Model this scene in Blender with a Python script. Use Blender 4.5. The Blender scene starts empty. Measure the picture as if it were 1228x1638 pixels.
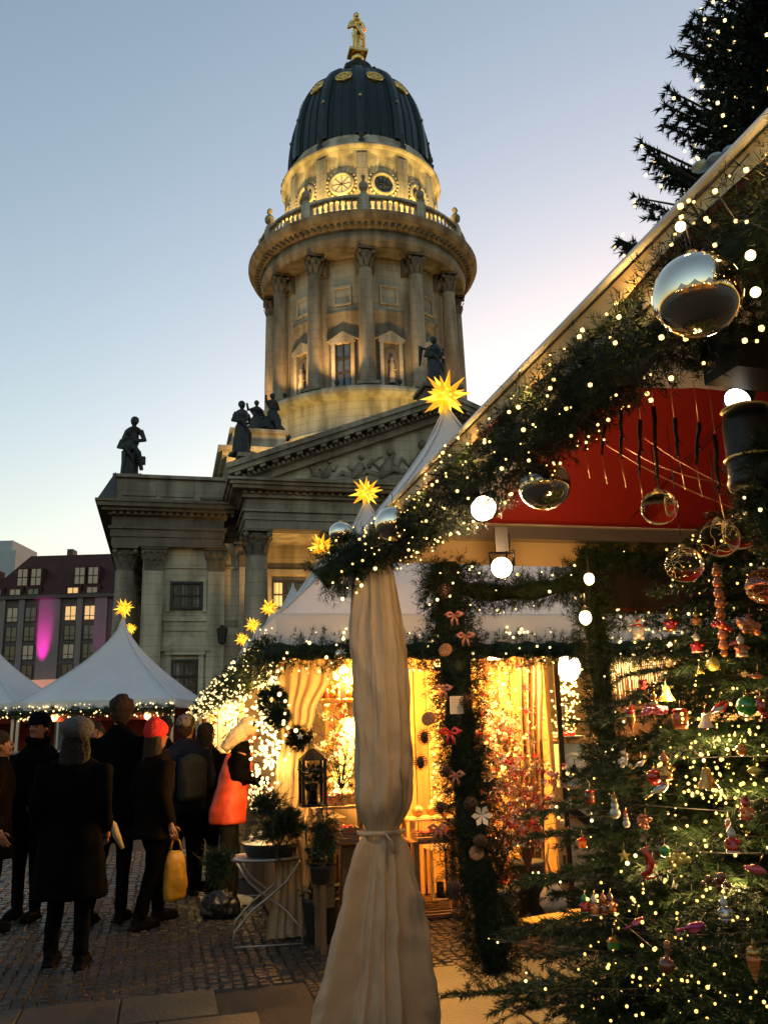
import bpy, bmesh, math, random
import numpy as np
from mathutils import Vector, Matrix
sc = bpy.context.scene
COL = sc.collection
PI = math.pi
rnd = random.Random(7)
R_ = math.radians

# ------------------------------------------------------------------ camera, sky, exposure
CAM_H, PITCH, ROLL, FPX = 1.55, R_(14.2), -0.03, 1380.0
cam = bpy.data.cameras.new('camera')
cam_o = bpy.data.objects.new('camera', cam)
COL.objects.link(cam_o)
sc.camera = cam_o
cam.sensor_fit = 'HORIZONTAL'
cam.sensor_width = 36.0
cam.lens = 36.0 * FPX / 1228.0
cam.clip_start = 0.05
cam.clip_end = 5000
cam_o.matrix_world = Matrix.Translation((0, 0, CAM_H)) @ Matrix.Rotation(PI / 2 + PITCH, 4, 'X') @ Matrix.Rotation(ROLL, 4, 'Z')
CM = (Matrix.Rotation(PI / 2 + PITCH, 3, 'X') @ Matrix.Rotation(ROLL, 3, 'Z'))

world = bpy.data.worlds.new('World')
sc.world = world
world.use_nodes = True
nt = world.node_tree
sky = nt.nodes.new('ShaderNodeTexSky')
sky.sky_type = 'NISHITA'
sky.sun_disc = False
sky.sun_elevation = R_(1.0)
sky.sun_rotation = R_(22)
sky.air_density = 1.0
sky.dust_density = 2.3
sky.ozone_density = 1.2
gam = nt.nodes.new('ShaderNodeGamma')
gam.inputs[1].default_value = 1.0
nt.links.new(sky.outputs[0], gam.inputs[0])
nt.links.new(gam.outputs[0], nt.nodes['Background'].inputs[0])
nt.nodes['Background'].inputs[1].default_value = 0.15
sc.view_settings.view_transform = 'Standard'
sc.view_settings.look = 'None'
sc.view_settings.gamma = 1
sc.view_settings.use_curve_mapping = False
EXPO = 2.68
sc.view_settings.exposure = EXPO
LS = 1.0 / 2 ** EXPO            # lamp powers are given for exposure 0
sc.cycles.use_denoising = True
sc.cycles.sample_clamp_indirect = 1.2
sc.cycles.sample_clamp_direct = 0
sc.cycles.max_bounces = 6
sc.cycles.diffuse_bounces = 3
sc.cycles.glossy_bounces = 3
sc.cycles.transmission_bounces = 6
sc.cycles.transparent_max_bounces = 8
sc.cycles.caustics_reflective = False
sc.cycles.caustics_refractive = False

# ------------------------------------------------------------------ picture <-> place
def ray(px, py):
    return CM @ Vector(((px - 614) / FPX, (819 - py) / FPX, -1.0))
def at_z(px, py, z):
    d = ray(px, py); t = (z - CAM_H) / d.z
    return Vector((d.x * t, d.y * t, z))
def at_y(px, py, Y):
    d = ray(px, py); t = Y / d.y
    return Vector((d.x * t, Y, CAM_H + d.z * t))
A_ROT = R_(14.3)
EX = Vector((math.cos(A_ROT), math.sin(A_ROT), 0))      # to the right along the stall fronts
EY = Vector((-math.sin(A_ROT), math.cos(A_ROT), 0))     # away, along the row of stalls

# ------------------------------------------------------------------ materials
MATS = {}
def mat(name, col, rough=0.6, metal=0.0, var=0.0, scale=8.0, bump=0.0, bscale=40.0, emit=None, es=0.0, alpha=None, trans=0.0, transl=0.0, spec=None, col2=None, wave=None, coat=0.0, mis=True, stretch=None, sheen=0.0, course=0.0):
    if name in MATS: return MATS[name]
    m = bpy.data.materials.new(name); m.use_nodes = True
    n = m.node_tree; b = n.nodes['Principled BSDF']
    b.inputs['Base Color'].default_value = (*col, 1)
    b.inputs['Roughness'].default_value = rough
    b.inputs['Metallic'].default_value = metal
    if spec is not None: b.inputs['Specular IOR Level'].default_value = spec
    if coat: b.inputs['Coat Weight'].default_value = coat
    if sheen: b.inputs['Sheen Weight'].default_value = sheen
    tc = n.nodes.new('ShaderNodeTexCoord'); vec = tc.outputs['Object']
    if stretch:
        mp = n.nodes.new('ShaderNodeMapping'); mp.inputs['Scale'].default_value = stretch
        n.links.new(vec, mp.inputs[0]); vec = mp.outputs[0]
    if var or col2:
        t = n.nodes.new('ShaderNodeTexNoise'); t.inputs['Scale'].default_value = scale; t.inputs['Detail'].default_value = 6
        t.inputs['Roughness'].default_value = 0.65
        n.links.new(vec, t.inputs['Vector'])
        r = n.nodes.new('ShaderNodeValToRGB')
        c2 = col2 if col2 else tuple(min(1, c * (1 + var)) for c in col)
        c1 = col if col2 else tuple(c * (1 - var) for c in col)
        r.color_ramp.elements[0].color = (*c1, 1); r.color_ramp.elements[0].position = 0.3
        r.color_ramp.elements[1].color = (*c2, 1); r.color_ramp.elements[1].position = 0.7
        n.links.new(t.outputs['Fac'], r.inputs[0]); n.links.new(r.outputs[0], b.inputs['Base Color'])
    if bump:
        t2 = n.nodes.new('ShaderNodeTexNoise'); t2.inputs['Scale'].default_value = bscale; t2.inputs['Detail'].default_value = 5
        n.links.new(vec, t2.inputs['Vector'])
        bp = n.nodes.new('ShaderNodeBump'); bp.inputs['Strength'].default_value = bump; bp.inputs['Distance'].default_value = 0.02
        n.links.new(t2.outputs['Fac'], bp.inputs['Height']); n.links.new(bp.outputs[0], b.inputs['Normal'])
    if course:      # ashlar courses: thin recessed horizontal joints and broad soot streaks
        sx = n.nodes.new('ShaderNodeSeparateXYZ'); n.links.new(tc.outputs['Object'], sx.inputs[0])
        md = n.nodes.new('ShaderNodeMath'); md.operation = 'PINGPONG'; md.inputs[1].default_value = course / 2; n.links.new(sx.outputs['Z'], md.inputs[0])
        lt = n.nodes.new('ShaderNodeMath'); lt.operation = 'LESS_THAN'; lt.inputs[1].default_value = .022; n.links.new(md.outputs[0], lt.inputs[0])
        ml = n.nodes.new('ShaderNodeMixRGB'); ml.blend_type = 'MULTIPLY'; ml.inputs[2].default_value = (.72, .70, .68, 1)
        sk_ = n.nodes.new('ShaderNodeTexNoise'); sk_.inputs['Scale'].default_value = .35; sk_.inputs['Detail'].default_value = 8
        mp2 = n.nodes.new('ShaderNodeMapping'); mp2.inputs['Scale'].default_value = (3, 3, .5); n.links.new(tc.outputs['Object'], mp2.inputs[0]); n.links.new(mp2.outputs[0], sk_.inputs['Vector'])
        r2_ = n.nodes.new('ShaderNodeValToRGB'); r2_.color_ramp.elements[0].position = .38; r2_.color_ramp.elements[0].color = (.55, .53, .5, 1); r2_.color_ramp.elements[1].position = .58; r2_.color_ramp.elements[1].color = (1, 1, 1, 1)
        n.links.new(sk_.outputs['Fac'], r2_.inputs[0]); m2 = n.nodes.new('ShaderNodeMixRGB'); m2.blend_type = 'MULTIPLY'; m2.inputs[0].default_value = 1
        src = b.inputs['Base Color'].links[0].from_socket
        n.links.new(lt.outputs[0], ml.inputs[0]); n.links.new(src, ml.inputs[1]); n.links.new(ml.outputs[0], m2.inputs[1]); n.links.new(r2_.outputs[0], m2.inputs[2]); n.links.new(m2.outputs[0], b.inputs['Base Color'])
    if emit:
        b.inputs['Emission Color'].default_value = (*emit, 1); b.inputs['Emission Strength'].default_value = es * LS
    if trans:
        b.inputs['Transmission Weight'].default_value = trans
    if transl:      # thin cloth that lets lamp light through
        tr = n.nodes.new('ShaderNodeBsdfTranslucent'); tr.inputs[0].default_value = (*col, 1)
        mx = n.nodes.new('ShaderNodeMixShader'); mx.inputs[0].default_value = transl
        n.links.new(b.outputs[0], mx.inputs[1]); n.links.new(tr.outputs[0], mx.inputs[2])
        n.links.new(mx.outputs[0], n.nodes['Material Output'].inputs[0])
    if not mis: m.cycles.emission_sampling = 'NONE'
    MATS[name] = m
    return m

# ------------------------------------------------------------------ mesh collector
class MB:
    def __init__(s): s.v = []; s.f = []; s.n = 0; s.sm = []
    def add(s, verts, faces, smooth=False):
        k = s.n
        s.v.extend([tuple(p) for p in verts]); s.f.extend([tuple(i + k for i in f) for f in faces])
        s.sm.extend([smooth] * len(faces)); s.n += len(verts)
        return s
    def box(s, c, size, rz=0.0, M=None):
        x, y, z = size[0] / 2, size[1] / 2, size[2] / 2
        vs = [Vector((a, b, d)) for a in (-x, x) for b in (-y, y) for d in (-z, z)]
        m = Matrix.Rotation(rz, 3, 'Z') if M is None else M
        s.add([m @ p + Vector(c) for p in vs], [(0, 1, 3, 2), (4, 6, 7, 5), (0, 4, 5, 1), (2, 3, 7, 6), (0, 2, 6, 4), (1, 5, 7, 3)])
        return s
    def b2(s, x0, x1, y0, y1, z0, z1):
        return s.box(((x0 + x1) / 2, (y0 + y1) / 2, (z0 + z1) / 2), (abs(x1 - x0), abs(y1 - y0), abs(z1 - z0)))
    def lathe(s, prof, n=24, c=(0, 0, 0), a0=0.0, a1=2 * PI, caps=False, smooth=True, M=None):
        full = abs(a1 - a0 - 2 * PI) < 1e-6
        m = n if full else n + 1
        vs = []
        for (r, z) in prof:
            for i in range(m):
                a = a0 + (a1 - a0) * i / n
                p = Vector((r * math.cos(a), r * math.sin(a), z))
                if M is not None: p = M @ p
                vs.append(p + Vector(c))
        fs = []
        for j in range(len(prof) - 1):
            for i in range(n):
                k = (i + 1) % m if full else i + 1
                fs.append((j * m + i, j * m + k, (j + 1) * m + k, (j + 1) * m + i))
        if caps:
            fs.append(tuple(range(m))[::-1]); fs.append(tuple((len(prof) - 1) * m + i for i in range(m)))
        s.add(vs, fs, smooth)
        return s
    def tube(s, pts, rad, n=8, smooth=True, caps=True):
        pts = [Vector(p) for p in pts]
        if not hasattr(rad, '__len__'): rad = [rad] * len(pts)
        vs = []; up = None
        for i, p in enumerate(pts):
            t = (pts[min(i + 1, len(pts) - 1)] - pts[max(i - 1, 0)])
            if t.length < 1e-9: t = Vector((0, 0, 1))
            t.normalize()
            if up is None: up = t.orthogonal().normalized()
            up = (up - t * up.dot(t))
            up = up.normalized() if up.length > 1e-6 else t.orthogonal().normalized()
            w = t.cross(up)
            for k in range(n):
                a = 2 * PI * k / n
                vs.append(p + (up * math.cos(a) + w * math.sin(a)) * rad[i])
        fs = []
        for j in range(len(pts) - 1):
            for k in range(n):
                fs.append((j * n + k, j * n + (k + 1) % n, (j + 1) * n + (k + 1) % n, (j + 1) * n + k))
        if caps:
            fs.append(tuple(range(n))[::-1]); fs.append(tuple((len(pts) - 1) * n + k for k in range(n)))
        s.add(vs, fs, smooth)
        return s
    def sph(s, c, r, n=10, m=7, sc3=(1, 1, 1), M=None, smooth=True):
        vs = [Vector((0, 0, 1))]; fs = []
        for j in range(1, m):
            th = PI * j / m
            for i in range(n):
                a = 2 * PI * i / n
                vs.append(Vector((math.sin(th) * math.cos(a), math.sin(th) * math.sin(a), math.cos(th))))
        vs.append(Vector((0, 0, -1)))
        for i in range(n): fs.append((0, 1 + i, 1 + (i + 1) % n))
        for j in range(m - 2):
            for i in range(n):
                a = 1 + j * n; b = a + n
                fs.append((a + i, b + i, b + (i + 1) % n, a + (i + 1) % n))
        L = len(vs) - 1; a = 1 + (m - 2) * n
        for i in range(n): fs.append((L, a + (i + 1) % n, a + i))
        out = []
        for p in vs:
            q = Vector((p.x * sc3[0], p.y * sc3[1], p.z * sc3[2])) * r
            if M is not None: q = M @ q
            out.append(q + Vector(c))
        s.add(out, fs, smooth)
        return s
    def prism(s, poly, y0, y1, M=None, c=(0, 0, 0)):
        """poly in (x, z), extruded from y0 to y1"""
        n = len(poly)
        vs = [Vector((x, y0, z)) for x, z in poly] + [Vector((x, y1, z)) for x, z in poly]
        if M is not None: vs = [M @ p for p in vs]
        vs = [p + Vector(c) for p in vs]
        fs = [tuple(range(n)), tuple(range(n, 2 * n))[::-1]] + [(i, i + n, (i + 1) % n + n, (i + 1) % n) for i in range(n)]
        s.add(vs, fs)
        return s
    def build(s, name, m, parent=None, **k):
        me = bpy.data.meshes.new(name)
        me.from_pydata(s.v, [], s.f)
        if any(s.sm): me.polygons.foreach_set('use_smooth', s.sm)
        me.materials.append(m)
        me.update()
        return link(name, me, parent, **k)

def link(name, me, parent=None, loc=None, **k):
    o = bpy.data.objects.new(name, me); COL.objects.link(o)
    if parent is not None: o.parent = parent
    if loc is not None: o.location = loc
    tag(o, **k)
    return o
def tag(o, label=None, cat=None, group=None, kind=None):
    if label: o['label'] = label
    if cat: o['category'] = cat
    if group: o['group'] = group
    if kind: o['kind'] = kind
    return o
def empty(name, loc=(0, 0, 0), rz=0.0, **k):
    o = bpy.data.objects.new(name, None); COL.objects.link(o)
    o.location = loc; o.rotation_euler = (0, 0, rz); o.empty_display_size = 0.1
    tag(o, **k)
    return o
KIDS = {}
def copy_tree(o, loc=None, rz=None, label=None, group=None, parent=None):
    c = o.copy(); COL.objects.link(c)
    if parent is not None: c.parent = parent
    if loc is not None: c.location = loc
    if rz is not None: c.rotation_euler = (0, 0, rz)
    if label: c['label'] = label
    if group: c['group'] = group
    for ch in list(o.children): copy_tree(ch, parent=c)
    return c
def np_mesh(name, V, nper, m, parent=None, **k):
    """V: (count*nper, 3) array; consecutive nper vertices make one face"""
    V = np.asarray(V, dtype=np.float32).reshape(-1, 3); n = len(V); F = n // nper
    me = bpy.data.meshes.new(name)
    me.vertices.add(n); me.vertices.foreach_set('co', V.ravel())
    me.loops.add(n); me.loops.foreach_set('vertex_index', np.arange(n, dtype=np.int32))
    me.polygons.add(F); me.polygons.foreach_set('loop_start', np.arange(0, n, nper, dtype=np.int32))
    me.polygons.foreach_set('loop_total', np.full(F, nper, dtype=np.int32))
    me.materials.append(m); me.update(calc_edges=True); me.validate()
    return link(name, me, parent, **k)
def octs(P, r, squash=1.0):
    """small eight-faced bulbs at the points P as triangles"""
    P = np.asarray(P, dtype=np.float32); r = np.broadcast_to(np.asarray(r, dtype=np.float32).reshape(-1, 1), (len(P), 1))
    a = 0.5; ring = [(math.cos(k * PI / 3), math.sin(k * PI / 3)) for k in range(6)]
    T = []
    for k in range(6):
        p = ring[k]; q = ring[(k + 1) % 6]
        for zt in (1, -1):
            T += [(0, 0, zt), (p[0] * .86, p[1] * .86, zt * .5), (q[0] * .86, q[1] * .86, zt * .5)]
            T += [(p[0] * .86, p[1] * .86, .5), (p[0] * .86, p[1] * .86, -.5), (q[0] * .86, q[1] * .86, zt * .5)] if zt == 1 else \
                 [(q[0] * .86, q[1] * .86, .5), (q[0] * .86, q[1] * .86, -.5), (p[0] * .86, p[1] * .86, -.5)]
    T = np.array(T, dtype=np.float32)
    return (P[:, None, :] + T[None] * r[:, None, :]).reshape(-1, 3)
def remesh(o, voxel, smooth_it=2):
    md = o.modifiers.new('r', 'REMESH'); md.mode = 'VOXEL'; md.voxel_size = voxel; md.use_smooth_shade = True
    if smooth_it:
        sm = o.modifiers.new('s', 'SMOOTH'); sm.factor = 0.5; sm.iterations = smooth_it
    bpy.context.view_layer.update()
    dg = bpy.context.evaluated_depsgraph_get()
    me = bpy.data.meshes.new_from_object(o.evaluated_get(dg))
    o.modifiers.clear(); me.name = o.name
    mt = o.data.materials[0]
    o.data = me
    if not me.materials: me.materials.append(mt)
    me.polygons.foreach_set('use_smooth', [True] * len(me.polygons))
    return o
def lamp(name, loc, power, col=(1, .6, .25), r=0.05, parent=None, kind='POINT', **k):
    d = bpy.data.lights.new(name, kind); d.energy = power * LS; d.color = col
    if kind != 'SUN': d.shadow_soft_size = r
    o = bpy.data.objects.new(name, d); COL.objects.link(o); o.location = loc
    if parent is not None: o.parent = parent
    return o
def spot(name, loc, target, power, ang, col=(1, .6, .25), blend=.6, r=.05, parent=None):
    o = lamp(name, loc, power, col, r, parent, 'SPOT')
    o.data.spot_size = R_(ang); o.data.spot_blend = blend
    o.rotation_euler = (Vector(target) - Vector(loc)).to_track_quat('-Z', 'Y').to_euler()
    return o

# palette
stone = mat('sandstone', (.34, .285, .20), .85, course=.75, var=.35, scale=.9, bump=.35, bscale=6, stretch=(1, 1, .35))
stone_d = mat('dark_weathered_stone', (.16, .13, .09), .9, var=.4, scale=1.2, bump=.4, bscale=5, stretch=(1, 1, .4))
stone_p = mat('pale_render', (.54, .47, .335), .85, course=.6, var=.28, scale=.7, stretch=(1, 1, .25), bump=.15, bscale=8)
copper = mat('green_copper', (.007, .019, .017), .45, metal=.3, var=.5, scale=.8, bump=.2, bscale=3, stretch=(1, 1, .3))
copper_rib = mat('green_copper_rib', (.012, .032, .028), .45, metal=.3, var=.3, scale=1)
gold = mat('gilding', (.85, .55, .16), .32, metal=1, var=.15, scale=3, bump=.3, bscale=12)
bronze = mat('dark_statue_bronze', (.018, .019, .018), .6, var=.5, scale=3, bump=.3, bscale=10)
glass_dark = mat('dark_window_glass', (.03, .035, .04), .12, var=.7, scale=1.5, spec=.8)
glass_lit = mat('lit_window_glass', (.5, .4, .2), .3, emit=(1, .62, .2), es=.9, mis=False)
frame_d = mat('dark_window_frame', (.02, .018, .015), .5)
lead = mat('roof_lead', (.05, .055, .065), .5, var=.4, scale=1.5)
# ================================================================== the domed tower with its porticoes
TY = 70.0
AX = at_y(577, 300, TY)
church = empty('domed_church_tower', (AX.x, AX.y, 0), A_ROT, label='tall stone church tower with green copper dome, round colonnade and temple portico', cat='church')
def CP(name, mb, m, parent=None, **k): return mb.build(name, m, parent or church, **k)
def ch_world(x, y, z): return Vector((AX.x, AX.y, 0)) + EX * x + EY * y + Vector((0, 0, z))

def capital(mb, c, r, h, n=8, square=False):
    """a leafy capital: bell, two rings of curling leaves, four corner scrolls, slab"""
    x, y, z = c
    mb.lathe([(r * .92, 0), (r * 1.0, h * .04), (r * .93, h * .08), (r * .95, h * .5), (r * 1.15, h * .85)], 14, (x, y, z))
    for ring, (z0, z1, out) in enumerate(((.06, .45, .35), (.28, .72, .5))):
        for k in range(n):
            a = 2 * PI * (k + .5 * ring) / n; ca, sa = math.cos(a), math.sin(a); w = r * .3
            pr = [(r * .95, z0), (r * (1.05 + out * .3), (z0 + z1) * .55), (r * (1.0 + out), z1), (r * (.98 + out), z1 - .08)]
            vs = []
            for q, (rr, zz) in enumerate(pr):
                ww = w * (1, 1.15, .8, .35)[q]
                vs += [(x + rr * ca - ww * sa, y + rr * sa + ww * ca, z + zz * h), (x + rr * ca + ww * sa, y + rr * sa - ww * ca, z + zz * h)]
            mb.add(vs, [(0, 1, 3, 2), (2, 3, 5, 4), (4, 5, 7, 6)])
    for k in range(4):
        a = PI / 4 + k * PI / 2
        mb.sph((x + math.cos(a) * r * 1.5, y + math.sin(a) * r * 1.5, z + h * .78), r * .3, 8, 5)
        mb.tube([(x + math.cos(a) * r * .9, y + math.sin(a) * r * .9, z + h * .5), (x + math.cos(a) * r * 1.3, y + math.sin(a) * r * 1.3, z + h * .85)], r * .12, 5)
    mb.box((x, y, z + h * .95), (r * 2.7, r * 2.7, h * .1))
def column(x, y, z0, z1, r, ch, m=None, parent=None, sq=None, rz=0):
    """one column with base, tapering shaft and leafy capital"""
    b = MB()
    zs = z0 + r * .9; zt = z1 - ch
    b.box((x, y, z0 + r * .2), (r * 2.8, r * 2.8, r * .4), rz)
    b.lathe([(r * 1.3, z0 + r * .4), (r * 1.38, z0 + r * .5), (r * 1.3, z0 + r * .62), (r * 1.12, z0 + r * .7), (r * 1.2, z0 + r * .82), (r * 1.0, zs)], 20, (x, y, 0))
    b.lathe([(r, zs), (r * 1.0, zs + (zt - zs) * .33), (r * .86, zt)], 20, (x, y, 0))
    o = b.build('column', m or stone, parent or church)
    c = MB(); capital(c, (x, y, zt), r * .86, ch)
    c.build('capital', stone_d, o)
    return o
def pilaster(x, y, z0, z1, w, d, ch, m=None):
    b = MB(); b.b2(x - w / 2, x + w / 2, y - d / 2, y + d / 2, z0, z1 - ch)
    b.b2(x - w * .58, x + w * .58, y - d * .7, y + d * .7, z0 + .001, z0 + .5)
    o = b.build('pilaster', m or stone_p, church)
    c = MB(); c.prism([(x - w * .5, z1 - ch), (x + w * .5, z1 - ch), (x + w * .68, z1 - .12), (x - w * .68, z1 - .12)], y - d * .55, y + d * .55)
    c.b2(x - w * .75, x + w * .75, y - d * .75, y + d * .75, z1 - .12, z1)
    for row, zz in ((0, .15), (1, .48)):
        for k in range(3 + row):
            xx = x + w * (k - (2 + row) / 2) * .36
            c.add([(xx - w * .15, y - d * .55, z1 - ch + zz * ch), (xx + w * .15, y - d * .55, z1 - ch + zz * ch),
                   (xx + w * .17, y - d * .75, z1 - ch + (zz + .25) * ch), (xx - w * .17, y - d * .75, z1 - ch + (zz + .25) * ch),
                   (xx + w * .06, y - d * .95, z1 - ch + (zz + .3) * ch), (xx - w * .06, y - d * .95, z1 - ch + (zz + .3) * ch)], [(0, 1, 2, 3), (3, 2, 4, 5)])
    for sx in (-1, 1): c.sph((x + sx * w * .58, y - d * .6, z1 - .35), .17, 8, 5)
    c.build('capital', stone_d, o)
    return o
def window(x, z, w, h, y, nx=3, ny=2, lit=None, parent=None, deep=.25, rot=None, m_gl=None):
    """window set back behind its frame; local plane faces -y"""
    f = MB(); t = .14
    f.b2(x - w / 2, x - w / 2 + t, y, y + deep, z, z + h); f.b2(x + w / 2 - t, x + w / 2, y, y + deep, z, z + h)
    f.b2(x - w / 2 + t, x + w / 2 - t, y, y + deep, z + h - t, z + h); f.b2(x - w / 2 + t, x + w / 2 - t, y, y + deep, z, z + t)
    for i in range(1, nx): f.b2(x - w / 2 + w * i / nx - .05, x - w / 2 + w * i / nx + .05, y + .06, y + deep - .02, z + t, z + h - t)
    for j in range(1, ny): f.b2(x - w / 2 + t, x + w / 2 - t, y + .08, y + deep - .03, z + h * j / ny - .04, z + h * j / ny + .04)
    n2 = nx * 3
    for i in range(1, n2):
        if i % 3: f.b2(x - w / 2 + w * i / n2 - .015, x - w / 2 + w * i / n2 + .015, y + .12, y + deep - .03, z + t, z + h - t)
    o = f.build('window', frame_d, parent or church)
    for i in range(nx):
        x0 = x - w / 2 + w * i / nx + .05; x1 = x - w / 2 + w * (i + 1) / nx - .05
        g = MB(); g.b2(x0, x1, y + deep - .05, y + deep, z + t * .8, z + h - t * .8)
        g.build('pane', (glass_lit if (lit and i in lit) else (m_gl or glass_dark)), o)
    return o
def stepped(mb, x0, x1, y0, y1, tiers):
    """stack of boxes: (z0, z1, projection)"""
    for z0, z1, p in tiers: mb.b2(x0 - p, x1 + p, y0 - p, y1 + p, z0, z1)

FY = -20.5          # front of the portico columns (entablature face)
ZA, ZC = 12.8, 15.5  # underside of architrave, top of cornice
PW = 12.0           # half width of portico entablature
ENT = [(ZA, 13.3, 0), (13.3, 13.75, .08), (13.75, 13.9, .22), (13.9, 14.55, .04), (14.55, 14.75, .25), (14.95, 15.15, .8), (15.15, 15.35, .95), (15.35, ZC, 1.1)]
# main block behind
b = MB()
b.b2(-13.2, 13.2, -16.3, 16, 0, ZA)
CP('main_block', b, stone_p)
b = MB(); stepped(b, -13.3, 13.3, -15.8, 16.2, ENT)
for i in range(9): b.b2(-13.45, -13.3, -15 + i * 3, -14.6 + i * 3, 14.75, 14.95)
CP('block_entablature', b, stone_d)
# portico: floor, steps, entablature
b = MB()
for k in range(7): b.b2(-PW - .6 - k * .35, PW + .6 + k * .35, FY - 1.0 - k * .35, -16.2, 0.0 + .001 * k, 1.26 - k * .18)
CP('steps', b, stone)
b = MB(); stepped(b, -PW, PW, FY, -16.35, ENT)
x = -PW - .2
while x < PW + .3:            # dentils under the cornice
    b.b2(x, x + .22, FY - .42, FY - .25, 14.75, 14.95); x += .42
y = FY
while y < -17:
    for sx in (-1, 1): b.b2(sx * (PW + .25), sx * (PW + .42), y, y + .22, 14.75, 14.95)
    y += .42
b.b2(-PW - .24, PW + .24, FY - .24, -16.4, 14.75, 14.95)
CP('portico_entablature', b, stone)
b = MB(); b.b2(-PW + .9, PW - .9, FY + .9, -16.36, ZA - .03, ZA + .02)
CP('portico_ceiling', b, stone_p)
for i, xx in enumerate((-11.3, -6.8, -2.3, 2.3, 6.8, 11.3)):
    column(xx, FY + .75, 1.26, ZA, .72, 1.5)
for sx in (-1, 1):
    pilaster(sx * 11.3, -16.45, 1.26, ZA, 1.4, .5, 1.5)
# pediment
APZ = 21.0
b = MB()
b.prism([(-PW - .2, ZC + .02), (PW + .2, ZC + .02), (0, APZ - .9)], FY + .35, FY + .9)
tym = CP('pediment_field', b, stone_p)
for sx in (-1, 1):
    b = MB()
    dx, dz = PW + 1.1, APZ - .35 - ZC; L = math.hypot(dx, dz); ang = math.atan2(dz, dx)
    for (o0, o1, pj) in ((-.95, -.55, .05), (-.55, -.38, .35), (-.2, .1, .95), (.1, .4, 1.1)):
        mm = Matrix.Rotation(-ang * sx * -1 if sx < 0 else ang, 3, 'Y')
        pz = [(0, o0), (L, o0), (L, o1), (0, o1)]
        vs = []
        for yy in (FY - pj, FY + 1.2):
            for (u, v) in pz:
                X = (dx - u * math.cos(ang) - v * math.sin(ang) * -1 * 0 + v * math.sin(ang) * 1.0) * sx
                vs.append((X, yy, ZC + .35 + u * math.sin(ang) + v * math.cos(ang)))
        b.add(vs, [(0, 1, 2, 3), (7, 6, 5, 4), (0, 4, 5, 1), (1, 5, 6, 2), (2, 6, 7, 3), (3, 7, 4, 0)])
    k = 0.6
    while k < L - .5:         # brackets under the raking cornice
        X = (dx - k * math.cos(ang)) * sx; Z = ZC + .35 + k * math.sin(ang) - .29
        b.box((X, FY - .55, Z), (.34, .65, .2), M=Matrix.Rotation(ang * sx, 3, 'Y')); k += .75
    k = .4
    while k < L - .5:
        X = (dx - k * math.cos(ang)) * sx; Z = ZC + .35 + k * math.sin(ang) - .46
        b.box((X, FY - .42, Z), (.16, .2, .2), M=Matrix.Rotation(ang * sx, 3, 'Y')); k += .3
    CP('raking_cornice', b, stone)
b = MB()
b.add([(-PW - .9, FY, ZC + .5), (0, FY, APZ), (0, -12, APZ), (-PW - .9, -12, ZC + .5), (PW + .9, FY, ZC + .5), (PW + .9, -12, ZC + .5)], [(0, 1, 2, 3), (1, 4, 5, 2)])
CP('portico_roof', b, lead)
# relief figures in the pediment: reclining bodies with limbs, half sunk into the field
rr = random.Random(5)
def relief(cx, s, lean):
    b = MB()
    base = ZC + .25
    def P(u, v): return Vector((cx + u * s * lean, FY + .28, base + v * s))
    b.tube([P(-.2, .35), P(.3, .9), P(.45, 1.5)], [.28 * s, .34 * s, .22 * s], 7)
    b.sph(P(.5, 1.95), .22 * s, 8, 6)
    b.tube([P(-.1, .4), P(-.9, .75), P(-1.5, .2)], [.24 * s, .18 * s, .1 * s], 6)
    b.tube([P(-.15, .3), P(-1.0, .3), P(-1.9, .12)], [.24 * s, .17 * s, .1 * s], 6)
    b.tube([P(.35, 1.4), P(.9, 1.1), P(1.2, 1.7)], [.14 * s, .11 * s, .08 * s], 6)
    b.tube([P(.3, 1.3), P(-.2, .95), P(-.5, 1.3)], [.13 * s, .1 * s, .07 * s], 6)
    b.tube([P(-1.6, .1), P(-.4, .1), P(.8, .2), P(1.3, .9)], [.1 * s, .26 * s, .24 * s, .08 * s], 6)
    b.build('relief_figure', stone, tym)
for cx, s, l in ((-7.4, .65, 1), (-5.6, .85, 1), (-3.9, 1.05, 1), (-2.0, 1.35, 1), (-.3, 1.6, 1), (1.6, 1.45, -1), (3.5, 1.1, -1), (5.4, .85, -1), (7.3, .65, -1)): relief(cx, s, l)
b = MB()
for k in range(14):
    u = rr.uniform(-8, 8); hh = (APZ - ZC - 1) * (1 - abs(u) / PW)
    z = ZC + rr.uniform(.1, .5) * hh
    b.tube([(u, FY + .3, z), (u + rr.uniform(-.5, .5), FY + .25, z + .4), (u + rr.uniform(-.9, .9), FY + .3, z + .7)], [.15, .12, .05], 5)
b.build('relief_drapery', stone, tym, kind='stuff')
# attic steps and corner pedestals over the portico
b = MB(); b.b2(-PW - .2, PW + .2, FY + 1.6, -12.5, ZC, 17.5); b.b2(-PW - .4, PW + .4, FY + 1.4, -12.3, 17.5, 17.75)
CP('attic_wall', b, stone)
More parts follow.
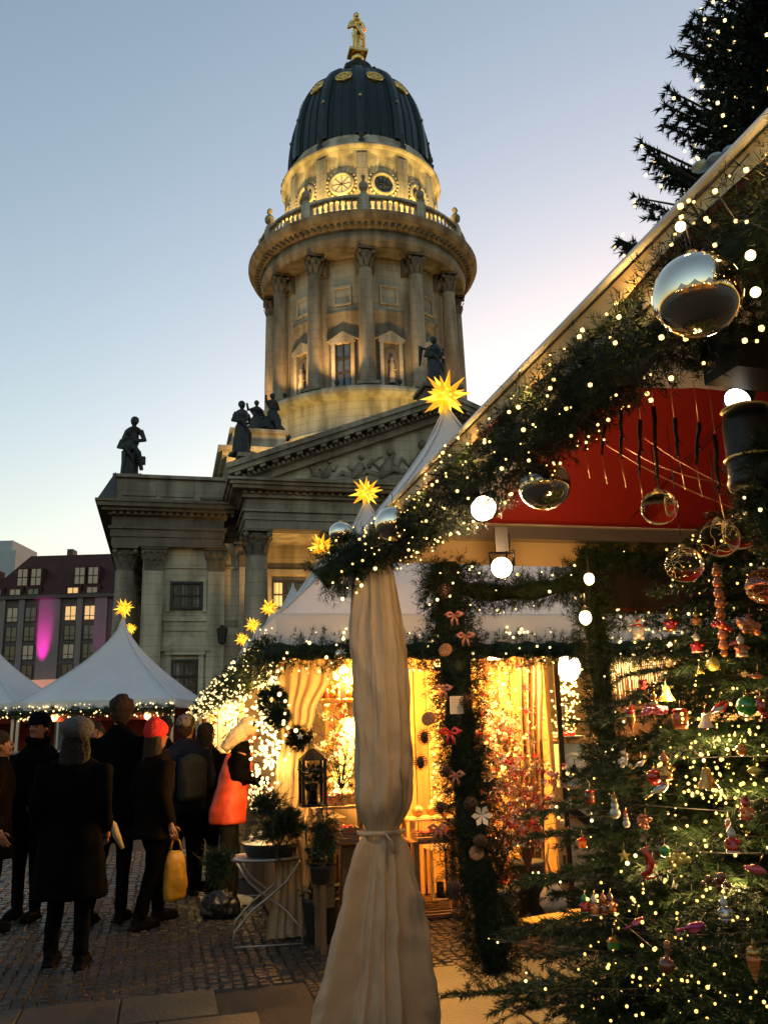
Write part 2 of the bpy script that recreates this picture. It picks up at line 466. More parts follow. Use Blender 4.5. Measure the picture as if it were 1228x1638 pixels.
# portico back wall: door, windows
for xx in (-9.0, -4.5, 4.5, 9.0):
    window(xx, 8.8, 2.1, 1.75, -16.38 - .16, 3, 2, lit=(0,) if xx == -9.0 else None)
    fr = MB(); z0, z1 = 8.5, 10.9
    for (a, c_, d_, e_) in ((xx - 1.4, xx - 1.06, z0, z1), (xx + 1.06, xx + 1.4, z0, z1)): fr.b2(a, c_, -16.56, -16.31, d_, e_)
    fr.b2(xx - 1.5, xx + 1.5, -16.62, -16.31, z1, z1 + .3); fr.b2(xx - 1.5, xx + 1.5, -16.62, -16.31, z0 - .25, z0)
    CP('window_surround', fr, stone_p)
    window(xx, 2.3, 1.7, 3.6, -16.5, 2, 3)
    fr = MB()
    fr.b2(xx - 1.25, xx - .88, -16.6, -16.31, 1.9, 6.1); fr.b2(xx + .88, xx + 1.25, -16.6, -16.31, 1.9, 6.1)
    fr.b2(xx - 1.5, xx + 1.5, -16.75, -16.31, 6.1, 6.45)
    fr.prism([(xx - 1.7, 6.46), (xx + 1.7, 6.46), (xx, 7.35)], -16.75, -16.31)
    CP('pedimented_surround', fr, stone_p)
b = MB(); b.b2(-1.7, 1.7, -16.5, -16.31, 1.27, 6.5)
d_ = CP('door', b, frame_d)
for i in range(2):
    for j in range(3):
        q = MB(); q.b2(-1.5 + i * 1.6, -.1 + i * 1.6, -16.56, -16.5, 1.6 + j * 1.6, 2.9 + j * 1.6); q.build('door_panel', mat('dark_door_wood', (.05, .03, .02), .5), d_)
b = MB(); b.b2(-13.25, 13.25, -16.36, -16.3, 7.75, 8.15); b.b2(-13.25, 13.25, -16.4, -16.3, 11.2, 11.35)
CP('string_course', b, stone)

# left wing: wall bay, open corner porch, entablature and attic
WY = -17.0
b = MB()
b.b2(-17.6, -12.9, WY + .6, 10, 0, ZA)
CP('wing_block', b, stone_p)
WE = [(12.4, 12.95, 0), (12.95, 13.4, .08), (13.4, 13.55, .2), (13.55, 14.2, .03), (14.2, 14.4, .25), (14.4, 14.6, .6), (14.6, 14.85, .85), (14.85, 15.0, .95)]
b = MB(); stepped(b, -19.4, -13.0, WY + .1, 10.2, WE)
yy = WY - .3; xx = -19.4
while xx < -12.6: b.b2(xx, xx + .2, WY - .33, WY - .14, 14.2, 14.4); xx += .4
CP('wing_entablature', b, stone_d)
b = MB(); b.b2(-19.3, -12.3, WY + .2, 10, 15.0, 16.55); b.b2(-19.5, -12.3, WY, 10.2, 16.55, 16.75)
for k in range(3): b.b2(-18.9 + k * 2.2, -17.0 + k * 2.2, WY + .13, WY + .2, 15.45, 16.3)
CP('wing_attic', b, stone)
b = MB(); b.prism([(-20.25, 15.05), (-19.3, 15.05), (-19.3, 16.7)], WY - .5, 9.8)
CP('attic_flashing', b, lead)
for yy in (WY + .8, WY + 5.5, WY + 10, WY + 14.5, WY + 19):
    column(-18.6, yy, .9, 12.4, .62, 1.4)
pilaster(-16.95, WY + .55, 0.6, 12.4, 1.05, .5, 1.4)
pilaster(-13.35, WY + .55, 0.6, 12.4, 1.0, .4, 1.4)
window(-15.05, 8.75, 1.9, 1.65, WY + .4, 3, 2)
fr = MB(); fr.b2(-16.2, -16.0, WY + .45, WY + .7, 8.6, 10.55); fr.b2(-14.1, -13.9, WY + .45, WY + .7, 8.6, 10.55); fr.b2(-16.2, -13.9, WY + .42, WY + .7, 10.4, 10.62)
fr.b2(-16.4, -13.7, WY + .4, WY + .7, 8.05, 8.3); fr.b2(-16.3, -13.8, WY + .5, WY + .7, 7.5, 8.05); fr.b2(-16.4, -13.7, WY + .5, WY + .7, 11.2, 11.32)
CP('window_surround', fr, stone_p)
window(-15.05, 3.0, 1.5, 2.85, WY + .4, 2, 3)
fr = MB(); fr.b2(-16.1, -15.82, WY + .38, WY + .7, 2.8, 6.1); fr.b2(-14.28, -14.0, WY + .38, WY + .7, 2.8, 6.1); fr.b2(-16.2, -13.9, WY + .3, WY + .7, 6.1, 6.3)
fr.prism([(-16.5, 6.31), (-13.6, 6.31), (-15.05, 7.3)], WY + .25, WY + .7)
fr.prism([(-15.95, 6.42), (-14.15, 6.42), (-15.05, 7.03)], WY + .2, WY + .25)
CP('pedimented_surround', fr, stone_p)
b = MB(); b.b2(-20, -12.5, WY - .4, 10, 0, .6)
CP('plinth', b, stone)
# lantern on the flank wall
b = MB(); b.tube([(-13.0, WY + .4, 7.6), (-13.0, WY - .3, 7.7)], .04, 6); b.lathe([(.05, 7.75), (.32, 7.5), (.22, 6.7), (.05, 6.6)], 6, (-13.0, WY - .3, 0), smooth=False)
CP('wall_lantern', b, frame_d)

# square roof block under the drum, with corner piers
b = MB(); b.b2(-12.6, 12.6, -12.4, 12.6, 15.5, 19.6); b.b2(-12.9, 12.9, -12.7, 12.9, 19.6, 19.9); b.b2(-13.2, 13.2, -13.0, 13.2, 19.9, 20.2); b.b2(-12.4, 12.4, -12.2, 12.4, 20.2, 20.7)
CP('roof_block', b, stone_p)
b = MB()
b.b2(-12.2, -8.6, -12.0, -8.0, 20.7, 21.5); b.b2(-12.4, -8.4, -12.2, -7.8, 21.5, 21.75)
CP('corner_pedestal', b, stone_p)
# drum
def ring(name, prof, m, n=96, parent=None): 
    return CP(name, MB().lathe(prof, n), m, parent)
ring('drum_base', [(8.7, 20.5), (8.7, 23.2), (9.0, 23.3), (9.0, 23.6), (8.75, 23.7), (8.75, 26.0), (9.1, 26.05), (9.5, 26.3), (9.6, 26.7), (9.0, 27.0), (8.3, 27.1), (0, 27.1)], stone_p)
ring('drum_wall', [(7.15, 27.1), (7.15, 39.3)], stone_p)
ring('drum_bands', [(7.35, 27.1), (7.35, 27.6), (7.16, 27.7), (7.16, 33.9), (7.3, 34.0), (7.3, 34.25), (7.16, 34.3)], stone)
ring('drum_entablature', [(7.1, 38.9), (8.9, 38.9), (8.9, 39.25), (9.0, 39.3), (9.0, 39.6), (9.1, 39.7), (8.95, 39.8), (8.95, 40.2), (9.2, 40.3), (9.25, 40.5), (9.55, 40.55), (9.7, 40.7), (10.0, 40.75), (10.05, 41.05), (10.2, 41.15), (10.2, 41.3), (8.9, 41.45), (7.2, 41.45)], stone)
b = MB()
for k in range(110):
    a = 2 * PI * k / 110; b.box((9.42 * math.cos(a), 9.42 * math.sin(a), 40.42), (.35, .26, .2), a)
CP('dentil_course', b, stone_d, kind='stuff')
NC = 12
for k in range(NC):
    a = -PI / 2 - A_ROT * 0 + 2 * PI * k / NC + R_(-12)
    x_, y_ = 8.15 * math.cos(a), 8.15 * math.sin(a)
    column(x_, y_, 27.1, 38.9, .62, 1.75, rz=a)
    # pilaster on the wall behind
    b = MB(); b.box((7.2 * math.cos(a), 7.2 * math.sin(a), 32.2), (.35, 1.2, 10.2), a)
    p = CP('pilaster', b, stone_p)
    c = MB(); c.box((7.3 * math.cos(a), 7.3 * math.sin(a), 38.1), (.5, 1.5, 1.5), a)
    for q in range(-1, 2):
        c.sph((7.55 * math.cos(a + q * .07), 7.55 * math.sin(a + q * .07), 37.9), .3, 6, 4, sc3=(1, 1, 1.6))
    c.build('capital', stone_d, p)
    # bay to the right of the column: window or niche, framed, with panel above
    am = a + PI / NC
    Mz = Matrix.Rotation(am + PI / 2, 3, 'Z')
    def at(mb, x0, x1, y0, y1, z0, z1, M=Mz):
        c0 = M @ Vector(((x0 + x1) / 2, (y0 + y1) / 2, (z0 + z1) / 2)); mb.box(c0, (abs(x1 - x0), abs(y1 - y0), abs(z1 - z0)), M=M)
    fr = MB()
    at(fr, -.95, -.65, -7.45, -7.1, 27.6, 31.3); at(fr, .65, .95, -7.45, -7.1, 27.6, 31.3); at(fr, -1.05, 1.05, -7.5, -7.1, 31.3, 31.55)
    fr.prism([(-1.25, 31.56), (1.25, 31.56), (0, 32.3)], -7.5, -7.1, M=Mz)
    CP('bay_surround', fr, stone_p); fr = MB()
    at(fr, -.75, .75, -7.3, -7.1, 34.7, 34.85); at(fr, -.75, .75, -7.3, -7.1, 36.2, 36.35); at(fr, -.75, -.6, -7.3, -7.1, 34.85, 36.2); at(fr, .6, .75, -7.3, -7.1, 34.85, 36.2)
    CP('panel_frame', fr, stone_p)
    if k % 2 == 1:
        f = MB()
        at(f, -.65, -.53, -7.38, -7.15, 27.65, 31.3); at(f, .53, .65, -7.38, -7.15, 27.65, 31.3); at(f, -.05, .05, -7.36, -7.15, 27.65, 31.3)
        for zz in (28.8, 30.0): at(f, -.6, .6, -7.35, -7.15, zz, zz + .08)
        w_ = CP('window', f, frame_d)
        for sx in (-1, 1):
            g = MB(); at(g, sx * .05, sx * .55, -7.2, -7.16, 27.7, 31.3); g.build('pane', glass_dark, w_)
    else:
        f = MB()
        vs = []; fs = []; N = 10      # niche as a flat arched plate, darker stone in place of a hollow
        poly = [(-.6, 27.8), (.6, 27.8), (.6, 30.3)] + [(.6 * math.cos(t * PI / 8), 30.3 + .6 * math.sin(t * PI / 8)) for t in range(1, 8)] + [(-.6, 30.3)]
        f.prism(poly, -7.24, -7.16, M=Mz); CP('niche', f, stone_d)
        s = MB(); bp = Mz @ Vector((0, -7.45, 27.8))
        s.lathe([(.28, 0), (.28, .2), (.22, .25), (.3, .5), (.2, 1.2), (.28, 1.6), (.12, 1.85), (.15, 2.0), (.13, 2.2), (0, 2.3)], 9, bp)
        s.tube([bp + Vector((.25, 0, 1.6)), bp + Vector((.35, 0, 1.2)), bp + Vector((.1, -.15, 1.1))], .07, 5)
        s.build('niche_figure', stone_p, church)
# balustrade: posts, rails, balusters (each one a part), busts on top
ring('balustrade_rail', [(8.95, 42.85), (9.4, 42.85), (9.45, 43.0), (9.4, 43.15), (8.95, 43.15), (8.95, 42.85)], stone_p)
ring('balustrade_foot', [(8.95, 41.45), (9.4, 41.45), (9.4, 41.75), (8.95, 41.75)], stone_p)
pb = MB().lathe([(.11, 0), (.11, .1), (.07, .16), (.14, .42), (.13, .55), (.06, .85), (.09, .95), (.11, 1.0), (.11, 1.1)], 8)
bme = bpy.data.meshes.new('baluster'); bme.from_pydata(pb.v, [], pb.f); bme.polygons.foreach_set('use_smooth', pb.sm); bme.materials.append(stone_p)
for k in range(NC):
    a = -PI / 2 + 2 * PI * k / NC + R_(-12)
    b = MB(); b.box((9.18 * math.cos(a), 9.18 * math.sin(a), 42.3), (.56, .8, 1.76), a)
    CP('balustrade_post', b, stone_p)
    for j in range(1, 10):
        aj = a + (j + .0) / 10 * 2 * PI / NC
        link('baluster', bme, church, (9.18 * math.cos(aj), 9.18 * math.sin(aj), 41.75))
# attic drum with round windows
ring('attic_drum', [(6.9, 41.45), (6.9, 42.3), (6.7, 42.4), (6.7, 48.8), (6.85, 48.9), (6.9, 49.1), (7.1, 49.3), (7.3, 49.45), (7.3, 49.65), (6.9, 49.9), (6.7, 50.5), (6.5, 51.0)], stone_p)
for k in range(NC):
    a = -PI / 2 + 2 * PI * k / NC + R_(-12)
    b = MB(); b.box((6.75 * math.cos(a), 6.75 * math.sin(a), 45.65), (.4, .95, 6.4), a); CP('pilaster', b, stone_p)
    am = a + PI / NC; Mz = Matrix.Rotation(am + PI / 2, 3, 'Z') @ Matrix.Rotation(PI / 2, 3, 'X')
    c0 = Vector((6.62 * math.cos(am), 6.62 * math.sin(am), 46.1))
    f = MB(); f.lathe([(.82, .0), (.82, .28), (.95, .33), (1.1, .28), (1.12, .0)], 24, c0, M=Mz)
    for q in range(22):
        t = 2 * PI * q / 22; f.sph(c0 + Mz @ Vector((1.28 * math.cos(t), 1.28 * math.sin(t), .12)), .15, 5, 4)
    o = CP('round_window', f, stone_p)
    g = MB(); g.lathe([(0, .10), (.84, .10)], 20, c0, M=Mz)
    g.build('pane', glass_lit if k == 11 else glass_dark, o)
    g = MB(); Mb = Mz
    for q in range(4):
        t = q * PI / 4; d = Mb @ Vector((.84 * math.cos(t), .84 * math.sin(t), .16)); g.tube([c0 + d, c0 - (d - Mb @ Vector((0, 0, .32)))], .035, 4)
    g.build('glazing_bar', frame_d, o)
    b = MB()
    b.lathe([(.25, 0), (.3, .3), (.16, .42), (.1, .5), (.26, .8), (.2, 1.1), (.08, 1.3), (.12, 1.45), (0, 1.6)], 8, (7.12 * math.cos(a), 7.12 * math.sin(a), 49.66))
    CP('dome_finial', b, bronze)
# dome
dp = []
for j in range(25):
    t = j / 24 * R_(80); dp.append((6.5 * math.cos(t) ** .66, 50.9 + 10.3 * math.sin(t)))
ring('dome', dp, copper, 96)
for k in range(NC):
    a = -PI / 2 + 2 * PI * k / NC + R_(-12)
    b = MB(); vs = []
    for (r, z) in dp:
        for s_ in (-1, 1):
            w = .42 * (r / 6.45) ** .6 * s_; rr_ = r + .22
            for q in (r - .1, rr_): vs.append((q * math.cos(a) - w * math.sin(a), q * math.sin(a) + w * math.cos(a), z + (0.08 if q > r else 0)))
    fs = []
    for j in range(len(dp) - 1):
        m4 = j * 4; n4 = m4 + 4
        fs += [(m4, n4, n4 + 1, m4 + 1), (m4 + 1, n4 + 1, n4 + 3, m4 + 3), (m4 + 3, n4 + 3, n4 + 2, m4 + 2)]
    b.add(vs, fs, True); CP('dome_rib', b, copper_rib)
    b = MB()       # thin seams between the ribs
    for q in (.25, .5, .75):
        aq = a + q * 2 * PI / NC
        b.tube([((r + .03) * math.cos(aq), (r + .03) * math.sin(aq), z) for r, z in dp[::2]], .04, 4)
    CP('roof_seam', b, copper_rib)
    am = a + PI / NC; j = 13; r, z = dp[j]; r2, z2 = dp[j + 1]
    nrm = Vector(((z2 - z) * math.cos(am), (z2 - z) * math.sin(am), -(r2 - r))).normalized()
    Mq = nrm.to_track_quat('Z', 'Y').to_matrix(); c0 = Vector((r * math.cos(am), r * math.sin(am), z)) - nrm * .05
    f = MB(); f.lathe([(.78, 0), (.8, .2), (.66, .26), (.6, .16), (.3, .2), (.12, .3), (0, .32)], 16, c0, M=Mq)
    for q in range(8): f.sph(c0 + Mq @ Vector((.45 * math.cos(q * PI / 4), .45 * math.sin(q * PI / 4), .2)), .14, 6, 4)
    CP('gilded_medallion', f, gold)
    f = MB(); r, z = dp[7]; f.sph(((r + .3) * math.cos(a), (r + .3) * math.sin(a), z), .16, 6, 5); CP('rib_knob', f, stone_p)
ring('lantern_ring', [(1.6, 61.1), (1.9, 61.3), (1.9, 61.9), (1.5, 62.1), (1.2, 62.3), (1.15, 63.0), (1.4, 63.2), (.9, 63.6), (0, 63.7)], copper, 24)
for k in range(8):
    a = 2 * PI * k / 8; b = MB(); b.sph((1.8 * math.cos(a), 1.8 * math.sin(a), 62.3), .3, 6, 5, sc3=(1, 1, 1.4)); CP('lantern_knob', b, bronze)

# ---- statues: a draped standing figure, merged into one skin
def statue_mesh(h, seed, arm=0, wide=1.0, attr=None):
    q = random.Random(seed); s = h / 2.0; b = MB()
    b.box((0, 0, .06 * s), (.75 * s, .6 * s, .12 * s))
    b.lathe([(.26 * s * wide, .1 * s), (.27 * s * wide, .3 * s), (.22 * s * wide, .8 * s), (.2 * s * wide, 1.05 * s), (.17 * s, 1.2 * s), (.24 * s * wide, 1.45 * s), (.2 * s, 1.62 * s), (.07 * s, 1.7 * s), (.06 * s, 1.75 * s)], 16, caps=True)
    for k in range(9):
        a = q.uniform(0, 2 * PI); r0 = .27 * s * wide
        b.tube([(r0 * math.cos(a), r0 * .8 * math.sin(a), .1 * s), (.25 * s * wide * math.cos(a + .1), .22 * s * math.sin(a + .1), .6 * s), (.19 * s * math.cos(a + .5), .18 * s * math.sin(a + .5), 1.1 * s)], [.07 * s, .05 * s, .03 * s], 6)
    b.sph((0, -.02 * s, 1.86 * s), .13 * s, 10, 8, sc3=(.85, 1, 1.15)); b.sph((0, .03 * s, 1.9 * s), .135 * s, 8, 6)
    for sx in (-1, 1):
        if arm == sx or arm == 2:
            pts = [(sx * .2 * s, 0, 1.55 * s), (sx * .42 * s, -.1 * s, 1.45 * s), (sx * .5 * s, -.25 * s, 1.75 * s)]
        else:
            pts = [(sx * .2 * s, 0, 1.55 * s), (sx * .33 * s, 0, 1.25 * s), (sx * .15 * s, -.24 * s, 1.15 * s)]
        b.tube(pts, [.09 * s, .075 * s, .055 * s], 8)
    b.tube([(-.25 * s, .1 * s, 1.5 * s), (-.1 * s, -.2 * s, 1.2 * s), (.22 * s, -.15 * s, .8 * s), (.28 * s, 0, .3 * s)], [.08 * s, .1 * s, .09 * s, .06 * s], 7)
    if attr == 'staff': b.tube([(.5 * s, -.25 * s, .1 * s), (.5 * s, -.25 * s, 2.2 * s)], .03 * s, 6)
    if attr == 'wing':
        for sx in (-1, 1): b.tube([(sx * .1 * s, .15 * s, 1.5 * s), (sx * .4 * s, .3 * s, 1.7 * s), (sx * .45 * s, .35 * s, 1.0 * s)], [.08 * s, .12 * s, .04 * s], 6)
    return b
def statue(p, h, seed, label, m=None, rz=0, arm=0, wide=1., attr=None, extra=None, vox=.033):
    b = statue_mesh(h, seed, arm, wide, attr)
    if extra: extra(b)
    o = b.build('statue', m or bronze, None, label=label, cat='statue')
    remesh(o, vox * h / 3.5, 1)
    o.location = p; o.rotation_euler = (0, 0, rz)
    return o
statue(ch_world(0, 0, 64.9) - Vector((0, 0, 0)), 4.9, 3, 'gilded standing figure on a globe crowning the dome', gold, A_ROT, arm=0, wide=.5, vox=.04)
b = MB(); b.lathe([(0, 63.5), (.5, 63.6), (.5, 63.8), (.3, 63.9)], 16); b.sph((0, 0, 64.45), .62, 16, 10); CP('gilded_globe', b, gold)
def fig2(b, x, y, z, h, seed, arm=0, wide=1.0, rz=0.0):
    m = statue_mesh(h, seed, arm, wide); R = Matrix.Rotation(rz, 3, 'Z')
    b.add([R @ Vector(p) + Vector((x, y, z)) for p in m.v], m.f)
def pair(b):
    fig2(b, .34, .25, .0, 4.1, 21, 0, .6, -.3); b.box((.85, .1, 1.25), (.5, .45, .45)); b.b2(-.6, .95, -.45, .55, 0, .2)
statue(ch_world(-18.8, WY + 1.2, 16.75), 3.2, 11, 'dark statue pair, one figure taller, on the left corner of the attic', rz=A_ROT, arm=0, wide=.62, extra=pair)
statue(ch_world(-12.1, FY + 2.2, 17.75), 3.5, 12, 'dark draped statue standing at the left end of the pediment', rz=A_ROT + .3, arm=0)
def seated(b):
    fig2(b, 1.15, .1, .55, 3.0, 31, -1, 1.25, .4)
    b.tube([(-1.0, .2, .2), (-.2, .2, .7), (.6, .3, 1.2), (1.6, .2, .6), (2.4, .2, .2)], [.3, .55, .7, .6, .2], 9)
    b.tube([(1.1, -.1, 1.3), (1.4, -.8, 1.2), (1.5, -.95, .2)], [.34, .27, .18], 8)
statue(ch_world(-10.4, -10.0, 21.75), 2.9, 13, 'dark seated group of stone figures beside the drum above the roof corner', rz=A_ROT, arm=-1, wide=1.4, extra=seated)
ped = MB(); ped.b2(-1.1, 1.1, FY - .2, FY + 1.8, 20.3, 22.0); ped.b2(-1.3, 1.3, FY - .4, FY + 2.0, 22.0, 22.25); CP('apex_pedestal', ped, stone_d)
statue(ch_world(-.15, FY + .7, 22.25), 3.6, 14, 'dark cloaked statue on the apex pedestal of the pediment', rz=A_ROT, arm=0, wide=1.15, attr='wing')
for k in (9, 10, 11, 0, 1, 2, 3):
    a = -PI / 2 + 2 * PI * k / NC + R_(-12)
    side = {9: 'left outermost stone bust on the balustrade', 10: 'second stone bust from the left on the balustrade', 11: 'third stone bust from the left, on the lit balustrade', 0: 'middle stone bust on the balustrade before the round windows', 1: 'stone bust right of the middle on the balustrade', 2: 'second stone bust from the right on the balustrade', 3: 'right outermost stone bust on the balustrade'}[k]
    b = MB(); b.box((0, 0, .1), (.5, .5, .2)); b.lathe([(.2, .2), (.16, .35), (.38, .6), (.42, .95), (.3, 1.15), (.12, 1.25), (.12, 1.35)], 12, caps=True)
    b.sph((0, 0, 1.58), .24, 10, 8, sc3=(.9, 1, 1.2)); b.sph((0, .05, 1.68), .25, 8, 6)
    o = b.build('balustrade_bust', stone, None, label=side, cat='bust', group='stone busts on the tower balustrade')
    remesh(o, .05, 1); o.location = ch_world(9.18 * math.cos(a), 9.18 * math.sin(a), 43.18); o.rotation_euler = (0, 0, a + PI / 2 + A_ROT)

# ---- floodlights of the building (fixtures with their lamps)
fl_body = mat('floodlight_housing', (.03, .03, .03), .5)
YEL = (1.0, .66, .17)
def flood(x, y, z, tx, ty, tz, p, ang=110, col=YEL, r=.12):
    b = MB(); d = (Vector((tx, ty, tz)) - Vector((x, y, z))).normalized()
    b.lathe([(.06, -.25), (.16, -.2), (.2, 0)], 10, (x, y, z), M=d.to_track_quat('Z', 'Y').to_matrix()); b.b2(x - .05, x + .05, y - .05, y + .05, z - .4, z - .1)
    o = b.build('floodlight', fl_body, church)
    return spot('floodlight_beam', (x, y, z) + d * .05 if False else tuple(Vector((x, y, z)) + d * .06), (tx, ty, tz), p, ang, col, .8, r, church)
for k in range(NC):
    am = -PI / 2 + 2 * PI * (k + .5) / NC + R_(-12)
    if math.sin(am) > .55: continue
    ca, sa = math.cos(am), math.sin(am)
    flood(8.5 * ca, 8.5 * sa, 41.9, 6.5 * ca, 6.5 * sa, 45.8, 2100, 140)
for k in (8, 9, 10, 11, 0, 1, 2, 3):
    a0 = -PI / 2 + 2 * PI * (k + .5) / NC + R_(-12)
    flood(9.2 * math.cos(a0), 9.2 * math.sin(a0), 27.3, 7.0 * math.cos(a0), 7.0 * math.sin(a0), 34.5, (1100 if k != 11 else 1500) if k in (9, 10, 11) else 450, 100, (1, .56, .2))
for (x, y, p) in ((3.2, -11.6, 900), (-3.5, -11.4, 500), (-9.5, -7.5, 700), (8.5, -9, 500)):
    flood(x, y, 21.0, x * .6, y * .6, 25, p, 130, YEL)
for (x, y, z, p) in ((-11.3, -15.2, 18.1, 650), (-7.2, -15.0, 18.1, 450)):
    flood(x, y, z, x + .4, -12.2, 19.7, p, 130, (1, .6, .18))
for x, p in ((-9.0, 900), (-3.0, 600), (3., 500), (9., 500)):
    flood(x, -19.2, 7.5, x, -16.4, 12.2, p, 120, (1, .56, .16))
# ================================================================== ground
def G(u, v, z=0.0, o=None):
    """point in the market grid: u along the stall fronts, v away along the row; origin under the near stall's far left corner"""
    p = (o if o is not None else C0)
    return Vector((p.x, p.y, 0)) + EX * u + EY * v + Vector((0, 0, z))
C0 = Vector((-.04, 3.88, 0))          # far left post of the near stall
Q0 = Vector((-.83, 6.55, 0))          # near left post of the first tent of the row
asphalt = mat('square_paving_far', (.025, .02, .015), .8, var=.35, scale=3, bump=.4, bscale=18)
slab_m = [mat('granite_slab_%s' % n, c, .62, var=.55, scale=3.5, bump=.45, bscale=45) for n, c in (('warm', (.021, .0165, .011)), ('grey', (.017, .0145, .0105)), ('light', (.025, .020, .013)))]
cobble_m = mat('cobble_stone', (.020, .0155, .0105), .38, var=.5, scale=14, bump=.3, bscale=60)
grit = mat('joint_grit', (.022, .018, .014), .95, var=.5, scale=60, bump=.6, bscale=150)
b = MB(); S = 700
b.add([(-S, -60, -.012), (S, -60, -.012), (S, 1300, -.012), (-S, 1300, -.012)], [(0, 1, 2, 3)])
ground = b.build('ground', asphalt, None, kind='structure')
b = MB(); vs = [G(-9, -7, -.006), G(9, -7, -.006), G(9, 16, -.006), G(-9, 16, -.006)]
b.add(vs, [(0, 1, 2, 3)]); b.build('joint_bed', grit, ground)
# slabs, each one a stone: local origin C0, v<2.35 is the slab band
def bevel_slab(w, d, h, bv=.006):
    vs = [(-w / 2, -d / 2, -h), (w / 2, -d / 2, -h), (w / 2, d / 2, -h), (-w / 2, d / 2, -h),
          (-w / 2, -d / 2, -bv), (w / 2, -d / 2, -bv), (w / 2, d / 2, -bv), (-w / 2, d / 2, -bv),
          (-w / 2 + bv, -d / 2 + bv, 0), (w / 2 - bv, -d / 2 + bv, 0), (w / 2 - bv, d / 2 - bv, 0), (-w / 2 + bv, d / 2 - bv, 0)]
    fs = [(8, 9, 10, 11)]
    for k in range(4):
        n = (k + 1) % 4; fs += [(k, n, n + 4, k + 4), (k + 4, n + 4, n + 8, k + 8)]
    return vs, fs
slab_me = {}
def slab(u, v, w, d, mi):
    key = (round(w, 2), round(d, 2), mi)
    if key not in slab_me:
        me = bpy.data.meshes.new('paving_slab'); vs, fs = bevel_slab(w - .012, d - .012, .05); me.from_pydata(vs, [], fs); me.materials.append(slab_m[mi]); slab_me[key] = me
    p = G(u, v, .012 + rnd.uniform(-.002, .0025))
    o = link('paving_slab', slab_me[key], ground, p); o.rotation_euler = (rnd.uniform(-.003, .003), rnd.uniform(-.003, .003), A_ROT)
def in_view(u, v, z=0, pad=.15):
    p = G(u, v, z); c = CM.transposed() @ (p - Vector((0, 0, CAM_H)))
    if c.z > -.3: return False
    x = 614 + FPX * c.x / -c.z; y = 819 - FPX * c.y / -c.z
    return -250 < x < 1480 and y < 1850
r2 = random.Random(3)
for j in range(9):
    v = 2.28 - .26 - j * .54
    off = r2.uniform(0, .5)
    for i in range(-14, 4):
        u = i * .56 + off * (j % 2) * .9 - .28
        if u + .28 > -.02: continue
        if in_view(u, v): slab(u, v, .56, .54, r2.randrange(3))
for j in range(8):
    v = 2.25 - .3 - j * .68
    for i in range(6):
        u = .72 + i * .66
        if in_view(u, v): slab(u, v, .66, .68, r2.choice((0, 2)))
# small cobbles: rows of little setts, too many to count
cv = []
def sett(u, v, s, hz, a=0.0):
    h = s / 2 * .92; t = h * .72
    ca, sa = math.cos(a), math.sin(a)
    base = [(-h, -h), (h, -h), (h, h), (-h, h)]; top = [(-t, -t), (t, -t), (t, t), (-t, t)]
    B = [G(u + x * ca - y * sa, v + x * sa + y * ca, -.008) for x, y in base]; T = [G(u + x * ca - y * sa, v + x * sa + y * ca, hz) for x, y in top]
    quads = [(T[0], T[1], T[2], T[3])] + [(B[k], B[(k + 1) % 4], T[(k + 1) % 4], T[k]) for k in range(4)]
    for q in quads: cv.extend([tuple(p) for p in q])
v = 2.33
while v < 9.5:
    s = .078 if v < 5 else .1
    u = -7.5
    while u < 1.6:
        if not (v < 2.34 and u > 9) and in_view(u, v) and not (v > 5 and u > -.4):
            sett(u + r2.uniform(-.008, .008), v + .03 * math.sin(u * 3) + r2.uniform(-.006, .006), s * r2.uniform(.9, 1.02), .008 + r2.uniform(-.004, .006), r2.uniform(-.15, .15))
        u += s
    v += s
u = .03
while u < .36:           # narrow strip of setts between the two slab bands
    v = -3.0
    while v < 2.3:
        if in_view(u, v): sett(u, v, .06, .006 + r2.uniform(-.003, .004), r2.uniform(-.3, .3))
        v += .062
    u += .062
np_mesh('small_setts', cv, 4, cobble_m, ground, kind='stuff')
# gravel strip before the first tent
gv = []
for k in range(5200):
    u = r2.uniform(.4, 3.4); v = r2.gauss(2.75, .16)
    if v < 2.33: continue
    p = G(u, v, .012); s = r2.uniform(.005, .014)
    t = [p + Vector((r2.uniform(-s, s), r2.uniform(-s, s), r2.uniform(0, s * .8))) for _ in range(4)]
    for q in ((0, 1, 2), (0, 2, 3), (0, 3, 1)): gv += [tuple(t[i]) for i in q]
np_mesh('gravel', gv, 3, mat('light_gravel', (.10, .08, .05), .9, var=.4, scale=80), None, kind='stuff')

# ================================================================== hotel behind
HY = 130.0
hp = at_y(-120, 1180, HY); hq = at_y(420, 1150, HY)
def hx(px): return at_y(px, 1000, HY).x
def hz(py, px=80): return at_y(px, py, HY).z
hotel = empty('hotel_building', (hx(60), HY, 0), 0, label='grey city building with dark red mansard roof and lit windows behind the tents', cat='building')
HX0 = hx(60)
h_wall = mat('grey_facade', (.10, .085, .07), .8, var=.15, scale=.4)
h_pier = mat('pale_pier', (.22, .18, .17), .8, var=.1, scale=.5)
h_roof = mat('red_roof_tiles', (.05, .011, .006), .75, var=.3, scale=.8, bump=.4, bscale=2)
wl = [mat('far_window_warm', (.5, .35, .15), .4, emit=(1, .58, .22), es=.8, mis=False), mat('far_window_dim', (.2, .18, .15), .3, emit=(.8, .66, .4), es=.10, mis=False), mat('far_window_dark', (.03, .035, .045), .15, spec=.8)]
b = MB(); zt = hz(958); b.b2(hx(-160) - HX0, hx(420) - HX0, 0, 16, 0, zt); b.build('facade', h_wall, hotel)
b = MB(); b.b2(hx(-162) - HX0, hx(421) - HX0, -.6, .2, zt, zt + .5); b.build('cornice', h_wall, hotel)
zr = hz(878)
b = MB(); x0, x1 = hx(-8) - HX0, hx(421) - HX0
